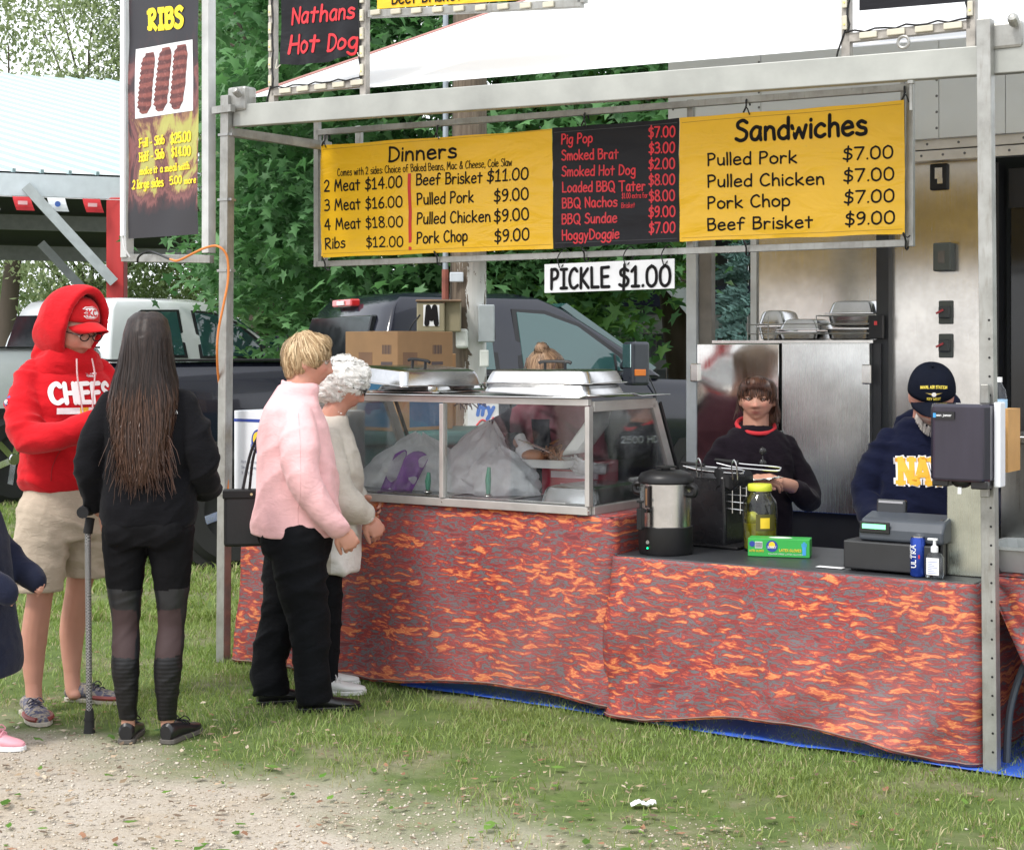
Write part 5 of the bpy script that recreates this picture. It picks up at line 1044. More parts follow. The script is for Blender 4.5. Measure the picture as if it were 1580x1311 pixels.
mb = MB(); mb.grid(lambda u, v: Vector((.0752*math.sin(.2+u*1.2), -.0752*math.cos(.2+u*1.2), .09+.07*v)), 10, 2); mb.ob('label_patch', mm('jar_label', (.08, .07, .01), .5), jr, recalc=False)
mb = MB(); mb.grid(lambda u, v: Vector((.0758*math.sin(.45+u*.55), -.0758*math.cos(.45+u*.55), .10+.045*v)), 10, 2); mb.ob('label_yellow', YLW, jr, recalc=False)
# glove box
s, t = onz(1172, 860, HT)
gb = stall('glove_box', 'green latex glove carton in front of the pickle jar', 'box', s-.062, t+.02, HT, rz=.30); GRN = mat('glove_green', (.03, .36, .06), .45, var=.06)
mb = MB(); mb.box(0, .255, 0, .10, 0, .075); mb.ob('carton', GRN, gb, bevel=.002)
disc(gb, .10, .045, .024, -.0008, BLU, 'logo_ring'); disc(gb, .10, .050, .013, -.0018, YLW, 'logo_sun'); text(gb, 'SUNSET', WHT, .008, x=.082, z=.036, width=.036, bold=.2, off=.0028)
text(gb, 'LATEX GLOVES', YLW, .010, x=.13, z=.024, width=.09, bold=.18); text(gb, 'POWDER FREE LATEX GLOVES', WHT, .005, x=.085, z=.010, width=.14, bold=.16)
mb = MB(); mb.box(.225, .24, -.0012, -.0002, .01, .045); [mb.box(.222+i*.0055, .226+i*.0055, -.0012, -.0002, .045, .065-(.006 if i in (0, 3) else 0)) for i in range(4)]; mb.ob('blue_hand_print', mm('hand_blue', (.05, .3, .65), .5), gb)
mb = MB(); mb.box(.03, .06, -.0012, -.0002, .035, .062); mb.ob('barcode', WHT, gb); mb = MB(); [mb.box(.032+i*.004, .034+i*.004, -.0022, -.0014, .038, .06) for i in range(7)]; mb.ob('barcode_lines', INK, gb)
disc(gb, .018, .052, .012, -.0008, BLU, 'logo_ring'); text(gb, 'LATEX GLOVES', YLW, .008, x=.006, z=.02, width=.06, bold=.18)
mb = MB(); mb.ell((.13, .05, .075), (.05, .02, .004), 14, 6); mb.ob('slot', mm('slot_white', (.6, .62, .6), .5), gb)
# paper slip
s, t = onz(1282, 876, HT); pp = stall('paper_slip', 'small white paper slip on the black table by the register', 'paper', s, t, HT+.001); mb = MB(); mb.box(-.06, .05, -.01, .03, 0, .0012); mb.ob('sheet', WHT, pp)
mb = MB()
# cash register
s, t = onz(1298, 880, HT)
cg = stall('cash_register', 'black cash register with lit green display on its cash drawer', 'cash register', s, t+.02, HT, rz=-.04)
mb = MB(); mb.box(0, .36, 0, .38, .008, .118); mb.ob('cash_drawer', mat('drawer_black', (.02, .021, .023), .4, bump=.15, bscale=200), cg, bevel=.006)
mb = MB(); [mb.lathe([(.01, 0), (.01, .008)], 10, (x, y, 0)) for x in (.03, .33) for y in (.03, .35)]; mb.ob('feet', RUB, cg)
GB = mat('register_grey', (.055, .065, .08), .35, var=.1)
prof = [(0.02, .12), (.02, .165), (.05, .205), (.14, .225), (.32, .20), (.35, .12)]
mb = MB(); mb.add([(x_, y, z) for x_ in (.055, .395) for y, z in prof], [tuple(range(6))[::-1], tuple(range(6, 12))]+[(k, (k+1) % 6, 6+(k+1) % 6, 6+k) for k in range(6)]); mb.ob('body', GB, cg, bevel=.012, seg=3)
mb = MB(); mb.box(.062, .185, .012, .022, .150, .195, M=Matrix.Translation((0, 0, 0))); mb.ob('display_window', mm('display_dark', (.012, .014, .016), .15), cg, bevel=.004)
gd = NT('green_display'); gd.set((.1, .5, .2), .4); gd.b.inputs['Emission Color'].default_value = (.25, 1, .45, 1); gd.b.inputs['Emission Strength'].default_value = .9
mb = MB(); mb.box(.075, .17, .0095, .0115, .168, .186); mb.ob('lit_display', gd.m, cg)
mb = MB(); mb.box(.08, .20, .10, .13, .22, .29, M=Matrix.Rotation(R(-8), 4, 'X')); mb.ob('printer_cover', mm('register_black', (.018, .02, .024), .3), cg, bevel=.008)
mb = MB(); mb.box(.09, .19, .098, .10, .275, .283, M=Matrix.Rotation(R(-8), 4, 'X')); mb.ob('printer_slot', mm('slot_grey', (.3, .3, .32), .4), cg)
# can
s, t = onz(1412, 890, HT)
cn = stall('drink_can', 'tall blue can lettered ULTRA beside the register', 'can', s, t+.03, HT)
mb = MB(); mb.lathe([(.024, 0), (.028, .006), (.028, .138), (.024, .148), (.024, .151), (.022, .149)], 32); mb.ob('can_body', mat('can_blue', (.02, .06, .36), .25, .5, var=.1), cn, True); mb = MB(); mb.lathe([(.0245, .1485), (.0245, .152), (.022, .150)], 28); mb.ob('rim', STEELW, cn, True)
def cyl(r_): return lambda p: Vector(((r_-p.y*1)*math.sin((p.x)/r_), -(r_-p.y)*math.cos(p.x/r_), p.z))
tm = text_mb('ULTRA', .019, width=.085, bold=.16, slab=True, x=0, z=0); tm.v = [(-vz+.002, vy, vx+.035) for vx, vy, vz in tm.v]; f_ = cyl(.0283); tm.v = [tuple(f_(Vector(p))) for p in tm.v]; tm.ob('lettering', WHT, cn, recalc=False)
tm = text_mb('Michelob', .009, width=.05, bold=.14, x=0, z=0); tm.v = [(-vz-.019, vy, vx+.07) for vx, vy, vz in tm.v]; tm.v = [tuple(f_(Vector(p))) for p in tm.v]; tm.ob('lettering', WHT, cn, recalc=False)
mb = MB(); mb.grid(lambda u, v: f_(Vector((.011+.006*u, -.0006, .07+.014*v))), 3, 3); mb.ob('red_mark', REDINK, cn, recalc=False)
# sanitizer
s, t = onz(1438, 893, HT); sn = stall('sanitizer_bottle', 'clear pump bottle of hand sanitizer with a white label', 'bottle', s, t+.03, HT)
mb = MB(); mb.rings([[Vector((x*a, y*b, z)) for x, y in ((-.8,-1),(.8,-1),(1,-.6),(1,.6),(.8,1),(-.8,1),(-1,.6),(-1,-.6))] for a, b, z in ((.030, .02, 0), (.033, .022, .01), (.033, .022, .075), (.024, .016, .092), (.012, .012, .098))]); mb.ob('body', m_glass('clear_plastic', (.88, .92, .95), 1., .08), sn, True)
mb = MB(); mb.box(-.024, .024, -.0235, -.0225, .014, .078); mb.ob('label_sheet', WHT, sn); mb = MB(); [mb.box(-.018, .018-.01*(i % 3), -.0243, -.0237, .02+i*.007, .022+i*.007) for i in range(7)]; mb.ob('label_print', mm('label_blue', (.2, .25, .5), .5), sn)
mb = MB(); mb.lathe([(.014, .097), (.014, .118), (.009, .122), (.006, .124), (.006, .142)], 18); mb.box(-.026, .012, -.007, .007, .142, .150); mb.ob('pump', mm('pump_white', (.75, .77, .78), .35), sn, bevel=.002)
# steel splash panel, paper towel dispenser, card board, bottle
s0, zb_ = sz(1461, 892, .18); s1, _ = sz(1530, 895, .18)
sp_ = stall('splash_panel', 'upright stained steel panel behind the right canopy post', 'panel'); mb = MB(); mb.box(s0, s1+.02, .18, .20, HT-.0, 1.30); mb.ob('sheet', m_steel('stained_steel', .28, .25, (.50, .52, .44), 1.8), sp_, bevel=.003); mb = MB(); mb.box(s0-.012, s0-.002, .14, .40, HT, .90, M=Matrix.Shear('XY', 4, (0, 0)) if False else None); mb.ob('edge_flange', mm('dark_flange', (.06, .06, .06), .4), sp_)
s0, z1_ = sz(1435, 622, -.14); s1, z0_ = sz(1532, 745, -.14)
dp = stall('paper_towel_dispenser', 'smoky black paper towel dispenser fixed by the right post', 'dispenser', s0, -.17, z0_); W_ = s1-s0-.012; H_ = z1_-z0_
mb = MB(); mb.v = []; hf = lambda x: .04+.05*math.sin(math.pi*min(1, max(0, x/W_)))**.5
def dsh(u, v):
    x = W_*u; bul = .07*(1-(2*u-1)**4)*(1-.25*abs(2*v-1)**4); return Vector((x, .12-bul-.03, .035+(H_-.035)*v))
mb.rings([[Vector((0+.012*c_, .12, z)), Vector((0, .04, z)), Vector((.02, .005, z)), Vector((W_-.02, .005, z)), Vector((W_, .04, z)), Vector((W_, .12, z))] for z, c_ in ((.0, 0), (H_-.012, 0), (H_, 1))]) ; mb.ob('cover', mat('smoky_plastic', (.035, .032, .05), .08, var=.35, scale=3, stretch=(1, 1, .2)), dp, bevel=.012, seg=3)
mb = MB(); mb.box(W_+.001, W_+.026, .075, .14, -.02, H_+.006); mb.ob('white_back', mm('white_back', (.68, .70, .74), .35, var=.03), dp, bevel=.005)
mb = MB(); mb.ell((W_*.52, .045, .003), (.04, .03, .028), 16, 10); mb.ob('paper_roll_guide', BLACK, dp, True); mb = MB(); mb.box(W_*.70, W_-.005, .02, .1, -.025, .005); mb.box(.01, W_*.32, .02, .1, -.02, .005); mb.ob('lower_lip', mm('plate_black', (.01, .01, .012), .3), dp, bevel=.004); mb = MB(); mb.box(W_*.47, W_*.53, .03, .036, -.045, .0); mb.ob('paper_end', WHT, dp)
mb = MB(); mb.box(.02, .10, -.0-.001, .004, H_-.055, H_-.028); mb.ob('maker_plate', mm('plate_black', (.01, .01, .012), .3), dp); text(dp, 'san jamar', WHT, .008, x=.034, z=H_-.045, width=.055, bold=.2, off=.0018); mb = MB(); mb.box(.022, .032, -.0026, -.0012, H_-.050, H_-.034); mb.ob('blue_drop', mm('hand_blue', (.05, .3, .65), .5), dp)
for z_, h_ in ((.13, .0), (-.02, 0)):
    mb = MB(); mb.box(W_-.055, W_-.025, .10, .12, (H_+.0) if z_ > 0 else -.06, (H_+.07) if z_ > 0 else .0); mb.ob('mounting_strap', ALU, dp, bevel=.003)
s0, zt_ = sz(1546, 632, .16); s1, zb_ = sz(1551, 730, .16)
cdb = stall('cardboard_sheet', 'tan folded cardboard and white paper behind the towel dispenser', 'cardboard'); mb = MB(); mb.box(s0-.03, s1+.0, .2, .36, zb_, zt_); mb.ob('board', mat('tan_board', (.50, .28, .10), .8), cdb); mb = MB(); mb.box(s0-.03, s0-.005, .12, .195, zb_+.01, zt_-.03); mb.ob('white_sheet', WHT, cdb)
s, zt_ = sz(1541, 597, .5); wbz = 1.56-(672-535)*atY(s, .5)/2500
wb = stall('water_bottle', 'clear plastic water bottle with pale blue label beyond the dispenser', 'bottle', s, .5, wbz); mb = MB(); mb.lathe([(.030, 0), (.033, .01), (.031, .03), (.033, .05), (.032, .09), (.033, .15), (.028, .18), (.014, .205), (.013, .215)], 24); mb.ob('body', m_glass('bottle_plastic', (.85, .9, .95), 1., .06), wb, True); mb = MB(); mb.lathe([(.0335, .10), (.0335, .145)], 24, cap=False); mb.ob('label_wrap', mm('bottle_label', (.35, .55, .75), .5), wb, True, recalc=False); mb = MB(); mb.lathe([(.014, .212), (.014, .232)], 16); mb.ob('cap', WHT, wb, True)
# steel unit and tub at the far right
su = stall('steel_counter', 'stainless counter unit at the right edge behind the post', 'counter', 0, 0); s0 = sz(1544, 0, .55)[0]
mb = MB(); mb.box(s0, s0+.65, .55, 1.0, .70, wbz-.03); mb.ob('body', m_steel('counter_steel', .3, .03, (.40, .40, .39), 2), su, bevel=.004); mb = MB(); mb.box(s0-.02, s0+.70, .52, 1.03, wbz-.03, wbz-.001); mb.ob('top', STEELW, su, bevel=.004)
mb = MB(); mb.box(s0+.165, s0+.18, .545, .549, .72, wbz-.05); mb.ob('door_gap', BLACK, su)
s0, _ = sz(1522, 870, .25); tb_ = stall('plastic_tub', 'grey plastic wash tub on the far right table', 'tub', s0+.20, .38, .705); mb = MB(); mb.rings([[Vector((x*a, y*b, z)) for x, y in ((-.85,-1),(.85,-1),(1,-.8),(1,.8),(.85,1),(-.85,1),(-1,.8),(-1,-.8))] for a, b, z in ((.17, .13, 0), (.20, .16, .085), (.215, .175, .088), (.215, .175, .098), (.195, .155, .098), (.17, .13, .01))]); mb.ob('tub_shell', mm('tub_grey', (.36, .38, .37), .5), tb_, True)
# litter on the grass
lt = thing('paper_napkin', 'crumpled white paper napkin lying on the grass', 'litter', (.443, 5.478, .01)); mb = MB(); mb.grid(lambda u, v: Vector((-.042+.085*u+.006*nz((u, v, 0), 9), -.02+.045*v, .018*abs(nz((u*1.5, v*1.5, 3), 3.5))+.01*math.sin(u*5)**2)), 14, 9); mb.ob('paper', WHT, lt, solid=.001)
# ================================================================ utility pole
PY = 11.4
up = thing('utility_pole', 'old wooden utility pole with peeling white paint and meter boxes', 'utility pole', (-.31, PY, 0))
WD = NT('weathered_pole'); v = WD.coord('Object', (1, 1, .06)); fib = WD.noise(v, 60, 5, .7); base = WD.ramp(fib, [(.3, (.07, .05, .035)), (.6, (.17, .135, .10)), (.8, (.26, .22, .18))])
sx = WD.n('SeparateXYZ'); WD.l(WD.coord(), sx.inputs[0]); pz = WD.n('MapRange'); WD.l(sx.outputs['Z'], pz.inputs['Value']); pz.inputs['From Min'].default_value = 2.25; pz.inputs['From Max'].default_value = 1.9
px_ = WD.n('MapRange'); WD.l(sx.outputs['X'], px_.inputs['Value']); px_.inputs['From Min'].default_value = -.06; px_.inputs['From Max'].default_value = .03
pn = WD.noise(WD.coord('Object', (1, 1, .25)), 17, 6, .7, .6); thr = WD.math('GREATER_THAN', WD.math('ADD', pn, WD.math('MULTIPLY', px_.outputs[0], .22)), .63); fm_ = WD.math('MULTIPLY', thr, pz.outputs[0])
WD.set(WD.mix(fm_, base, (.62, .62, .60)), .85); WD.bump(WD.math('ADD', fib, WD.math('MULTIPLY', fm_, .5)), .7, .012)
mb = MB(); mb.tube([(0, 0, 0), (0, 0, 1.8), (.01, 0, 3), (.03, 0, 7.5)], [.135, .128, .122, .11], 24); mb.ob('pole_shaft', WD.m, up, True)
mb = MB(); mb.tube([(-.155, -.07, 1.9), (-.15, -.07, 7)], .02, 8); mb.ob('conduit', mm('conduit_grey', (.30, .34, .38), .4, .4), up, True); mb = MB(); mb.tube([(-.155, -.07, 1.86), (-.155, -.07, 2.10)], .026, 8); mb.ob('rusty_sleeve', mm('rust', (.22, .07, .05), .8, var=.4), up, True)
def pbox(nm, px0, px1, py0, py1, y, d, m, bev=.008):
    a = PX(px0, py1, PY+y); b = PX(px1, py0, PY+y); mb = MB(); mb.box(a.x+.31, b.x+.31, y, y+d, a.z, b.z); return mb.ob(nm, m, up, bevel=bev), (a.x+.31, b.x+.31, a.z, b.z)
TAN = mm('tan_box', (.25, .22, .14), .6); 
o, q = pbox('meter_box', 643, 686, 467, 512, -.30, .14, TAN); text(o, 'M', INK, .115, x=q[0]+.065, z=q[2]+.055, width=.07, bold=.3, fn=lambda p: Vector((p.x, p.y-.303, p.z)))
mb = MB(); mb.box(q[0]+.045, q[0]+.155, -.3014, -.3004, q[2]+.04, q[2]+.185); mb.ob('letter_plate', WHT, o)
pbox('meter_box_side', 686, 711, 464, 512, -.26, .12, TAN); pbox('box_lid', 641, 712, 462, 466, -.31, .16, mm('rusty_lid', (.16, .10, .06), .7, var=.3))
pbox('white_junction_box', 703, 722, 507, 538, -.22, .10, mm('junction_white', (.6, .63, .6), .5), .02); pbox('grey_box', 738, 763, 470, 528, -.16, .10, mm('grey_box', (.36, .40, .42), .5)); pbox('small_plate', 740, 754, 540, 566, -.15, .03, mm('junction_white', (.6, .63, .6), .5)); pbox('tag_plate', 694, 715, 420, 435, -.15, .012, mm('tag_white', (.55, .6, .66), .5))
mb = MB(); mb.tube(catmull([(-.32, -.3, 1.78), (-.38, -.3, 1.70), (-.42, -.28, 1.58)], 5), .005, 6); mb.ob('cable', BLACK, up)
iy = thing('drink_sign', 'white sign with blue ity lettering half hidden by the pole', 'sign', PX(735, 650, 11.2)); mb = MB(); mb.box(-.06, .155, 0, .01, -.06, .15); mb.ob('board', mm('sign_white', (.7, .72, .75), .5), iy, bevel=.004)
text(iy, 'ity', mm('sign_blue', (.02, .16, .55), .5), .085, x=.005, z=.045, width=.105, bold=.3, sheer=.2); mb = MB(); mb.tube(catmull([(.0, -.002, -.03), (.04, -.002, .01), (.09, -.002, -.01), (.12, -.002, .03)], 5), .006, 4); mb.ob('red_script', REDINK, iy)
# ================================================================ pickup trucks
def paint(name, col, rough=.16):
    t = NT(name); n = t.noise(t.coord(), 3, 4); t.set(t.ramp(n, [(.3, tuple(c*.92 for c in col)), (.7, col)]), rough, .0, .4, Coat_Weight=(1. if col[0] > .3 else .45), Coat_Roughness=.03); return t.m
TGL = NT('tinted_car_glass'); TGL.set((.035, .095, .095), .02, .0, .8, Coat_Weight=.5); TGL = TGL.m
CHR = mm('chrome', (.8, .8, .8), .08, 1, var=.02)
def truck(name, label, O, ang, P, decal=False, full=True, sc=1.):
    t = thing(name, label, 'pickup truck', (O[0], O[1], 0), ang); t.scale = (sc,)*3; W2 = 2.0
    def ring(x, zt, zb, ins=0., sh=.0):   # body section at x, outer half profile both sides
        pts = [(.10+ins, zb), (.03+ins, zb+.08), (.0+ins, zb+.30), (-.025+ins, (zb+zt)/2+.05), (.0+ins+sh, zt-.16), (.03+ins+sh, zt-.04), (.07+ins+sh, zt)]
        return [Vector((x, y, z)) for y, z in pts]+[Vector((x, W2-y, z)) for y, z in pts[::-1]]
    st = [(0.0, 1.40, .62, .03), (.04, 1.45, .60, .0), (1.0, 1.455, .58, 0), (2.02, 1.455, .55, .0)]
    mb = MB(); mb.rings([ring(*s) for s in st]); bed = mb.ob('bed', P, t, 35, bevel=.01)
    mb = MB(); mb.box(-.06, .02, .0, 2, .55, .78); mb.ob('rear_bumper', CHR, t, bevel=.02)
    mb = MB(); mb.box(.02, 2.0, .01, .08, 1.456, 1.475); mb.ob('bed_rail_cap', BLACK, t, bevel=.006)
    mb = MB(); mb.box(.05, 1.98, .0-.002, .004, 1.25, 1.262); mb.ob('body_crease', mm('crease_dark', (.02, .02, .03), .3), t) if P.name.startswith('black') else None
    st = [(2.06, 1.36, .52, 0), (2.5, 1.34, .5, 0), (3.4, 1.33, .5, 0), (4.3, 1.31, .5, .0), (4.6, 1.30, .5, .0), (5.4, 1.27, .52, .02), (5.95, 1.18, .55, .06), (6.1, 1.05, .6, .12)]
    mb = MB(); mb.rings([ring(*s) for s in st]); mb.ob('body', P, t, 35, bevel=.008)
    # greenhouse : sections from belt to roof
    def gh(z, xr, xf, ins, crown=0): 
        r_ = .10; return [Vector((xr, ins+r_, z)), Vector((xr+r_*.6, ins, z)), Vector(((xr+xf)/2, ins-.01, z+crown)), Vector((xf-r_, ins+.0, z)), Vector((xf, ins+r_*1.6, z)), Vector((xf+.04, 1.0, z)), Vector((xf, W2-ins-r_*1.6, z)), Vector((xf-r_, W2-ins, z)), Vector(((xr+xf)/2, W2-ins+.01, z+crown)), Vector((xr+r_*.6, W2-ins, z)), Vector((xr, W2-ins-r_, z)), Vector((xr-.03, 1.0, z))]
    mb = MB(); mb.rings([gh(1.32, 2.07, 4.62, .03), gh(1.55, 2.12, 4.30, .09), gh(1.85, 2.22, 3.82, .19), gh(1.94, 2.30, 3.62, .24), gh(1.975, 2.42, 3.45, .34)]); mb.ob('cab', P, t, 50, bevel=.02, seg=3)
    # windows laid 3 mm proud of the side planes
    def side(x, z):
        f = max(0, (z-1.32)/.53); return Vector((x, .03+.06*min(1, f/.434)+(.10*(f-.434)/.566 if f > .434 else 0)-.016, z))
    def win(nm, poly, m=TGL, dx=0, far=True):
        for sd in ((0, 1) if far else (0,)):
            mb = MB(); pts = [side(x, z)+Vector((0, dx, 0)) for x, z in poly]; 
            if sd: pts = [Vector((p.x, W2-p.y, p.z)) for p in pts]
            q = Vector((0, .012 if sd == 0 else -.012, 0)); n = len(pts); mb.add(pts+[p+q for p in pts], [tuple(range(n)), tuple(range(n, 2*n))[::-1]]+[(k, (k+1) % n, n+(k+1) % n, n+k) for k in range(n)]); mb.ob(nm, m, t, bevel=.003)
    SEAL = mm('window_seal', (.012, .012, .014), .4)
    win('window_seal', [(2.42, 1.36), (2.44, 1.62), (2.52, 1.80), (2.62, 1.85), (3.10, 1.86), (3.10, 1.355)], SEAL); win('side_window', [(2.46, 1.39), (2.48, 1.62), (2.56, 1.79), (2.64, 1.83), (3.06, 1.835), (3.06, 1.385)], TGL, -.004)
    win('window_seal', [(3.26, 1.35), (3.26, 1.855), (3.55, 1.845), (3.85, 1.74), (4.22, 1.48), (4.32, 1.34)], SEAL); win('side_window', [(3.30, 1.375), (3.30, 1.83), (3.54, 1.815), (3.82, 1.72), (4.15, 1.48), (4.22, 1.37)], TGL, -.004)
    win('window_divider', [(4.10, 1.36), (4.10, 1.50), (4.12, 1.50), (4.12, 1.36)], SEAL, -.007)
    rx = lambda z: 2.07-.03+.05*min(1, (z-1.32)/.23)+(.10*(z-1.55)/.30 if z > 1.55 else 0)-.012
    mb = MB(); v = [Vector((rx(z)-.01, y, z)) for y, z in ((.24, 1.40), (1.76, 1.40), (1.70, 1.80), (.30, 1.80))]; mb.add(v+[p+Vector((.05, 0, 0)) for p in v], [(0,3,2,1), (4,5,6,7), (0,1,5,4), (1,2,6,5), (2,3,7,6), (3,0,4,7)]); mb.ob('rear_window', mm('rear_glass', (.010, .012, .015), .05, spec=.6), t, bevel=.01)
    mb = MB(); mb.box(2.16, 2.24, .78, 1.22, 1.875, 1.935); ch = mb.ob('brake_light', mm('tail_red', (.55, .02, .02), .15, Coat_Weight=1.), t, bevel=.012); mb = MB(); mb.box(2.150, 2.158, .92, 1.08, 1.89, 1.92); mb.ob('clear_lens', mm('lens_clear', (.7, .68, .68), .15), ch)
    v = [Vector((4.56, .25, 1.36)), Vector((4.56, 1.75, 1.36)), Vector((3.80, 1.62, 1.88)), Vector((3.80, .38, 1.88))]; mb = MB(); mb.add(v+[p+Vector((.05, 0, .03)) for p in v], [(0,1,2,3), (4,7,6,5), (0,4,5,1), (1,5,6,2), (2,6,7,3), (3,7,4,0)]); mb.ob('windshield', TGL, t)
    for x0, z1_, x1 in ((2.30, 1.86, 2.36), (3.18, 1.86, 3.17), (4.40, 1.30, 4.45)):
        mb = MB(); pts = [(x1, .62), (x1, 1.30)]; mb.tube([(x1, -.022, .62), (x1, -.027, .9), (x1, -.008, 1.2), (x0, .012, 1.32)], .006, 5); mb.ob('door_seam', SEAL, t)
    mb = MB(); mb.box(2.1, 4.9, -.06, .25, .42, .50); mb.ob('running_board', BLACK, t, bevel=.01)
    for x in (3.35, 2.45): mb = MB(); mb.box(x, x+.18, -.05, -.02, 1.16, 1.19); mb.ob('door_handle', P, t, bevel=.006)
    # mirror
    for y0, sg in ((0, -1), (W2, 1)):
        mb = MB(); mb.bar((4.15, y0+sg*.0, 1.40), (4.12, y0+sg*.16, 1.46), .06); mb.bar((4.15, y0, 1.34), (4.12, y0+sg*.16, 1.32), .05); a, b = sorted((y0+sg*.12, y0+sg*.28)); mb.box(4.08, 4.24, a, b, 1.26, 1.60); m_ = mb.ob('side_mirror', mm('mirror_black', (.045, .05, .065), .3), t, bevel=.03, seg=3)
        mb = MB(); mb.box(4.072, 4.079, a+.02, b-.02, 1.40, 1.58); mb.ob('mirror_glass', mm('mirror_glass', (.5, .6, .62), .04, 1), m_)
        mb = MB(); mb.box(4.10, 4.20, a-.004 if sg < 0 else b-.02, a+.02 if sg < 0 else b+.004, 1.335, 1.385); mb.ob('amber_lamp', mm('amber', (.85, .22, .02), .25), m_, bevel=.004)
    # wheels
    for x in (1.02, 5.02):
        for y0, sg in ((0, -1), (W2, 1)):
            Mr = Matrix.Rotation(R(90), 3, 'X')
            mb = MB(); mb.lathe([(.50, -.01), (.50, .30)], 32, (x, y0+(.29 if sg < 0 else .0)+(.008 if sg < 0 else -.0), .46), M=Mr); mb.ob('wheel_arch', RUB, t)
            mb = MB(); yy = y0+(.03 if sg < 0 else -.03); 
            prof = [(.24, -.13), (.36, -.135), (.405, -.10), (.415, -.05), (.415, .05), (.405, .10), (.36, .135), (.24, .13)]
            mb.lathe([(r_, z_) for r_, z_ in prof], 40, (x, yy+.06*(-sg), .415), M=Mr, cap=False); wh = mb.ob('wheel', RUB, t, True)
            mb = MB(); mb.lathe([(.245, -.12), (.25, .0), (.245, .12)], 36, (x, yy+.06*(-sg), .415), M=Mr, cap=False); mb.lathe([(.06, 0), (.05, .03)], 16, (x, yy+sg*.02, .415), M=Mr); 
            for k in range(6):
                a = k*math.pi/3+.3; mb.bar((x+.05*math.cos(a), yy+sg*.02, .415+.05*math.sin(a)), (x+.24*math.cos(a), yy+sg*.035, .415+.24*math.sin(a)), .06, .03, up=(0, 1, 0))
            mb.ob('rim', CHR, wh, True)
            mb = MB(); mb.lathe([(.02, -.01), (.24, -.01)], 30, (x, yy+.02*(-sg), .415), M=Mr); mb.ob('brake_disc', mm('hub_dark', (.05, .05, .05), .5), wh)
    if decal:
        text(t, '2500 HD', mm('badge_chrome', (.55, .58, .60), .2, .9), .05, x=4.12, z=.80, width=.34, bold=.18, fn=lambda p: Vector((p.x, p.y-.030, p.z)))
        text(t, 'LT', mm('decal_red', (.5, .03, .03), .4), .075, x=.16, z=1.335, width=.16, bold=.28, sheer=.35, fn=lambda p: Vector((p.x, p.y-.008, p.z))); 
        mb = MB(); mb.box(.10, .40, -.009, -.007, 1.31, 1.325); mb.ob('decal_stripe', mm('decal_white', (.6, .6, .62), .4), t)
    return t
BPNT = paint('black_truck_paint', (.012, .014, .024)); WPNT = paint('white_truck_paint', (.72, .75, .77))
TA = R(25.6)
truck('pickup_truck', 'black heavy duty pickup truck parked right behind the stall', (-2.87, 11.01), TA, BPNT, True)
truck('pickup_truck', 'white pickup truck parked beyond the black truck bed at the left', (-5.66, 15.32), R(50), WPNT, sc=1.06)
truck('pickup_truck', 'far white pickup glimpsed between the left post and the maple', (-5.5, 20.5), R(50), WPNT)
# ================================================================ people
def remesh(mb, voxel, it=3, fac=.5, m=None, name='tmp'):
    me = mb.mesh(name, m); o = bpy.data.objects.new(name, me); COL.objects.link(o)
    q = o.modifiers.new('r', 'REMESH'); q.mode = 'VOXEL'; q.voxel_size = voxel
    if it: q = o.modifiers.new('s', 'SMOOTH'); q.factor = fac; q.iterations = it
    dg = bpy.context.evaluated_depsgraph_get(); dg.update(); out = bpy.data.meshes.new_from_object(o.evaluated_get(dg)); bpy.data.objects.remove(o); bpy.data.meshes.remove(me)
    out.polygons.foreach_set('use_smooth', [True]*len(out.polygons)); return out
def getco(me): a = np.empty(len(me.vertices)*3, np.float32); me.vertices.foreach_get('co', a); return a.reshape(-1, 3).astype(float)
def getno(me): a = np.empty(len(me.vertices)*3, np.float32); me.vertex_normals.foreach_get('vector', a); return a.reshape(-1, 3).astype(float)
def setco(me, c): me.vertices.foreach_set('co', c.astype(np.float32).ravel()); me.update()
def n3(P, sc, seed=0):        # smooth 3d value noise, vectorised, -1..1
    r_ = np.random.default_rng(seed); T = r_.random(4096)*2-1; X = P*np.array(sc)+100; i = np.floor(X).astype(int); f = X-i; f = f*f*(3-2*f); out = 0
    for a in (0, 1):
        for b in (0, 1):
            for c in (0, 1):
                h = ((i[:, 0]+a)*73856093 ^ (i[:, 1]+b)*19349663 ^ (i[:, 2]+c)*83492791) & 4095
                w_ = (f[:, 0] if a else 1-f[:, 0])*(f[:, 1] if b else 1-f[:, 1])*(f[:, 2] if c else 1-f[:, 2]); out = out+T[h]*w_
    return out
def folds(me, amp=.007, seed=0, sc=(9, 9, 15), fine=.4, diag=.5, calm=None):
    P = getco(me); N_ = getno(me); Q = P.copy(); Q[:, 2] += diag*P[:, 0]+.3*P[:, 1]
    w_ = np.stack([n3(P, (5, 5, 5), seed+7), n3(P, (5, 5, 5), seed+8), n3(P, (5, 5, 5), seed+9)], 1)*.05; Q += w_
    d = 1-2*np.abs(n3(Q, sc, seed)); d = np.sign(d)*np.abs(d)**1.25*.95+.6*(1-2*np.abs(n3(Q, tuple(2.1*s for s in sc), seed+1)))*fine+.45*n3(P, (3.5, 3.5, 3.5), seed+3)
    if calm: d = d*(1-.88*np.clip((calm[0]-np.abs(P[:, 0]))/.05, 0, 1)*np.clip((P[:, 2]-calm[1])/.04, 0, 1)*np.clip((calm[2]-P[:, 2])/.04, 0, 1)*(P[:, 1] < -.05))
    setco(me, P+N_*(d*amp)[:, None]); return me
def addob(me, name, parent, m=None):
    if m is not None: me.materials.clear(); me.materials.append(m)
    return link(bpy.data.objects.new(name, me), parent)
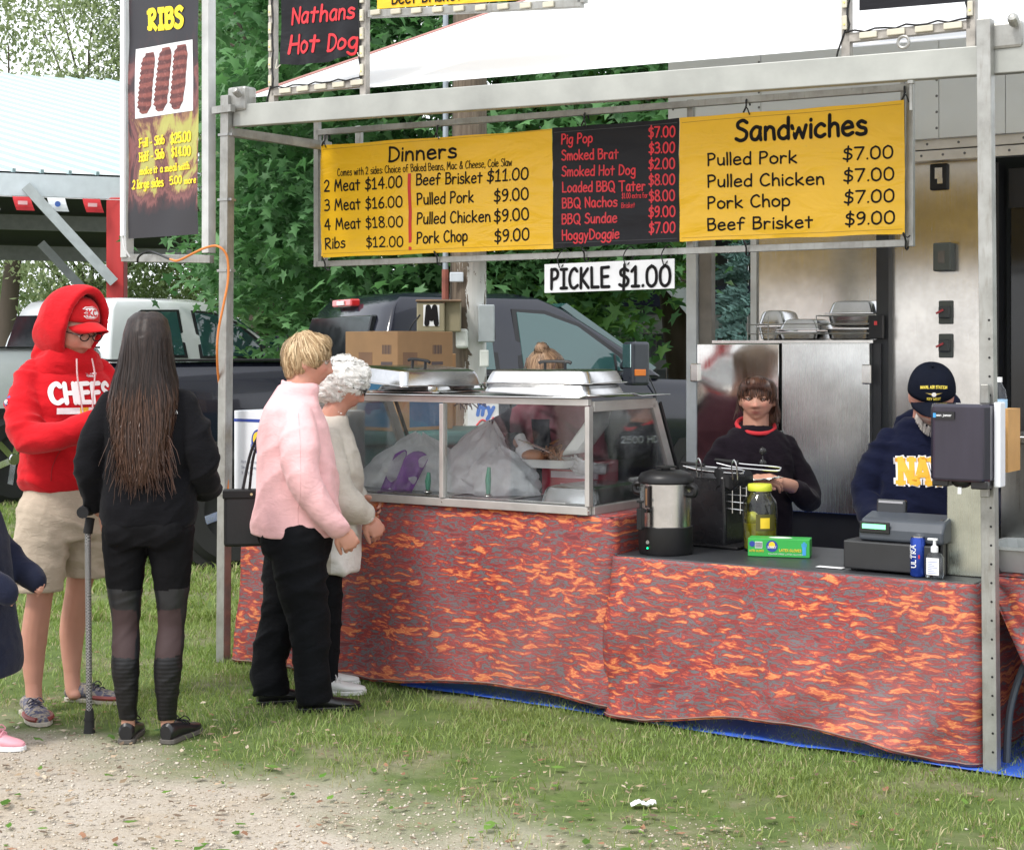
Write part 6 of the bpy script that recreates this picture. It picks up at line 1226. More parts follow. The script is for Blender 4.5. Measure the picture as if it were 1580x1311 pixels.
def tloft(mb, rings, n=28, p=2.4):       # (cx, cy, z, rx, ry) superelliptic torso
    rr = []
    for cx_, cy_, z, rx, ry in rings:
        v = []
        for k in range(n):
            a = 2*math.pi*k/n; c, s = math.cos(a), math.sin(a); v.append(Vector((cx_+rx*math.copysign(abs(c)**(2/p), c), cy_+ry*math.copysign(abs(s)**(2/p), s), z)))
        rr.append(v)
    mb.rings(rr)
def limb(mb, pts, rad, n=14, k=5, sx=1.):
    P = catmull(pts, k); m = len(P); R_ = [rad[0]]*m; L = [0]
    for i in range(1, m): R_[i] = float(np.interp(i/(m-1)*(len(rad)-1), range(len(rad)), rad))
    mb.tube(P, R_, n, True, sx); mb.ell(P[0], (R_[0],)*3, 12, 8); mb.ell(P[-1], (R_[-1],)*3, 12, 8)
def head_mb(c, yaw=0, pitch=0, roll=0, s=1., fem=False, chin=1.):
    """sculpted head, face to -y; returns MB, matrix"""
    M = Matrix.Translation(c) @ Matrix.Rotation(yaw, 4, 'Z') @ Matrix.Rotation(pitch, 4, 'X') @ Matrix.Rotation(roll, 4, 'Y') @ Matrix.Scale(s, 4)
    mb = MB(); nu, nv = 96, 72; v = []
    g = lambda d, w_: math.exp(-(d/w_)**2)
    for j in range(nv+1):
        t = math.pi*j/nv
        for i in range(nu):
            a = 2*math.pi*i/nu; x, y, z = math.sin(t)*math.cos(a), math.sin(t)*math.sin(a), -math.cos(t)
            X = x*.076; Y = y*.096+.006; Z = z*.115
            if Z < -.02:
                f = (-Z-.02)/.095; X *= 1-.30*f**1.3*(1.15 if fem else 1); Y = Y*(1-.22*f) if Y > 0 else Y*(1-.04*f)-.010*f
                if Y > 0: Y *= 1-.25*f
            if Y < 0: # face plane
                fr = max(0, -Y/.09); Y = -.090*(fr**.86)*(1-.02)
                X *= 1+.05*g(Z, .05)
                n_ = g(X, .012)
                nose = max(0, min(1, (.022-Z)/.062)) if Z > -.045 else max(0, 1-(-.045-Z)/.010); nose = nose*(Z < .022)
                Y -= .027*nose*g(X, .0115+.006*nose)*(1 if Z < .022 else 0)+.004*g(Z-.018, .012)*g(X, .015)
                Y -= .006*(g(abs(X)-.013, .007)*g(Z+.040, .008))
                Y += .013*g(abs(X)-.031, .016)*g(Z-.004, .014)              # sockets
                Y -= .006*g(abs(X)-.030, .020)*g(Z-.024, .009)*(.6 if fem else 1)
                Y -= .005*g(abs(X)-.042, .016)*g(Z+.030, .018)              # cheeks
                Y += .004*g(abs(X)-.030, .008)*g(Z+.062, .012)
                Y -= .0075*g(X, .019)*g(Z+.066, .0055)+.0065*g(X, .017)*g(Z+.0785, .0055); Y += .006*g(X, .022)*g(Z+.072, .0028)
                Y += .004*g(X, .02)*g(Z+.088, .006); Y -= .009*chin*g(X, .022)*g(Z+.105, .012)
            v.append(Vector((X, Y, Z)))
    mb.add(v, [(j*nu+k, j*nu+(k+1) % nu, (j+1)*nu+(k+1) % nu, (j+1)*nu+k) for j in range(nv) for k in range(nu)])
    for sg in (-1, 1):
        mb.ell((sg*.077, .012, -.012), (.010, .019, .031), 14, 10, Matrix.Rotation(sg*R(-12), 3, 'Z') @ Matrix.Rotation(R(-8), 3, 'X')); mb.ell((sg*.074, .004, -.014), (.006, .010, .015), 10, 6)
    mb.xf(M); return mb, M
def hand(mb, W_, D, Nb, side=1, curl=.5, s=1., spread=.12, thumb=.6):
    """palm + 5 bent fingers; D towards fingers, Nb = back of hand, side*(D x Nb) = thumb side"""
    W_ = Vector(W_); D = Vector(D).normalized(); Nb = Vector(Nb); Nb = (Nb-D*Nb.dot(D)).normalized(); S = D.cross(Nb)*side
    Mx = Matrix((S, D, Nb)).transposed()
    mb.ell(W_+D*.052*s, (.040*s, .054*s, .016*s), 16, 10, Mx); mb.ell(W_+D*.075*s, (.041*s, .028*s, .013*s), 14, 8, Mx); mb.tube([W_-D*.03, W_+D*.03*s], [.026*s, .024*s], 12)
    for i, (o, L) in enumerate(((.030, .072), (.010, .080), (-.010, .074), (-.029, .058))):
        p = W_+D*(.088-.004*abs(i-1))*s+S*o*s; d = (D+S*spread*(1.5-i)*.6).normalized(); pts = [p-d*.02*s, p]; a = 0
        for k, f in enumerate((.45, .30, .25)):
            a += curl*(.9, 1.0, .7)[k]; dd = d*math.cos(a)-Nb*math.sin(a); p = p+dd*L*f*s; pts.append(p)
        mb.tube(pts, [.0095*s, .0098*s, .0090*s, .0082*s, .0062*s], 9); mb.ell(pts[-1], (.0063*s,)*3, 8, 6)
        for q in pts[2:4]: mb.ell(q, (.0089*s,)*3, 8, 6)
    p = W_+D*.022*s+S*.026*s; d = (D*.75+S*thumb-Nb*.25).normalized(); d2 = (D*.95+S*.15-Nb*.35*curl).normalized()
    pts = [p, p+d*.035*s, p+d*.035*s+d2*.03*s, p+d*.035*s+d2*.056*s]; mb.tube(pts, [.015*s, .0125*s, .0108*s, .0075*s], 10); mb.ell(pts[-1], (.0078*s,)*3, 8, 6)
SKM = NT('skin'); _a = SKM.n('VertexColor', _layer_name='tint'); _n = SKM.noise(SKM.coord(), 40, 4)
SKM.set(SKM.mix(.25, _a.outputs['Color'], SKM.mix(_n, _a.outputs['Color'], (.45, .16, .12))), .48, 0, .4); SKM.b.inputs['Subsurface Weight'].default_value = .08; SKM.b.inputs['Subsurface Radius'].default_value = (.01, .004, .002); SKM.bump(SKM.noise(SKM.coord(), 320, 2), .12, .001); SKM = SKM.m
def body(label, loc, yaw, mb, hands, M, skin=(.56, .30, .22), voxel=.0078, lips=(.38, .12, .11), brow=None, beard=None, eyes=True, group=None, age=0., eyecol=(.12, .08, .05), extra=None, zone=None):
    me = remesh(mb, voxel, 2, .4); hm = MB(); [h(hm) for h in hands]
    if hm.v:
        bm = bmesh.new(); bm.from_mesh(me); hme = remesh(hm, .0043, 1, .25); bm.from_mesh(hme); bm.to_mesh(me); bm.free(); me.polygons.foreach_set('use_smooth', [True]*len(me.polygons))
    P = getco(me); Mi = np.array(M.inverted()); Q = P @ Mi[:3, :3].T + Mi[:3, 3]; C = np.tile(np.array(skin), (len(P), 1)); near = (np.abs(Q[:, 2]) < .14) & (np.abs(Q[:, 0]) < .1)
    g = lambda d, w_: np.exp(-(d/w_)**2); fr = (Q[:, 1] < -.03) & near; X = np.abs(Q[:, 0]); Z = Q[:, 2]
    ck = fr*.45*(g(X-.042, .018)*g(Z+.032, .02)+.8*g(X, .013)*g(Z+.035, .015)); C = C*(1-ck[:, None])+np.array([.62, .20, .15])*ck[:, None]
    lp = fr*np.clip(1.3*g(X, .021)*g(Z+.0725, .0095), 0, 1)*.85; C = C*(1-lp[:, None])+np.array(lips)*lp[:, None]
    ey = fr*.35*g(X-.031, .016)*g(Z-.002, .012); C = C*(1-ey[:, None])+np.array([.25, .10, .08])*ey[:, None]
    if brow: b = fr*np.clip(1.4*g(X-.033, .015)*g(Z-.026-.08*(.03-X)*0, .0045), 0, 1)*.8; C = C*(1-b[:, None])+np.array(brow)*b[:, None]
    if beard: b = (Q[:, 1] < .0)*near*np.clip((-.050-Z)/.012+2.0*g(X, .026)*g(Z+.056, .006), 0, 1)*(1-.8*g(X, .02)*g(Z+.0725, .008))*np.clip(.75+.4*n3(Q, (90, 90, 90), 3), 0, 1)*.85; C = C*(1-b[:, None])+np.array(beard)*b[:, None]
    if zone: C = zone(P, C)
    C = np.clip(C*(1+.06*n3(P, (30, 30, 30), 5)[:, None]), 0, 1); me.materials.clear(); me.materials.append(SKM); setcol(me, C)
    me.name = 'person'; o = link(bpy.data.objects.new('person', me)); o.location = loc; o.rotation_euler = (0, 0, yaw); tag(o, label, 'person', group)
    if eyes:
        for sg in (-1, 1):
            q = MB(); q.ell(M @ Vector((sg*.0315, -.0715, .002)), (.0122, .0122, .0115), 18, 12); e = q.ob('eye', mm('eye_white', (.62, .58, .56), .2, var=.03), o, True)
            q = MB(); q.ell(M @ Vector((sg*.0315, -.0792, .0015)), (.0060,)*3, 12, 8); q.ob('iris', mm('iris_dark', (.05, .035, .03), .1), e, True)
            q = MB(); q.tube([M @ Vector((sg*(.0315+.0150*math.cos(a)), -.0830+.007*abs(math.cos(a))**2, .0015+.0062*math.sin(a))) for a in np.linspace(.1, 3.04, 9)], [.0014, .0032, .0042, .0046, .0046, .0046, .0042, .0032, .0014], 6); q.ob('eyelid', mat('eyelid_skin', tuple(c*.75 for c in skin), .5), o, True)
    return o
def ribbon_hair(base, parent, n, length, dirf, col1, col2, seed=0, w_=.0022, off=.004, mask=None, name='hair_strands', curl=0., steps=7, lift=0., glossy=.35):
    bvh = BVHTree.FromPolygons([v.co for v in base.vertices], [tuple(p.vertices) for p in base.polygons]); r = random.Random(seed); vs = base.vertices; V = []; F = []; C = []; tries = 0; c = 0
    while c < n and tries < n*6:
        tries += 1; p = vs[r.randrange(len(vs))].co.copy()
        if mask and not mask(p): continue
        L = length*(.55+.7*r.random()); st = L/steps; o_ = off*(.2+1.3*r.random()); pts = []; q = p; ph = r.uniform(0, 6.28); nrm = None
        for k in range(steps+1):
            h = bvh.find_nearest(q)
            if h[0] is None: break
            nrm = h[1]; q = h[0]+nrm*(o_+lift*k/steps*r.random()); d = Vector(dirf(q)); d = d-nrm*d.dot(nrm)
            if d.length < 1e-4: break
            d.normalize(); sd = d.cross(nrm).normalized()
            pts.append((q+sd*curl*math.sin(ph+k*1.3)+nrm*abs(curl)*math.cos(ph+k*1.3)*.6, sd)); q = q+d*st+sd*r.gauss(0, .0012)
        if len(pts) < 3: continue
        c += 1; fq = r.random(); cc = [a+(b-a)*fq for a, b in zip(col1, col2)]; b0 = len(V); m = len(pts)
        for k, (q, sd) in enumerate(pts):
            w2 = w_*(.4+.9*math.sin(math.pi*min(1, (k+.6)/(m+.2)))); V += [q-sd*w2, q+sd*w2]; C += [cc, cc]
        F += [(b0+2*k, b0+2*k+1, b0+2*k+3, b0+2*k+2) for k in range(m-1)]
    me = bpy.data.meshes.new(name); me.from_pydata([tuple(v) for v in V], [], F); setcol(me, np.array(C)); me.materials.append(m_hair(glossy)); me.polygons.foreach_set('use_smooth', [True]*len(me.polygons)); o = link(bpy.data.objects.new(name, me), parent); o['kind'] = 'stuff'; return o
_hm = {}
def m_hair(g=.35):
    if g not in _hm: _hm[g] = m_attr('hair_strand', g)
    return _hm[g]
def fabric(name, col, rough=.85, bscale=350, bs=.25, var=.1, sheen=.1, big=.0):
    t = NT(name); v = t.coord(); n = t.noise(v, 12, 5, .6); t.set(t.ramp(n, [(.3, tuple(c*(1-var) for c in col)), (.7, tuple(c*(1+var) for c in col))]), rough, 0, .08); t.b.inputs['Sheen Weight'].default_value = sheen
    f_ = t.noise(v, bscale, 3); h = t.math('ADD', t.math('MULTIPLY', f_, .06), t.math('MULTIPLY', t.noise(t.coord('Object', (1, 1, 2)), 16, 4, .6, .8), .9)); t.bump(h, bs+.15, .012); return t.m
def project(tmb, tgt, d, off=.002, st=.6):      # push flat lettering onto a mesh along d
    bvh = BVHTree.FromPolygons([v.co for v in tgt.vertices], [tuple(p.vertices) for p in tgt.polygons]); d = Vector(d).normalized(); out = []
    z0 = min(Vector(p).dot(d) for p in tmb.v)
    for p in tmb.v:
        p = Vector(p); h = bvh.ray_cast(p-d*st, d); out.append(tuple((h[0] if h[0] is not None else p)-d*(off+.5*max(0, -(p.dot(d)-z0))*0)))
    tmb.v = out; return tmb
def shoe(o, a, toe, m, sole, w_=.045, L=.27, h=.075, name='shoe', lace=None, mouth=None):
    """a = heel ground point (local), toe = direction"""
    a = Vector(a); d = Vector(toe).normalized(); s = Vector((-d.y, d.x, 0)); mb = MB(); R_ = []
    for f, ww, hh in ((0, .60, .85), (.04, .78, 1.0), (.15, .80, 1.0), (.3, .78, .95), (.45, .85, .80), (.6, 1.0, .62), (.75, 1.0, .50), (.88, .85, .42), (.97, .5, .34), (1, .3, .28)):
        c = a+d*L*f; R_.append([c+s*(w_*ww*math.cos(t))+Vector((0, 0, .012+max(0, h*hh*(.5+.5*math.sin(t))))) for t in np.linspace(0, 2*math.pi, 17)[:-1]])
    mb.rings(R_); sh = mb.ob(name, m, o, True)
    mb = MB(); pl = [(f, ww) for f, ww in ((-.01, .55), (.04, .85), (.15, .86), (.3, .84), (.45, .9), (.6, 1.06), (.75, 1.07), (.88, .92), (.98, .6), (1.02, .3))]
    P2 = [a+d*L*f+s*w_*ww for f, ww in pl]+[a+d*L*f-s*w_*ww for f, ww in pl[::-1]]; n = len(P2); mb.add([p+Vector((0, 0, .002)) for p in P2]+[p+Vector((0, 0, .02)) for p in P2], [tuple(range(n)), tuple(range(n, 2*n))[::-1]]+[(k, (k+1) % n, n+(k+1) % n, n+k) for k in range(n)]); mb.ob('sole', sole, sh, bevel=.003)
    if lace:
        mb = MB()
        for f in (.40, .48, .56): c = a+d*L*f; z = .012+h*(.93-.75*(f-.35)); mb.tube(catmull([c+s*.028+Vector((0, 0, z-.012)), c+Vector((0, 0, z+.002)), c-s*.028+Vector((0, 0, z-.012))], 4), .003, 5)
        c = a+d*L*.42; z = .012+h*.93
        for sg in (-1, 1): mb.tube(catmull([c+Vector((0, 0, z)), c+s*sg*.02+d*.01+Vector((0, 0, z+.012)), c+s*sg*.035+d*.02+Vector((0, 0, z-.008)), c+Vector((0, 0, z))], 4), .0025, 5)
        mb.ob('laces', lace, sh, True)
    return sh
def glasses(o, M, col=BLACK, w_=.0025, dark=None, rr=.022, z=.002):
    mb = MB()
    for sg in (-1, 1):
        mb.tube([M @ Vector((sg*.032+rr*1.05*math.cos(a), -.104+.004*abs(math.cos(a)), z+rr*.72*math.sin(a))) for a in np.linspace(0, 6.283, 21)], w_, 6)
        mb.tube([M @ Vector((sg*.055, -.100, z+.006)), M @ Vector((sg*.079, -.06, z+.004)), M @ Vector((sg*.084, .012, z-.004))], w_, 6)
    mb.tube([M @ Vector((-.010, -.105, z+.004)), M @ Vector((0, -.108, z+.007)), M @ Vector((.010, -.105, z+.004))], w_, 6); g = mb.ob('glasses', col, o, True)
    if dark is not None:
        for sg in (-1, 1):
            mb = MB(); mb.lathe([(rr*1.0, 0), (rr*1.0, .001)], 20, (0, 0, 0), M=RX); mb.v = [(vx+sg*.032, vy-.103, vz*.7+z) for vx, vy, vz in mb.v]; mb.xf(M); mb.ob('lens', dark, g)
    return g
def cap_hat(o, M, m, brim_len=.075, logo=None, drop=.0):
    mb = MB(); 
    for j in range(1): pass
    rr = []
    for t in np.linspace(0, 1, 10):
        z = .022+.100*math.sin(t*math.pi/2); k = math.cos(t*math.pi/2)**.62
        rr.append([Vector((.090*k*math.cos(a), .104*k*math.sin(a)+.006+.006*(1-k), z+(.008*(math.sin(a) < 0)*(1-t)*-math.sin(a)))) for a in np.linspace(0, 2*math.pi, 41)[:-1]])
    rr.append([Vector((.001*math.cos(a), .001*math.sin(a)+.01, .124)) for a in np.linspace(0, 2*math.pi, 41)[:-1]]); mb.rings(rr, cap=False); mb.xf(M); c = mb.ob('cap', m, o, True, solid=.003)
    mb = MB(); mb.grid(lambda u, v: Vector(((u-.5)*2*.080*(1-.30*v**3)*math.cos((u-.5)*.0), -.100*math.sqrt(max(0, 1-((u-.5)*2*.86)**2))*(1)-.0-brim_len*v*math.sqrt(max(.02, 1-((u-.5)*2)**2*.80)), .034-.020*v-.030*((u-.5)*2)**2)), 24, 8); mb.xf(M); mb.ob('brim', m, c, True, solid=.004, recalc=False)
    mb = MB(); mb.ell(M @ Vector((0, .01, .126)), (.006, .006, .003), 10, 6); mb.ob('button', m, c, True)
    return c
# ---------------------------------------------------------------- 1 man in red hoodie
hc = Vector((0, -.075, 1.635)); hmb, HM = head_mb(hc, yaw=R(14), pitch=R(20), s=1.06)
b = MB(); b.v += hmb.v; b.f += hmb.f
limb(b, [(0, .02, 1.40), (0, -.005, 1.52), (0, -.055, 1.60)], [.08, .066, .062]); tloft(b, [(0, 0, .92, .13, .09), (0, 0, 1.15, .13, .09), (0, .01, 1.42, .15, .09), (0, .01, 1.48, .08, .06)])
LEG = []
for sg, fx, fy, kz in ((-1, -.135, .015, .50), (1, .10, .13, .50)):
    limb(b, [(sg*.09, 0, .93), (sg*.11, fy*.4-.02, .70), (fx*.95, fy*.8-.02, kz), (fx, fy+.018, .31), (fx, fy+.02, .13), (fx, fy+.01, .05)], [.085, .075, .054, .056, .036, .034]); b.ell((fx, fy-.0, .035), (.030, .040, .024), 14, 8)
for sg in (-1, 1): limb(b, [(sg*.15, .01, 1.42), (sg*.215, -.12, 1.19), (sg*.14, -.26, 1.20), (sg*.04, -.36, 1.27)], [.040, .036, .032, .026])
man = body('bearded man in red hoodie, red cap and khaki shorts standing at the left', (-1.91, 6.95, 0), R(42), b, [lambda h: hand(h, (-.04, -.36, 1.27), (.3, -.6, .2), (-.5, 0, .8), 1, .8), lambda h: hand(h, (.04, -.36, 1.27), (-.3, -.6, .2), (.5, 0, .8), -1, .8)], HM, skin=(.50, .26, .19), beard=(.22, .10, .05), brow=(.15, .08, .05), eyes=True)
REDF = fabric('red_fleece', (.50, .010, .016), .85)
b = MB(); tloft(b, [(0, .01, .955, .180, .132), (0, .0, 1.0, .200, .150), (0, -.01, 1.15, .195, .148), (0, -.01, 1.32, .195, .145), (0, .0, 1.42, .185, .125), (0, .01, 1.47, .15, .10), (0, .01, 1.51, .10, .085)])
limb(b, [(-.15, .01, 1.435), (-.20, -.02, 1.32), (-.225, -.12, 1.19), (-.15, -.25, 1.20), (-.06, -.35, 1.26)], [.066, .074, .070, .058, .044], 18)
limb(b, [(.15, .01, 1.435), (.20, -.02, 1.32), (.225, -.12, 1.19), (.15, -.25, 1.20), (.06, -.35, 1.26)], [.066, .074, .070, .058, .044], 18)
hme = folds(remesh(b, .009, 4), .013, 3, (6, 6, 12), calm=(.19, 1.25, 1.50)); hood_o = addob(hme, 'hoodie', man, REDF); HM = HM
mb = MB()
def hoodfn(u, v):      # closed tube of cloth: v = 0 at the face opening, 1 at the back of the skull
    a = u*2*math.pi; low = max(0, -math.sin(a)); k = math.cos(v*math.pi/2)**.75
    x = (.104+.030*math.sin(v*math.pi)+.035*low*v)*math.cos(a)*(.12+.88*k); z = (.150+.012*math.sin(v*math.pi))*math.sin(a)*(.10+.90*k)-.025*v*(1-low)
    y = -.085+.05*low-.02*abs(math.cos(a))*0+.225*math.sin(v*math.pi/2)
    return Vector((x, y, z-.03*low*v))
mb.grid(hoodfn, 48, 18); mb.xf(Matrix.Translation((0, -.060, 1.668)) @ Matrix.Rotation(R(13), 4, 'Z') @ Matrix.Rotation(R(13), 4, 'X'))
hd_ = mb.mesh('h'); o = bpy.data.objects.new('h', hd_); COL.objects.link(o); q = o.modifiers.new('s', 'SOLIDIFY'); q.thickness = .024; q.offset = 0; q = o.modifiers.new('r', 'REMESH'); q.mode = 'VOXEL'; q.voxel_size = .007; q = o.modifiers.new('m', 'SMOOTH'); q.iterations = 4
dg = bpy.context.evaluated_depsgraph_get(); dg.update(); hm_ = bpy.data.meshes.new_from_object(o.evaluated_get(dg)); bpy.data.objects.remove(o); hm_.polygons.foreach_set('use_smooth', [True]*len(hm_.polygons)); folds(hm_, .006, 8, (8, 8, 10)); addob(hm_, 'hood', hood_o, REDF)
mb = MB(); tloft(mb, [(0, .01, 1.44, .16, .11), (0, -.0, 1.49, .145, .12), (0, -.015, 1.53, .115, .108), (0, -.02, 1.555, .085, .085)]); mb.ell((0, .07, 1.53), (.12, .08, .075), 18, 12); cme = folds(remesh(mb, .008, 5), .008, 4); addob(cme, 'hood_collar', hood_o, REDF)
Cm = HM @ Matrix.Translation((0, .004, .012)) @ Matrix.Rotation(R(-9), 4, 'X'); cp_ = cap_hat(man, Cm, fabric('red_cap', (.50, .012, .016), .7, bs=.05), .085); glasses(man, HM, BLACK, .0026)
def arrow_logo(par, fnp, cx, cz, s, m_white, m_red):      # white arrowhead with interlocked letters
    pts = [(-1.05, .55), (-.75, .85), (.1, .95), (.7, .62), (1.1, .0), (.7, -.62), (.1, -.95), (-.75, -.85), (-1.05, -.5), (-.72, -.25), (-1.0, -.05), (-.70, .2)]
    a = MB(); nr = 14
    a.add([(cx, -.0012, cz)]+[(cx+x*s, -.0012, cz+z*s*.72) for x, z in pts], [(0, k+1, (k+1) % len(pts)+1) for k in range(len(pts))]); mb = MB(); bmx = bmesh.new(); me = a.mesh('x'); bmx.from_mesh(me); bmesh.ops.subdivide_edges(bmx, edges=bmx.edges, cuts=3, use_grid_fill=True); mb.v = [tuple(v.co) for v in bmx.verts]; mb.f = [tuple(v.index for v in f.verts) for f in bmx.faces]; bmx.free()
    fnp(mb, .0030); e = mb.ob('arrowhead_emblem', m_white, par, recalc=False)
    t2 = text_mb('KC', s*.62, width=s*1.1, bold=.26, x=cx-.60*s, z=cz-s*.32); fnp(t2, .0050); t2.ob('monogram', m_red, par, recalc=False)
    rng = MB(); L_ = [(cx+x*s*.88, -.001, cz+z*s*.72*.88) for x, z in pts]+[(cx+pts[0][0]*s*.88, -.001, cz+pts[0][1]*s*.72*.88)]; L_ = [tuple(Vector(L_[i]).lerp(Vector(L_[i+1]), f)) for i in range(len(L_)-1) for f in (0, .33, .66)]; fnp2 = MB(); fnp2.v = L_; fnp(fnp2, .0045); rng.tube(fnp2.v+[fnp2.v[0]], s*.035, 4); rng.ob('outline', m_red, par)
LW = mm('print_white', (.76, .74, .74), .6, var=.03); LR = mm('print_red', (.55, .02, .03), .6)
capme = [c for c in bpy.data.objects if c.parent == man and c.name.startswith('cap')][0].data
CAPCM = True
def on_cap(x0):
    Mc = (Cm if CAPCM else HM) @ Matrix.Rotation(x0, 4, 'Z')
    def f(t_, off): 
        t_.v = [tuple(Mc @ Vector((x, -.16, z))) for x, y, z in t_.v]; project(t_, capme, Mc.to_3x3() @ Vector((0, 1, -.12)), off)
    return f
arrow_logo(cp_, on_cap(0), 0, .078, .038, LW, LR)
def on_chest(me, y=-.5, d=(0, 1, 0), y0=-.215):
    def f(t_, off): t_.v = [tuple(Vector((x, y0+.001, z))) for x, y_, z in t_.v]; project(t_, me, d, off, .001)
    return f
fc = on_chest(hme)
t1 = text_mb('CH|EFS', .080, width=.27, bold=.24, x=-.135, z=1.325, off=0, nodes=6); t1.v = [(x, y, z) for x, y, z in t1.v]; fc(t1, .004); t1.ob('lettering', LW, hood_o, recalc=False)
for x0, x1, m__ in ((-.115, -.02, LW), (-.02, .02, mm('print_yellow', (.75, .45, .03), .6)), (.02, .115, LW)):
    t1 = MB(); t1.grid(lambda u, v: Vector((x0+(x1-x0)*u, 0, 1.278+.026*v)), 8, 2); fc(t1, .004); t1.ob('printed_bar', m__, hood_o, recalc=False)
arrow_logo(hood_o, fc, .060, 1.448, .027, LW, LR)
t1 = MB(); t1.add([(-.5, x*.017, 1.335+z*.021) for x, z in ((-1, .8), (0, 1.1), (1, .8), (.9, -.4), (0, -1.1), (-.9, -.4))], [(0, 1, 2, 3, 4, 5)]); t1.v = [(x, y-.02, z) for x, y, z in t1.v]; project(t1, hme, (1, 0, 0), .003); t1.ob('sleeve_shield', mm('shield_blue', (.05, .09, .30), .6), hood_o, recalc=False)
t1 = text_mb('NFL', .016, width=.024, bold=.2); t1.v = [(-.5, -.008-x+.012-.02, z+1.322) for x, y, z in t1.v]; t1.v = [(x, -.04-y if False else y, z) for x, y, z in t1.v]; project(t1, hme, (1, 0, 0), .0045); t1.ob('shield_lettering', LW, hood_o, recalc=False)
for sg, z1_ in ((-1, 1.27), (1, 1.24)):
    cb_ = MB(); P = catmull([(sg*.035, -.16, 1.51), (sg*.04, -.175, 1.44), (sg*.03, -.18, 1.36), (sg*.02, -.19, z1_)], 6); cb_.tube(P, .0035, 6); cb_.ob('drawstring', mm('cord_speckled', (.55, .35, .36), .7, var=.5, scale=300), hood_o, True)
t1 = MB(); P = []
for q in ((-.10, 1.14), (-.13, 1.06), (-.135, 1.00)): P.append((q[0], 0, q[1]))
t1.v = [tuple(v) for v in catmull(P, 6)]; fc(t1, .003); t2 = MB(); t2.tube(t1.v, .002, 4); t2.ob('pocket_seam', mm('seam_red', (.3, .005, .01), .8), hood_o)
KH = fabric('khaki_cotton', (.44, .37, .29), .85, bs=.35, sheen=.05); b = MB(); tloft(b, [(0, .0, .74, .15, .12), (0, .0, .85, .185, .135), (0, 0, .97, .17, .125), (0, 0, 1.0, .165, .12)])
limb(b, [(-.09, 0, .86), (-.115, -.0, .70), (-.135, .0, .53)], [.12, .112, .105], 20); limb(b, [(.09, 0, .86), (.105, .03, .70), (.11, .06, .56)], [.12, .112, .100], 20)
for x, y, z in ((-.135, .0, .53), (.11, .06, .56)): pass
sme = remesh(b, .009, 3); P = getco(sme); z0 = np.where(P[:, 0] < 0, .535, .565); P[:, 2] = np.maximum(P[:, 2], z0); setco(sme, P); folds(sme, .009, 6, (8, 8, 12)); so = addob(sme, 'shorts', man, KH)
for x, y, z, r_ in ((-.135, -.002, .572, .1085), (.11, .058, .602, .1035)): 
    mb = MB(); mb.tube([(x+r_*math.cos(a), y+r_*math.sin(a), z) for a in np.linspace(0, 6.283, 25)], .0022, 4); mb.ob('hem_seam', mm('khaki_seam', (.25, .20, .15), .9), so)
CAMO = NT('camo_canvas'); CAMO.set(CAMO.ramp(CAMO.noise(CAMO.coord(), 30, 2), [(.40, (.05, .055, .10)), (.5, (.30, .26, .20)), (.6, (.09, .09, .13))]), .8); LSOLE = mm('shoe_sole', (.45, .41, .35), .7); DRED = mm('dark_red_leather', (.20, .035, .03), .5); NLACE = mm('navy_lace', (.02, .02, .04), .6)
for a, d in (((-.14, .075, 0), (-.25, -1, 0)), ((.10, .19, 0), (.55, -.85, 0))):
    s_ = shoe(man, a, d, CAMO.m, LSOLE, .050, .30, .07, lace=NLACE); 
    mb = MB(); dd = Vector(d).normalized(); ss = Vector((-dd.y, dd.x, 0)); A = Vector(a)
    for sg in (-1, 1): mb.tube([A+dd*.30*f+ss*sg*.050*w_+Vector((0, 0, .03)) for f, w_ in ((.45, .88), (.6, 1.02), (.75, 1.03), (.88, .86), (.97, .5))], .010, 6)
    mb.ob('leather_band', DRED, s_, True)
# ---------------------------------------------------------------- 2 woman with long dark hair, seen from behind
hc = Vector((0, -.01, 1.578)); hmb, HM = head_mb(hc, yaw=R(-6), pitch=R(8), s=.96, fem=True); b = MB(); b.v += hmb.v; b.f += hmb.f
limb(b, [(0, .01, 1.32), (0, .0, 1.42), (0, -.005, 1.52)], [.06, .05, .048]); tloft(b, [(0, 0, .85, .12, .08), (0, 0, 1.05, .10, .07), (0, 0, 1.34, .13, .075), (0, 0, 1.38, .06, .05)])
for sg in (-1, 1): limb(b, [(sg*.08, 0, .85), (sg*.09, 0, .65), (sg*.088, -.01, .46), (sg*.082, .025, .30), (sg*.078, .01, .10), (sg*.078, .0, .05)], [.08, .062, .045, .044, .027, .028])
for sg, L_ in ((-1, [(-.15, 0, 1.33), (-.23, -.0, 1.12), (-.20, -.18, .98), (-.10, -.25, .98)]), (1, [(.15, 0, 1.33), (.235, .0, 1.12), (.22, -.08, .92), (.205, -.10, .90)])): limb(b, L_, [.035, .032, .026, .02])
gx = body('woman with very long dark hair in black jacket and leggings leaning on a crutch', (-1.437, 6.40, 0), R(180), b, [lambda h: hand(h, (.205, -.10, .915), (.0, -.35, -1), (1, 0, 0), -1, .9), lambda h: hand(h, (-.10, -.25, .98), (.7, -.5, .1), (-.3, -.3, 1), -1, .7)], HM, skin=(.50, .28, .20), eyes=False)
BLKF = fabric('black_fleece', (.0065, .0065, .008), .9, bs=.3, sheen=.04)
b = MB(); tloft(b, [(0, 0, .86, .180, .125), (0, 0, .93, .188, .13), (0, 0, 1.08, .168, .115), (0, .005, 1.25, .178, .112), (0, .01, 1.33, .165, .095), (0, .01, 1.385, .12, .075), (0, .005, 1.43, .07, .062), (0, .0, 1.455, .058, .056)])
limb(b, [(-.14, .005, 1.325), (-.195, .02, 1.21), (-.225, .02, 1.07), (-.20, -.15, .98), (-.12, -.23, .985)], [.058, .064, .060, .052, .040], 18)
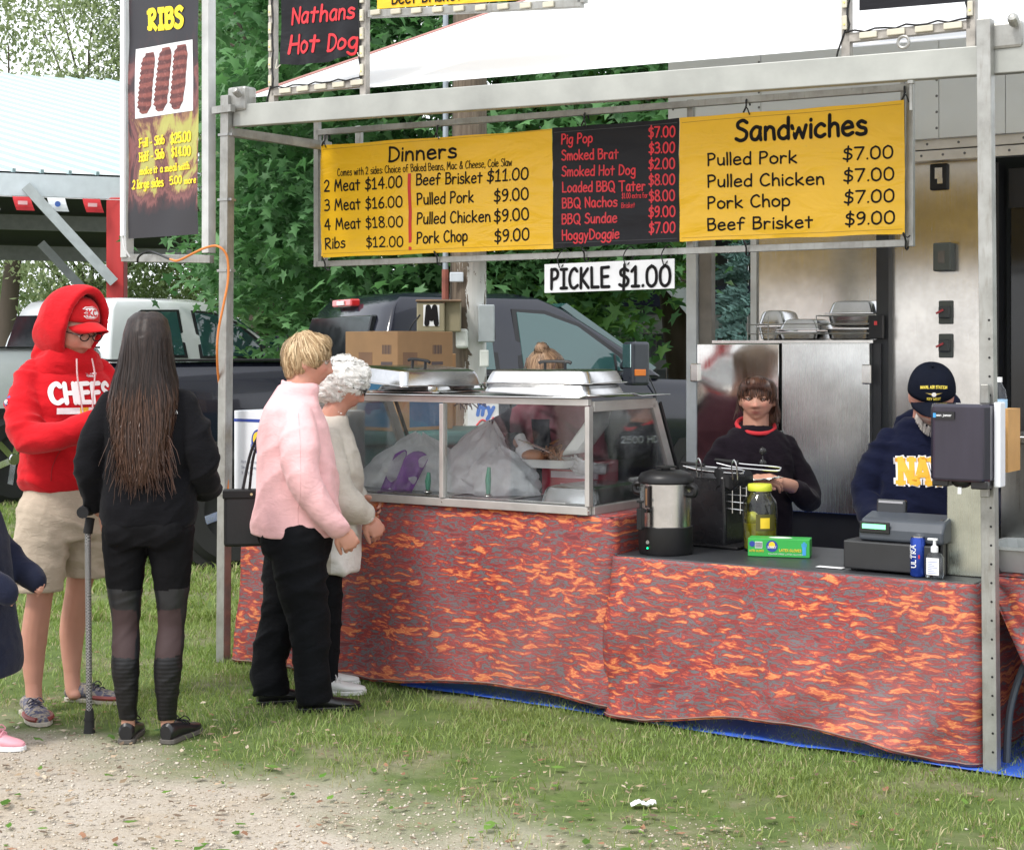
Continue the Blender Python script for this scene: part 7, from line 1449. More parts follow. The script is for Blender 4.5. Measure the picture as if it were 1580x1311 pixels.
limb(b, [(.14, .005, 1.325), (.195, .02, 1.21), (.225, .02, 1.08), (.228, -.05, .96), (.208, -.09, .935)], [.058, .064, .058, .048, .038], 18)
jme = folds(remesh(b, .009, 4), .012, 12, (6, 6, 12)); jk = addob(jme, 'jacket', gx, BLKF)
t1 = MB(); LGW = mm('reflective_white', (.62, .62, .62), .5)
def on_back(t_, off): t_.v = [(-x, .5, z) for x, y, z in t_.v]; project(t_, jme, (0, -1, 0), off)
for i, w_ in enumerate((.020, .026, .022)): t1 = text_mb(('THE', 'NORTH', 'FACE')[i], .0065, width=w_, bold=.22, x=.112-w_, z=1.318-i*.009, align='l'); on_back(t1, .004); t1.ob('logo_lettering', LGW, jk, recalc=False)
t1 = MB()
for r_ in (.022, .016, .010): t1.rings([[Vector((.114+(r_-w_)*math.cos(a), 0, 1.300+(r_-w_)*math.sin(a))) for a in np.linspace(0, 1.57, 9)] for w_ in (0, .004)], closed=False, cap=False)
on_back(t1, .004); t1.ob('logo_dome', LGW, jk, recalc=False)
b = MB(); tloft(b, [(0, .0, .78, .14, .11), (0, .01, .86, .172, .122), (0, 0, .97, .16, .11)])
for sg in (-1, 1): b.ell((sg*.075, .055, .84), (.085, .075, .09), 16, 10); limb(b, [(sg*.085, .005, .84), (sg*.092, .0, .66), (sg*.09, -.01, .46), (sg*.083, .028, .31), (sg*.078, .012, .12), (sg*.078, .0, .095)], [.098, .076, .052, .056, .036, .034], 20, 8)
LGM = [fabric('legging_jersey', (.006, .006, .007), .7, bs=.1, sheen=.0), None, None]
t = NT('legging_mesh_panel'); t.set((.045, .027, .027), .7, 0, .3); LGM[1] = t.m; t = NT('legging_ribbed'); wv = t.n('TexWave', Scale=19., Distortion=.3); wv.bands_direction = 'Z'; t.l(t.coord(), wv.inputs['Vector']); t.set((.007, .007, .008), .5, 0, .35); t.bump(wv.outputs['Fac'], .35, .002); LGM[2] = t.m; LGM.append(mm('legging_gloss', (.009, .010, .012), .5))
lme = remesh(b, .007, 4); P = getco(lme); P[:, 2] = np.maximum(P[:, 2], .095); setco(lme, P); folds(lme, .003, 20, (9, 9, 20)); lme.materials.clear(); [lme.materials.append(q) for q in LGM]
ct_ = np.empty(len(lme.polygons)*3, np.float32); lme.polygons.foreach_get('center', ct_); ct_ = ct_.reshape(-1, 3); zz = ct_[:, 2]-.10*np.abs(ct_[:, 0]); mi = np.where(zz < .338, 2, np.where((zz < .520) & (ct_[:, 1] > -.03) & (np.abs(np.abs(ct_[:, 0])-.088) < .047), 1, np.where((zz < .60), 3, 0))); lme.polygons.foreach_set('material_index', mi.astype(np.int32)); link(bpy.data.objects.new('leggings', lme), gx)
for sg, d in ((-1, (-.35, -1, 0)), (1, (.05, -1, 0))): shoe(gx, (sg*.078, .045, 0), d, mm('black_shoe', (.014, .014, .016), .35), mm('dark_sole', (.10, .09, .08), .7), .040, .25, .072, lace=BLACK)
# long hair
b = MB(); Rr = []
for z, rx, ry, cy in ((1.70, .02, .02, .0), (1.695, .05, .055, .0), (1.67, .078, .085, .005), (1.62, .092, .103, .012), (1.56, .100, .108, .02), (1.48, .112, .105, .035), (1.42, .128, .098, .055), (1.35, .132, .072, .085), (1.28, .118, .050, .105), (1.20, .100, .042, .115), (1.13, .084, .036, .120), (1.08, .070, .030, .12), (1.05, .05, .02, .12)): Rr.append([Vector((rx*math.cos(a), cy+ry*math.sin(a)+(.02 if math.sin(a) < -.3 and z > 1.5 else 0), z)) for a in np.linspace(0, 2*math.pi, 33)[:-1]])
b.rings(Rr); hme2 = remesh(b, .007, 4); P = getco(hme2); N_ = getno(hme2); wz = np.clip((1.62-P[:, 2])/.3, .12, 1); Pw = P.copy(); Pw[:, 0] += .02*n3(P, (2, 2, 4), 31); d_ = (n3(Pw, (13, 6, 1.2), 3)*.008+n3(Pw, (40, 12, 2), 4)*.0022)*wz; d_ -= .004*np.exp(-(P[:, 0]/.010)**2)*(P[:, 2] > 1.6)
P2 = P+N_*d_[:, None]; cut = P[:, 2] < 1.09; P2[cut, 2] += (n3(P[cut], (30, 30, 0.01), 6)*.03); setco(hme2, P2)
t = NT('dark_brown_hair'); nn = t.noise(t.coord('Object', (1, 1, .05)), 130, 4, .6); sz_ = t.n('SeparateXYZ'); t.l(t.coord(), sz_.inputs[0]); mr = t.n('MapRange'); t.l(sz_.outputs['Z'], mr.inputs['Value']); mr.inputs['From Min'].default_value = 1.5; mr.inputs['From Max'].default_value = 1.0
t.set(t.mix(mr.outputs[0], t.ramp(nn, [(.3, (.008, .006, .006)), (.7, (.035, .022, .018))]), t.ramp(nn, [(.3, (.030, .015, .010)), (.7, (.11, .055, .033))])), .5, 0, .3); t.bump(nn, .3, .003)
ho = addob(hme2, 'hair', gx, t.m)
def dn(q): return (q.x*.9*(1 if q.z > 1.6 else -.04)+.10*math.sin(q.z*14+q.x*30), (.6 if q.z > 1.6 else .05), -1)
ribbon_hair(hme2, ho, 900, .34, dn, (.010, .007, .006), (.030, .018, .014), 4, .0011, .002, lambda p: 1.2 < p.z < 1.62 and p.y > -.02, lift=.004, glossy=.5)
ribbon_hair(hme2, ho, 1100, .20, dn, (.025, .013, .009), (.09, .045, .028), 5, .0012, .003, lambda p: 1.10 < p.z < 1.42 and p.y > .06, lift=.02)
# hanging strand tips
V = MB(); r = random.Random(8)
for i in range(260):
    x = r.gauss(0, .055); x = max(-.115, min(.115, x)); y = .145+r.uniform(-.012, .012); z = r.uniform(1.09, 1.22); P = [Vector((x, y, z))]; dx = r.gauss(0, .008)+x*.1
    for k in range(5): P.append(P[-1]+Vector((dx*.4+r.gauss(0, .002), r.gauss(0, .001), -.034*r.uniform(.4, 1))))
    V.tube(P, [.0018, .0016, .0014, .0012, .0009, .0005], 4, False)
V.ob('hair_ends', mm('brown_ends', (.06, .03, .02), .4, var=.5, scale=30), ho, True, kind='stuff')
# crutch
cr = thing('crutch', 'grey patterned elbow crutch with black handle and rubber foot', 'crutch', (-1.71, 6.555, 0)); top = Vector((.012, -.07, .845)); MT = NT('patterned_tube'); ck_ = MT.n('TexChecker', Scale=160.); ck_.inputs['Color1'].default_value = (.42, .42, .42, 1); ck_.inputs['Color2'].default_value = (.06, .06, .06, 1); MT.l(MT.coord(), ck_.inputs['Vector']); MT.set(ck_.outputs['Color'], .4, .3)
mb = MB(); mb.tube([(0, 0, .05), tuple(top)], .0125, 12); mb.ob('shaft', MT.m, cr, True)
mb = MB(); mb.lathe([(.024, 0), (.022, .01), (.020, .03), (.018, .085), (.014, .10)], 16); mb.lathe([(.022, .05), (.022, .056)], 16); mb.ob('rubber_foot', RUB, cr, True)
mb = MB(); mb.tube([tuple(top-Vector((0, 0, .03))), tuple(top+Vector((.01, 0, .03)))], .019, 12); mb.tube(catmull([tuple(top+Vector((.0, .03, .06))), tuple(top+Vector((0, -.02, .065))), tuple(top+Vector((0, -.08, .06)))], 5), [.024]*11, 12); mb.ob('handle', mat('foam_black', (.012, .012, .013), .9, bump=.5), cr, True)
# ---------------------------------------------------------------- 3 woman in pink fleece
hc = Vector((0, -.045, 1.500)); hmb, HM = head_mb(hc, yaw=R(-8), pitch=R(6), s=1.0, fem=True, chin=.7); b = MB(); b.v += hmb.v; b.f += hmb.f
limb(b, [(0, .03, 1.26), (0, .01, 1.34), (0, -.02, 1.44)], [.07, .062, .060]); tloft(b, [(0, 0, .8, .13, .1), (0, 0, 1.0, .12, .1), (0, 0, 1.26, .13, .08), (0, 0, 1.32, .06, .05)])
for sg in (-1, 1): limb(b, [(sg*.08, 0, .78), (sg*.088, sg*.06, .42), (sg*.085, sg*.09, .07)], [.08, .05, .035])
limb(b, [(-.15, 0, 1.24), (-.215, .0, 1.03), (-.21, -.11, .84), (-.20, -.155, .80)], [.04, .036, .028, .024]); limb(b, [(.17, 0, 1.27), (.22, .0, 1.03), (.18, -.12, .92)], [.045, .038, .026])
pw = body('woman with short blonde hair in a pale pink fleece jacket and black trousers', (-.925, 7.02, 0), R(103), b, [lambda h: hand(h, (-.20, -.160, .795), (.05, -.6, -1), (-1, 0, 0), 1, .95), lambda h: hand(h, (.18, -.12, .92), (-.2, -1, -.2), (.6, 0, .8), -1, .9)], HM, skin=(.56, .29, .21), brow=(.4, .28, .18), age=1)
PINK = fabric('pink_fleece', (.80, .47, .48), .95, bscale=500, bs=.22, sheen=.2)
b = MB(); tloft(b, [(0, .01, .745, .19, .182), (0, .01, .80, .196, .188), (0, .005, .95, .19, .175), (0, .01, 1.1, .185, .160), (0, .02, 1.22, .185, .145), (0, .03, 1.29, .155, .115), (0, .02, 1.345, .10, .088), (0, .0, 1.39, .078, .078)])
limb(b, [(-.14, .015, 1.245), (-.20, .015, 1.13), (-.235, .0, 1.0), (-.225, -.08, .87), (-.205, -.145, .80)], [.072, .080, .072, .060, .046], 20); limb(b, [(.14, .015, 1.245), (.20, .02, 1.13), (.235, .01, 1.0), (.21, -.08, .94)], [.072, .080, .072, .050], 20)
pme = folds(remesh(b, .009, 4), .011, 33, (5, 5, 6), .4, .8); P = getco(pme); P[:, 2] = np.maximum(P[:, 2], .758+.01*np.sin(P[:, 0]*9)); setco(pme, P); pj = addob(pme, 'jacket', pw, PINK)
t1 = MB(); t1.v = [tuple(v) for v in catmull([(0, 0, 1.28), (-.05, 0, 1.1), (-.07, 0, .9), (-.06, 0, .76)], 8)]; t1.v = [(-.5, y+x*0+.02+(.0), z) for x, y, z in t1.v]; project(t1, pme, (1, 0, 0), .0); t2 = MB(); t2.tube(t1.v, .0013, 4); t2.ob('side_seam', mm('pink_seam', (.66, .36, .37), .9), pj)
mb = MB(); mb.rings([[Vector((r_*math.cos(a), r_*.95*math.sin(a)+.002, z+.012*math.sin(a))) for a in np.linspace(0, 2*math.pi, 33)[:-1]] for r_, z in ((.082, 1.335), (.079, 1.37), (.074, 1.405), (.068, 1.405), (.066, 1.35))], cap=False); addob(folds(remesh(mb, .006, 2), .003, 2), 'collar', pj, PINK)
BTR = fabric('black_denim', (.006, .0065, .008), .8, bs=.4, sheen=.02); b = MB(); tloft(b, [(0, .01, .68, .16, .145), (0, .01, .78, .18, .16), (0, .01, .88, .16, .15)])
for sg, fy in ((-1, -.06), (1, .11)): b.ell((sg*.07, .08, .74), (.09, .085, .10), 14, 8); limb(b, [(sg*.085, .01, .74), (sg*.09, .01+fy*.3, .55), (sg*.088, fy*.6, .38), (sg*.085, fy+.01, .18), (sg*.085, fy+.0, .05)], [.122, .104, .083, .074, .076], 20)
tme = remesh(b, .009, 3); P = getco(tme); P[:, 2] = np.maximum(P[:, 2], .045); setco(tme, P); folds(tme, .012, 41, (6, 6, 13)); addob(tme, 'trousers', pw, BTR)
BSH = mm('black_leather', (.012, .012, .013), .35)
shoe(pw, (-.085, .015, 0), (-.0, -1, 0), BSH, BSH, .048, .27, .07, lace=BLACK); shoe(pw, (.085, .17, 0), (.1, -1, 0), BSH, BSH, .048, .27, .07)
def skullcap(c, M, rx, ry, rz, front=.0):
    pass
b = MB(); 
for c_, r_ in (((0, .012, .035), (.088, .100, .090)), ((0, .040, .01), (.086, .080, .100)), ((.05, .0, .03), (.042, .07, .065)), ((-.05, .0, .03), (.042, .07, .065)), ((0, -.052, .082), (.062, .034, .032)), ((0, .06, -.04), (.066, .045, .06)), ((-.066, -.005, .03), (.020, .045, .04)), ((.066, -.005, .03), (.020, .045, .04))): b.ell(c_, r_, 20, 14)
b.xf(HM); bl = remesh(b, .006, 3); P = getco(bl); N_ = getno(bl); setco(bl, P+N_*(n3(P, (24, 24, 14), 5)*.007+n3(P, (60, 60, 30), 6)*.0025)[:, None])
t = NT('blonde_hair'); nn = t.noise(t.coord('Object', (1, 1, .3)), 110, 4, .6); t.set(t.ramp(nn, [(.3, (.22, .13, .06)), (.7, (.58, .42, .24))]), .5, 0, .4); t.bump(nn, .6, .005); ho = addob(bl, 'hair', pw, t.m)
crw = HM @ Vector((0, .05, .11))
def swirl(q): d = q-crw; return (d.x*1.2, d.y, d.z*1.0-.02)
ribbon_hair(bl, ho, 1500, .085, swirl, (.28, .17, .08), (.66, .50, .30), 4, .0017, .004, lift=.006, glossy=.45)
glasses(pw, HM, mm('thin_metal', (.25, .22, .2), .3, .9), .0010, None, .020)
# handbag
hb = thing('handbag', 'flat black leather handbag hanging at the pink jacket woman', 'handbag', (-1.185, 7.12, .685), R(8)); mb = MB(); mb.box(-.08, .10, -.03, .03, 0, .245); mb.ob('bag_body', mat('black_bag', (.012, .012, .014), .45, bump=.2), hb, bevel=.014, seg=3)
mb = MB(); mb.box(-.085, .10, -.035, .032, .21, .25); mb.ob('flap', BLACK, hb, bevel=.006); mb = MB(); mb.tube(catmull([(.03, 0, .24), (.05, 0, .40), (.10, .02, .52)], 5), .007, 6); mb.tube(catmull([(-.0, 0, .24), (.04, .03, .42), (.10, .03, .52)], 5), .007, 6); mb.ob('strap', BLACK, hb, True); mb = MB(); mb.lathe([(.006, 0), (.006, .004)], 10, (.04, -.033, .23), M=RX); mb.ob('buckle', mm('brass', (.6, .5, .3), .3, 1), hb)
# ---------------------------------------------------------------- 4 elderly woman in beige jacket
hc = Vector((0, -.10, 1.385)); hmb, HM = head_mb(hc, yaw=R(-4), pitch=R(20), s=.98, fem=True, chin=.8); b = MB(); b.v += hmb.v; b.f += hmb.f
limb(b, [(0, -.01, 1.16), (0, -.04, 1.24), (0, -.075, 1.31)], [.065, .055, .052]); tloft(b, [(0, 0, .72, .13, .1), (0, 0, .95, .12, .09), (0, -.02, 1.14, .10, .07), (0, -.02, 1.20, .06, .05)])
for sg in (-1, 1): limb(b, [(sg*.08, 0, .72), (sg*.085, 0, .42), (sg*.08, .0, .07)], [.085, .055, .035])
limb(b, [(-.11, -.02, 1.12), (-.20, -.03, .97), (-.17, -.15, .84), (-.155, -.19, .80)], [.04, .035, .026, .022]); limb(b, [(.11, -.02, 1.12), (.19, -.03, .97), (.14, -.17, .86)], [.04, .035, .024])
ow = body('elderly woman with white curly hair and dark glasses in a beige jacket', (-.86, 7.36, 0), R(98), b, [lambda h: hand(h, (-.155, -.195, .80), (.1, -.6, -.8), (-.9, -.2, .3), 1, .9), lambda h: hand(h, (.14, -.17, .86), (0, -1, -.3), (.6, 0, .8), -1, .8)], HM, skin=(.50, .25, .18), brow=(.6, .55, .5))
BEI = fabric('beige_poplin', (.52, .48, .42), .6, bs=.35, sheen=.1); WPL = fabric('white_poplin', (.72, .70, .67), .6, bs=.35, sheen=.1)
b = MB(); tloft(b, [(0, .0, .55, .175, .16), (0, .0, .62, .18, .165), (0, -.01, .85, .185, .165), (0, -.02, 1.02, .185, .155), (0, -.02, 1.14, .17, .125), (0, -.03, 1.20, .12, .09), (0, -.04, 1.25, .075, .075)])
limb(b, [(-.14, -.02, 1.14), (-.19, -.02, 1.04), (-.215, -.05, .93), (-.19, -.12, .86), (-.165, -.175, .825)], [.068, .078, .082, .074, .048], 20); limb(b, [(.15, -.02, 1.16), (.20, -.02, 1.04), (.21, -.05, .93), (.16, -.16, .86)], [.08, .08, .08, .055], 20)
ome = folds(remesh(b, .009, 3), .015, 52, (6, 6, 9)); ome.materials.clear(); ome.materials.append(BEI); ome.materials.append(WPL); ct_ = np.empty(len(ome.polygons)*3, np.float32); ome.polygons.foreach_get('center', ct_); ct_ = ct_.reshape(-1, 3); ome.polygons.foreach_set('material_index', ((ct_[:, 2] < .80) & (ct_[:, 1] < -.03) & (np.abs(ct_[:, 0]) < .2)).astype(np.int32)); oj = link(bpy.data.objects.new('jacket', ome), ow)
mb = MB(); mb.rings([[Vector((r_*math.cos(a), r_*.95*math.sin(a)-.045, z+.02*math.sin(a))) for a in np.linspace(0, 2*math.pi, 33)[:-1]] for r_, z in ((.115, 1.205), (.105, 1.25), (.082, 1.275), (.070, 1.27), (.07, 1.2))], cap=False); addob(folds(remesh(mb, .007, 3), .004, 6), 'collar', oj, WPL)
b = MB()
for sg in (-1, 1): limb(b, [(sg*.07, 0, .64), (sg*.078, -.01, .40), (sg*.08, .0, .07)], [.085, .075, .062], 18)
tme = remesh(b, .009, 3); P = getco(tme); P[:, 2] = np.maximum(P[:, 2], .06); setco(tme, P); addob(folds(tme, .006, 44), 'trousers', ow, BTR)
WSH = mm('white_shoe', (.70, .70, .68), .5)
shoe(ow, (-.08, .06, 0), (-.1, -1, 0), WSH, WSH, .045, .25, .075, lace=WSH); shoe(ow, (.08, .08, 0), (.1, -1, 0), WSH, WSH, .045, .25, .075)
b = MB()
for c_, r_ in (((0, .010, .035), (.098, .108, .095)), ((0, .045, .0), (.094, .085, .100)), ((.060, .018, .028), (.040, .072, .06)), ((-.060, .018, .028), (.040, .072, .06)), ((0, -.048, .080), (.068, .042, .036)), ((0, .07, -.05), (.07, .045, .05))): b.ell(c_, r_, 20, 14)
b.xf(HM); bl = remesh(b, .006, 2); P = getco(bl); N_ = getno(bl); cu = 1-2*np.abs(n3(P, (34, 34, 34), 5)); setco(bl, P+N_*(cu*.007+n3(P, (70, 70, 70), 6)*.004)[:, None])
t = NT('white_curls'); nn = t.noise(t.coord(), 90, 4, .6, 1); t.set(t.ramp(nn, [(.3, (.62, .61, .58)), (.7, (.86, .85, .83))]), .6); t.bump(nn, .6, .005); ho = addob(bl, 'hair', ow, t.m)
crw2 = HM @ Vector((0, .03, .12)); ribbon_hair(bl, ho, 1500, .055, lambda q: ((q-crw2).x+.6*math.sin(q.z*90), (q-crw2).y+.6*math.sin(q.x*90), (q-crw2).z), (.74, .73, .70), (.90, .89, .87), 6, .0014, .004, curl=.004, lift=.006, glossy=.5)
glasses(ow, HM, BLACK, .0028, mm('dark_lens', (.02, .02, .02), .1), .021)
# ---------------------------------------------------------------- 5 vendor woman
sV, tV = sz(1166, 600, 1.05)[0], 1.05; lV = BP(sV, tV); hc = Vector((-.0, -.03, 1.318)); hmb, HM = head_mb(hc, yaw=R(-18), pitch=R(-2), s=.92, fem=False, chin=.8); b_ = HM @ Matrix.Diagonal((1.10, 1, .96, 1)) @ HM.inverted(); hmb.xf(b_); HM = b_ @ HM; b = MB(); b.v += hmb.v; b.f += hmb.f
limb(b, [(0, .01, 1.08), (0, 0, 1.17), (0, -.01, 1.26)], [.07, .062, .060]); tloft(b, [(0, 0, .5, .12, .1), (0, 0, .85, .12, .09), (0, 0, 1.08, .13, .08), (0, 0, 1.14, .06, .05)])
for sg in (-1, 1): limb(b, [(sg*.08, 0, .62), (sg*.08, 0, .35), (sg*.08, .0, .05)], [.08, .05, .04])
limb(b, [(-.12, 0, 1.06), (-.21, .0, .88), (-.14, -.19, .93), (-.06, -.24, .955)], [.045, .038, .030, .024]); limb(b, [(.12, 0, 1.06), (.232, .0, .865), (.13, -.17, .92), (.03, -.24, .95)], [.045, .040, .033, .025])
vw = body('vendor with brown fringe in a dark sweater folding foil behind the front table', lV, R(4), b, [lambda h: hand(h, (-.07, -.235, .955), (.9, -.3, .1), (0, -.5, .9), 1, .6), lambda h: hand(h, (.035, -.24, .95), (-.9, -.25, .1), (0, -.6, .8), -1, .75)], HM, skin=(.50, .27, .19), brow=(.08, .04, .025), lips=(.30, .09, .08), voxel=.0052)
DK = fabric('dark_plum_knit', (.010, .007, .011), .9, bs=.25, sheen=.05); b = MB(); tloft(b, [(0, .0, .62, .165, .13), (0, 0, .75, .165, .135), (0, -.01, .90, .16, .135), (0, 0, 1.03, .172, .12), (0, 0, 1.11, .165, .10), (0, .01, 1.155, .125, .085), (0, .015, 1.19, .085, .070)])
limb(b, [(-.135, 0, 1.09), (-.195, .01, .98), (-.225, -.0, .88), (-.18, -.13, .90), (-.13, -.19, .935)], [.058, .062, .056, .048, .038], 18); limb(b, [(.135, 0, 1.09), (.205, .01, .98), (.25, .0, .86), (.21, -.09, .86), (.155, -.14, .905)], [.058, .064, .060, .052, .042], 18)
vme = folds(remesh(b, .009, 3), .011, 61, (7, 7, 12)); vs_ = addob(vme, 'sweater', vw, DK)
mb = MB(); mb.tube([(r_*math.cos(a)*1.16, r_*math.sin(a)*1.12+.0, 1.196+.034*math.sin(a)-.004) for a in np.linspace(0, 6.283, 33) for r_ in (.076,)], .010, 8); mb.ob('red_collar', mm('red_collar_cloth', (.50, .02, .03), .8), vs_, True)
mb = MB(); mb.rings([[Vector((r_*math.cos(a), r_*.8*math.sin(a), z)) for a in np.linspace(0, 2*math.pi, 29)[:-1]] for r_, z in ((.16, .63), (.172, .60), (.175, .50), (.168, .50))], cap=False); mb.ob('red_shirt_hem', mm('red_collar_cloth', (.5, .02, .03), .8), vw, True)
gl_ = MB(); gl_.tube([(.0, -.135, 1.10), (.0, -.145, 1.04)], .004, 6); [gl_.ell((.0, -.15, 1.08-.055*k), (.017, .006, .019), 12, 8) for k in (0, 1)]; gl_.ob('hanging_sunglasses', mm('dark_lens', (.02, .02, .02), .1), vs_, True)
b = MB()
for c_, r_ in (((0, .012, .030), (.086, .100, .093)), ((0, .045, -.005), (.082, .072, .10)), ((0, -.056, .078), (.060, .034, .030)), ((-.062, .025, .03), (.018, .05, .05)), ((.062, .025, .03), (.018, .05, .05)), ((.05, .085, -.09), (.028, .028, .07))): b.ell(c_, r_, 20, 14)
b.xf(HM); bl = remesh(b, .006, 3); P = getco(bl); N_ = getno(bl); setco(bl, P+N_*(n3(P, (40, 30, 12), 5)*.004)[:, None])
t = NT('brown_hair'); nn = t.noise(t.coord('Object', (1, 1, .15)), 120, 4, .6); t.set(t.ramp(nn, [(.3, (.035, .016, .010)), (.7, (.13, .055, .032))]), .4, 0, .5); t.bump(nn, .5, .004); ho = addob(bl, 'hair', vw, t.m); Cv = HM @ Vector((0, .03, .12))
def fr_(q): d = q-Cv; return (d.x*1.2, d.y*(1.0), -.12 if d.y > 0 else -.10)
ribbon_hair(bl, ho, 1300, .10, fr_, (.03, .014, .010), (.15, .065, .038), 8, .0016, .004, lift=.010)
V = MB(); r = random.Random(5); HR3 = HM
for i in range(70):   # fringe over the brow and loose side strands
    x = -.066+.132*i/69; P = [HM @ Vector((x*.8, -.070, .095)), HM @ Vector((x, -.104+abs(x)*.3, .068)), HM @ Vector((x*1.08+r.gauss(0, .003), -.105+abs(x)*.36, .056-abs(x)*.30+r.uniform(-.008, .008)))]; V.tube(catmull(P, 3), [.0022]*6+[.0008], 4, False)
for i in range(26):
    sg = 1 if i % 5 else -1; P = [HM @ Vector((sg*.074, .0+r.uniform(-.03, .04), .06)), HM @ Vector((sg*(.084+r.uniform(0, .008)), .005+r.uniform(-.03, .04), -.01)), HM @ Vector((sg*(.080+r.uniform(0, .035)), .01+r.uniform(-.03, .05), -.06-r.uniform(0, .07)))]; V.tube(catmull(P, 4), [.002]*8+[.0006], 4, False)
V.ob('fringe', mm('brown_strand', (.06, .026, .018), .4, var=.5, scale=60), ho, True, kind='stuff')
fo = bthing('foil_wrap', 'crumpled silver foil held in the vendor hands', 'foil', 0, 0); fo.location = lV+Vector((-.01, -.29, .955)); mb = MB(); mb.grid(lambda u, v: Vector((-.07+.15*u, -.03+.07*v+.01*nz((u, v, 0), 4), .012*nz((u*2, v*2, 1), 3)+.02*u)), 12, 8); mb.ob('foil', mm('foil_grey', (.6, .63, .58), .3, .5), fo, solid=.001)
# ---------------------------------------------------------------- 6 man in navy sweatshirt
sN, tN = sz(1428, 600, .95)[0], .95; lN = BP(sN, tN); hc = Vector((-.0, -.14, 1.35)); hmb, HM = head_mb(hc, yaw=R(-6), pitch=R(30), s=1.10); b = MB(); b.v += hmb.v; b.f += hmb.f
limb(b, [(0, .01, 1.14), (0, -.04, 1.24), (0, -.09, 1.33)], [.075, .064, .062]); tloft(b, [(0, 0, .5, .13, .1), (0, 0, .9, .13, .1), (0, 0, 1.14, .15, .09), (0, 0, 1.2, .07, .06)])
for sg in (-1, 1): limb(b, [(sg*.09, 0, .75), (sg*.09, 0, .4), (sg*.09, .0, .05)], [.09, .055, .04]); limb(b, [(sg*.16, 0, 1.12), (sg*.245, .0, .90), (sg*.22, -.15, .82), (sg*.12, -.27, .82)], [.045, .04, .032, .028])
nv = body('man in navy cap and navy sweatshirt looking down at the cash register', lN, R(-4), b, [lambda h: hand(h, (-.12, -.27, .82), (.3, -.8, -.2), (0, -.2, 1), 1, .5), lambda h: hand(h, (.12, -.27, .82), (-.3, -.8, -.2), (0, -.2, 1), -1, .5)], HM, skin=(.50, .24, .18), beard=(.62, .58, .55), brow=(.4, .35, .3))
NAV = fabric('navy_fleece', (.006, .008, .024), .9, bs=.25, sheen=.05); b = MB(); tloft(b, [(0, 0, .60, .20, .16), (0, -.01, .85, .21, .17), (0, -.01, 1.02, .205, .155), (0, 0, 1.14, .19, .125), (0, 0, 1.20, .13, .10), (0, -.02, 1.245, .09, .085)])
for sg in (-1, 1): limb(b, [(sg*.155, 0, 1.13), (sg*.215, .0, 1.01), (sg*.25, -.0, .90), (sg*.23, -.14, .83), (sg*.16, -.24, .83)], [.070, .074, .068, .058, .046], 18)
nme = folds(remesh(b, .009, 3), .012, 71, (6, 6, 11), calm=(.2, .94, 1.12)); ns_ = addob(nme, 'sweatshirt', nv, NAV); fn_ = on_chest(nme)
YN = mm('navy_yellow', (.80, .42, .03), .7); tx = dict(x=-.135, z=.975, width=.25); 
t1 = text_mb('NAVY', .112, bold=.32, slab=True, off=0, nodes=6, **tx); fn_(t1, .003); t1.ob('lettering_outline', LW, ns_, recalc=False); t1 = text_mb('NAVY', .112, bold=.20, slab=True, off=0, nodes=6, **tx); fn_(t1, .0055); t1.ob('lettering', YN, ns_, recalc=False)
NC = fabric('navy_cap', (.006, .008, .016), .8, bs=.05, sheen=0); c = cap_hat(nv, HM, NC, .078); capme = c.data
CAPCM = False; f2 = on_cap(0)
for s_, zz, w_, arc in (('NAVAL AIR STATION', .088, .098, .008), ('KEY WEST', .050, .050, 0)):
    t1 = text_mb(s_, .0095, width=w_, bold=.22, x=0, z=zz, align='c', arc=arc); f2(t1, .0035); t1.ob('cap_lettering', mm('cap_yellow', (.75, .60, .08), .6), c, recalc=False)
t1 = MB(); t1.grid(lambda u, v: Vector((-.032+.064*u, 0, .073+(v-.5)*.010*(1-abs(2*u-1)**.7)+.004*abs(2*u-1))), 16, 3); f2(t1, .003); t1.ob('wings_emblem', mm('gold_thread', (.5, .38, .12), .6), c, recalc=False)
t1 = MB(); t1.grid(lambda u, v: Vector((.009*math.cos(u*6.283)*v, 0, .073+.009*math.sin(u*6.283)*v)), 12, 3); f2(t1, .0045); t1.ob('shield_emblem', LW, c, recalc=False)
b = MB(); b.ell((.02, .09, 1.22), (.14, .075, .07), 20, 12); b.ell((.10, .06, 1.27), (.07, .07, .10), 16, 10); addob(folds(remesh(b, .009, 4), .006, 9), 'hood', ns_, NAV)
b = MB(); b.ell((0, .03, .0), (.080, .085, .07), 18, 12); b.ell((.068, .0, .0), (.012, .02, .04), 12, 8); b.ell((-.068, .0, .0), (.012, .02, .04), 12, 8); b.xf(HM); bl = remesh(b, .006, 2); ho = addob(bl, 'hair', nv, mm('grey_hair', (.42, .40, .38), .6, bump=.5)); 
V = MB(); r = random.Random(4)
for i in range(300):
    a = r.uniform(-1.25, 1.25); x = .060*math.sin(a); y = -.085*math.cos(a)-.002; z = -.085-.028*math.cos(a)*r.uniform(0, 1)+.03*abs(a)/1.25; p = HM @ Vector((x, y, z)); q = HM @ Vector((x*1.12, y*1.10-.004, z-.016)); V.tube([p, q], [.0016, .0005], 4, False)
V.ob('beard', mm('white_beard', (.52, .48, .45), .7), nv, True, kind='stuff')
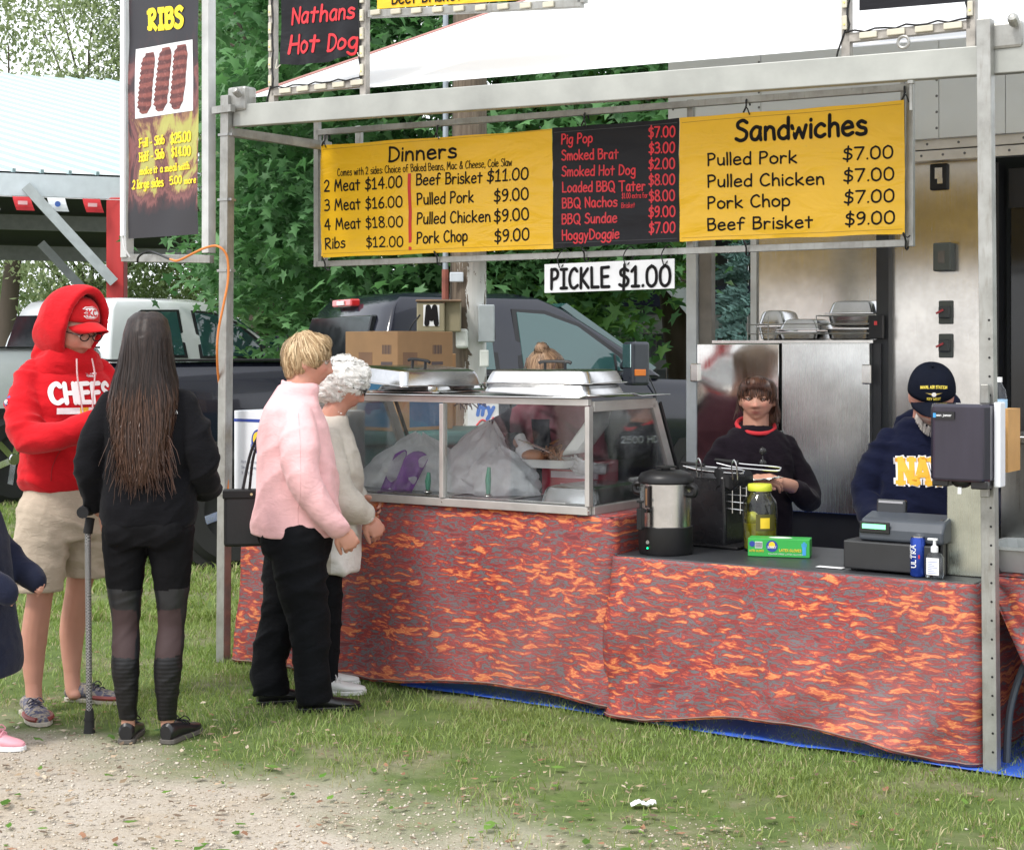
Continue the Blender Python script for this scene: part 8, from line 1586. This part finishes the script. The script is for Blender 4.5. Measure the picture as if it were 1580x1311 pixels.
# ---------------------------------------------------------------- 7 server bent over the display case
sW, tW = sz(862, 600, 1.0)[0], 1.0; lW = BP(sW, tW); hc = Vector((0, -.22, 1.43)); hmb, HM = head_mb(hc, yaw=R(-6), pitch=R(58), s=.96, fem=True); b = MB(); b.v += hmb.v; b.f += hmb.f
limb(b, [(0, .0, 1.22), (0, -.08, 1.32), (0, -.15, 1.38)], [.06, .052, .05]); tloft(b, [(0, .15, .6, .13, .1), (0, .12, .9, .12, .09), (0, .0, 1.2, .13, .08), (0, -.03, 1.26, .06, .05)])
for sg in (-1, 1): limb(b, [(sg*.08, .15, .82), (sg*.08, .12, .42), (sg*.08, .14, .05)], [.08, .05, .04])
wW = lambda s, t, z: (Matrix.Rotation(-BANG*1, 4, 'Z') @ Vector((0, 0, 0)))
def toL(s, t, z, rot): v = BP(s, t, z)-lW; return Matrix.Rotation(-rot, 3, 'Z') @ v
WR = BANG*.55; hL = toL(1.50, .42, 1.12, WR); hR = toL(1.86, .52, 1.00, WR)
eL = Vector((-.38, -.12, 1.05)); eR = Vector((.22, -.10, .98)); limb(b, [(-.15, 0, 1.22), tuple(eL), tuple(hL)], [.045, .036, .024]); limb(b, [(.15, 0, 1.22), tuple(eR), tuple(hR)], [.045, .036, .024])
GLV = []
wk = body('server with tied brown hair and maroon top bending behind the glass case', lW, WR, b, [], HM, skin=(.45, .23, .16), eyes=False)
gm_ = MB(); hand(gm_, hL, (.5, -.4, -.75), (-.3, -.7, .6), 1, .55, 1.0); addob(remesh(gm_, .0035, 1), 'glove', wk, mm('latex_glove', (.62, .60, .62), .5)); gm_ = MB(); hand(gm_, hR, (-.9, -.3, .1), (.1, -.8, -.5), -1, .5, 1.0); addob(remesh(gm_, .0035, 1), 'glove', wk, mm('latex_glove', (.62, .60, .62), .5))
b = MB(); tloft(b, [(0, .15, .62, .18, .14), (0, .13, .85, .18, .14), (0, .08, 1.02, .185, .14), (0, .02, 1.15, .185, .13), (0, -.02, 1.24, .15, .10), (0, -.06, 1.30, .07, .07)]); limb(b, [(-.145, 0, 1.22), tuple((Vector((-.145, 0, 1.22))+eL)/2+Vector((0, 0, .02))), tuple(eL), tuple(eL.lerp(Vector(hL), .5)), tuple(eL.lerp(Vector(hL), .85))], [.075, .07, .065, .056, .046], 18); limb(b, [(.145, 0, 1.22), tuple(eR), tuple(eR.lerp(Vector(hR), .85))], [.075, .064, .046], 18)
wme = folds(remesh(b, .009, 5), .009, 81); wme.materials.clear(); wme.materials.append(fabric('maroon_top', (.13, .045, .06), .9)); wme.materials.append(fabric('dark_sleeve', (.012, .012, .018), .9)); ct_ = np.empty(len(wme.polygons)*3, np.float32); wme.polygons.foreach_get('center', ct_); ct_ = ct_.reshape(-1, 3); wme.polygons.foreach_set('material_index', ((ct_[:, 0] < -.22) | ((np.abs(ct_[:, 0]+.06) < .05) & (ct_[:, 1] < .05) & (ct_[:, 2] < 1.2))).astype(np.int32)); link(bpy.data.objects.new('top', wme), wk)
b = MB(); b.ell((0, .015, .03), (.092, .104, .095), 20, 14); b.ell((0, .055, -.01), (.085, .07, .09), 18, 12); b.ell((0, .075, .105), (.036, .036, .045), 16, 10); b.xf(HM); bl = remesh(b, .006, 2); P = getco(bl); N_ = getno(bl); setco(bl, P+N_*(n3(P, (50, 20, 40), 5)*.004)[:, None]); t = NT('light_brown_hair'); nn = t.noise(t.coord('Object', (1, .3, 1)), 120, 4, .6); t.set(t.ramp(nn, [(.3, (.10, .055, .03)), (.7, (.34, .21, .12))]), .5); t.bump(nn, .6, .005); ho = addob(bl, 'hair', wk, t.m); Cb = HM @ Vector((0, .075, .10))
ribbon_hair(bl, ho, 900, .08, lambda q: Cb-q, (.13, .07, .04), (.42, .27, .16), 8, .0015, .004, glossy=.45)
glasses(wk, HM @ Matrix.Translation((0, .030, .085)), mm('speckled_frame', (.10, .06, .05), .2, var=.5, scale=200), .003, None, .022)
# ---------------------------------------------------------------- 8 child at the left edge
hc = Vector((0, .0, 1.06)); hmb, HM = head_mb(hc, yaw=R(10), pitch=R(5), s=.88, fem=True); b = MB(); b.v += hmb.v; b.f += hmb.f
limb(b, [(0, .0, .85), (0, 0, .92), (0, 0, 1.0)], [.05, .042, .04]); tloft(b, [(0, 0, .5, .10, .07), (0, 0, .86, .10, .07)])
for sg in (-1, 1): limb(b, [(sg*.06, 0, .5), (sg*.06, -.02, .28), (sg*.06, -.07*(sg < 0)+.05*(sg > 0), .06)], [.06, .04, .028])
limb(b, [(-.12, 0, .84), (-.16, -.06, .72), (-.135, -.18, .64)], [.035, .03, .02]); limb(b, [(.12, 0, .84), (.16, -.06, .72), (.135, -.17, .64)], [.035, .03, .02])
kd = body('child in a navy coat with white piping and pink shoes at the left edge', (-2.115, 6.36, 0), R(80), b, [lambda h: hand(h, (-.135, -.19, .63), (0, -.8, -.5), (-1, 0, 0), 1, 1.1, .6), lambda h: hand(h, (.135, -.18, .63), (0, -.8, -.5), (1, 0, 0), -1, 1.1, .6)], HM)
NCO = fabric('navy_coat', (.014, .017, .035), .8, bs=.25); b = MB(); tloft(b, [(0, .0, .275, .21, .165), (0, .0, .32, .215, .17), (0, 0, .55, .17, .14), (0, 0, .78, .15, .115), (0, 0, .87, .12, .09), (0, 0, .93, .07, .06)])
limb(b, [(-.11, 0, .84), (-.16, -.03, .75), (-.155, -.12, .67), (-.135, -.215, .615)], [.058, .055, .050, .043], 18); limb(b, [(.11, 0, .84), (.165, -.02, .75), (.165, -.10, .67), (.135, -.20, .62)], [.058, .055, .050, .043], 18); b.ell((0, .09, .88), (.13, .08, .07), 16, 10)
kme = folds(remesh(b, .009, 4), .008, 91, (6, 6, 8)); P = getco(kme); P[:, 2] += np.clip(P[:, 2]-.55, 0, 1)*.10; setco(kme, P); kc = addob(kme, 'coat', kd, NCO)
for L_ in (((.16, .70), (.02, .62)), ((.06, .60), (-.05, .55), (-.13, .40), (-.12, .34)), ((-.13, .34), (-.09, .36), (-.10, .52))):
    t1 = MB(); t1.v = [(-.5, y, z) for y, z in L_]; t1.v = [tuple(Vector(t1.v[i]).lerp(Vector(t1.v[i+1]), f)) for i in range(len(t1.v)-1) for f in np.linspace(0, 1, 9)]; project(t1, kme, (1, 0, 0), .001); t2 = MB(); t2.tube(t1.v, .0018, 4); t2.ob('piping', mm('piping_grey', (.35, .35, .36), .7), kc)
PSH = mm('pink_shoe', (.78, .36, .42), .7); shoe(kd, (-.06, -.045, 0), (-.0, -1, 0), PSH, WHT, .036, .20, .075, lace=PSH); shoe(kd, (.06, .10, 0), (.1, -1, 0), PSH, WHT, .036, .20, .075, lace=PSH)
b = MB(); b.ell((0, .015, .02), (.095, .108, .10), 20, 14); b.ell((0, .06, -.06), (.09, .06, .12), 18, 12); b.xf(HM); bl = remesh(b, .007, 2); ho = addob(bl, 'hair', kd, mat('child_blonde', (.55, .38, .18), .5, bump=.4, stretch=(1, 1, .2))); ribbon_hair(bl, ho, 700, .14, lambda q: (q.x*2, q.y*1.5, -1), (.5, .33, .15), (.75, .56, .30), 8, .0018, .004, glossy=.45)
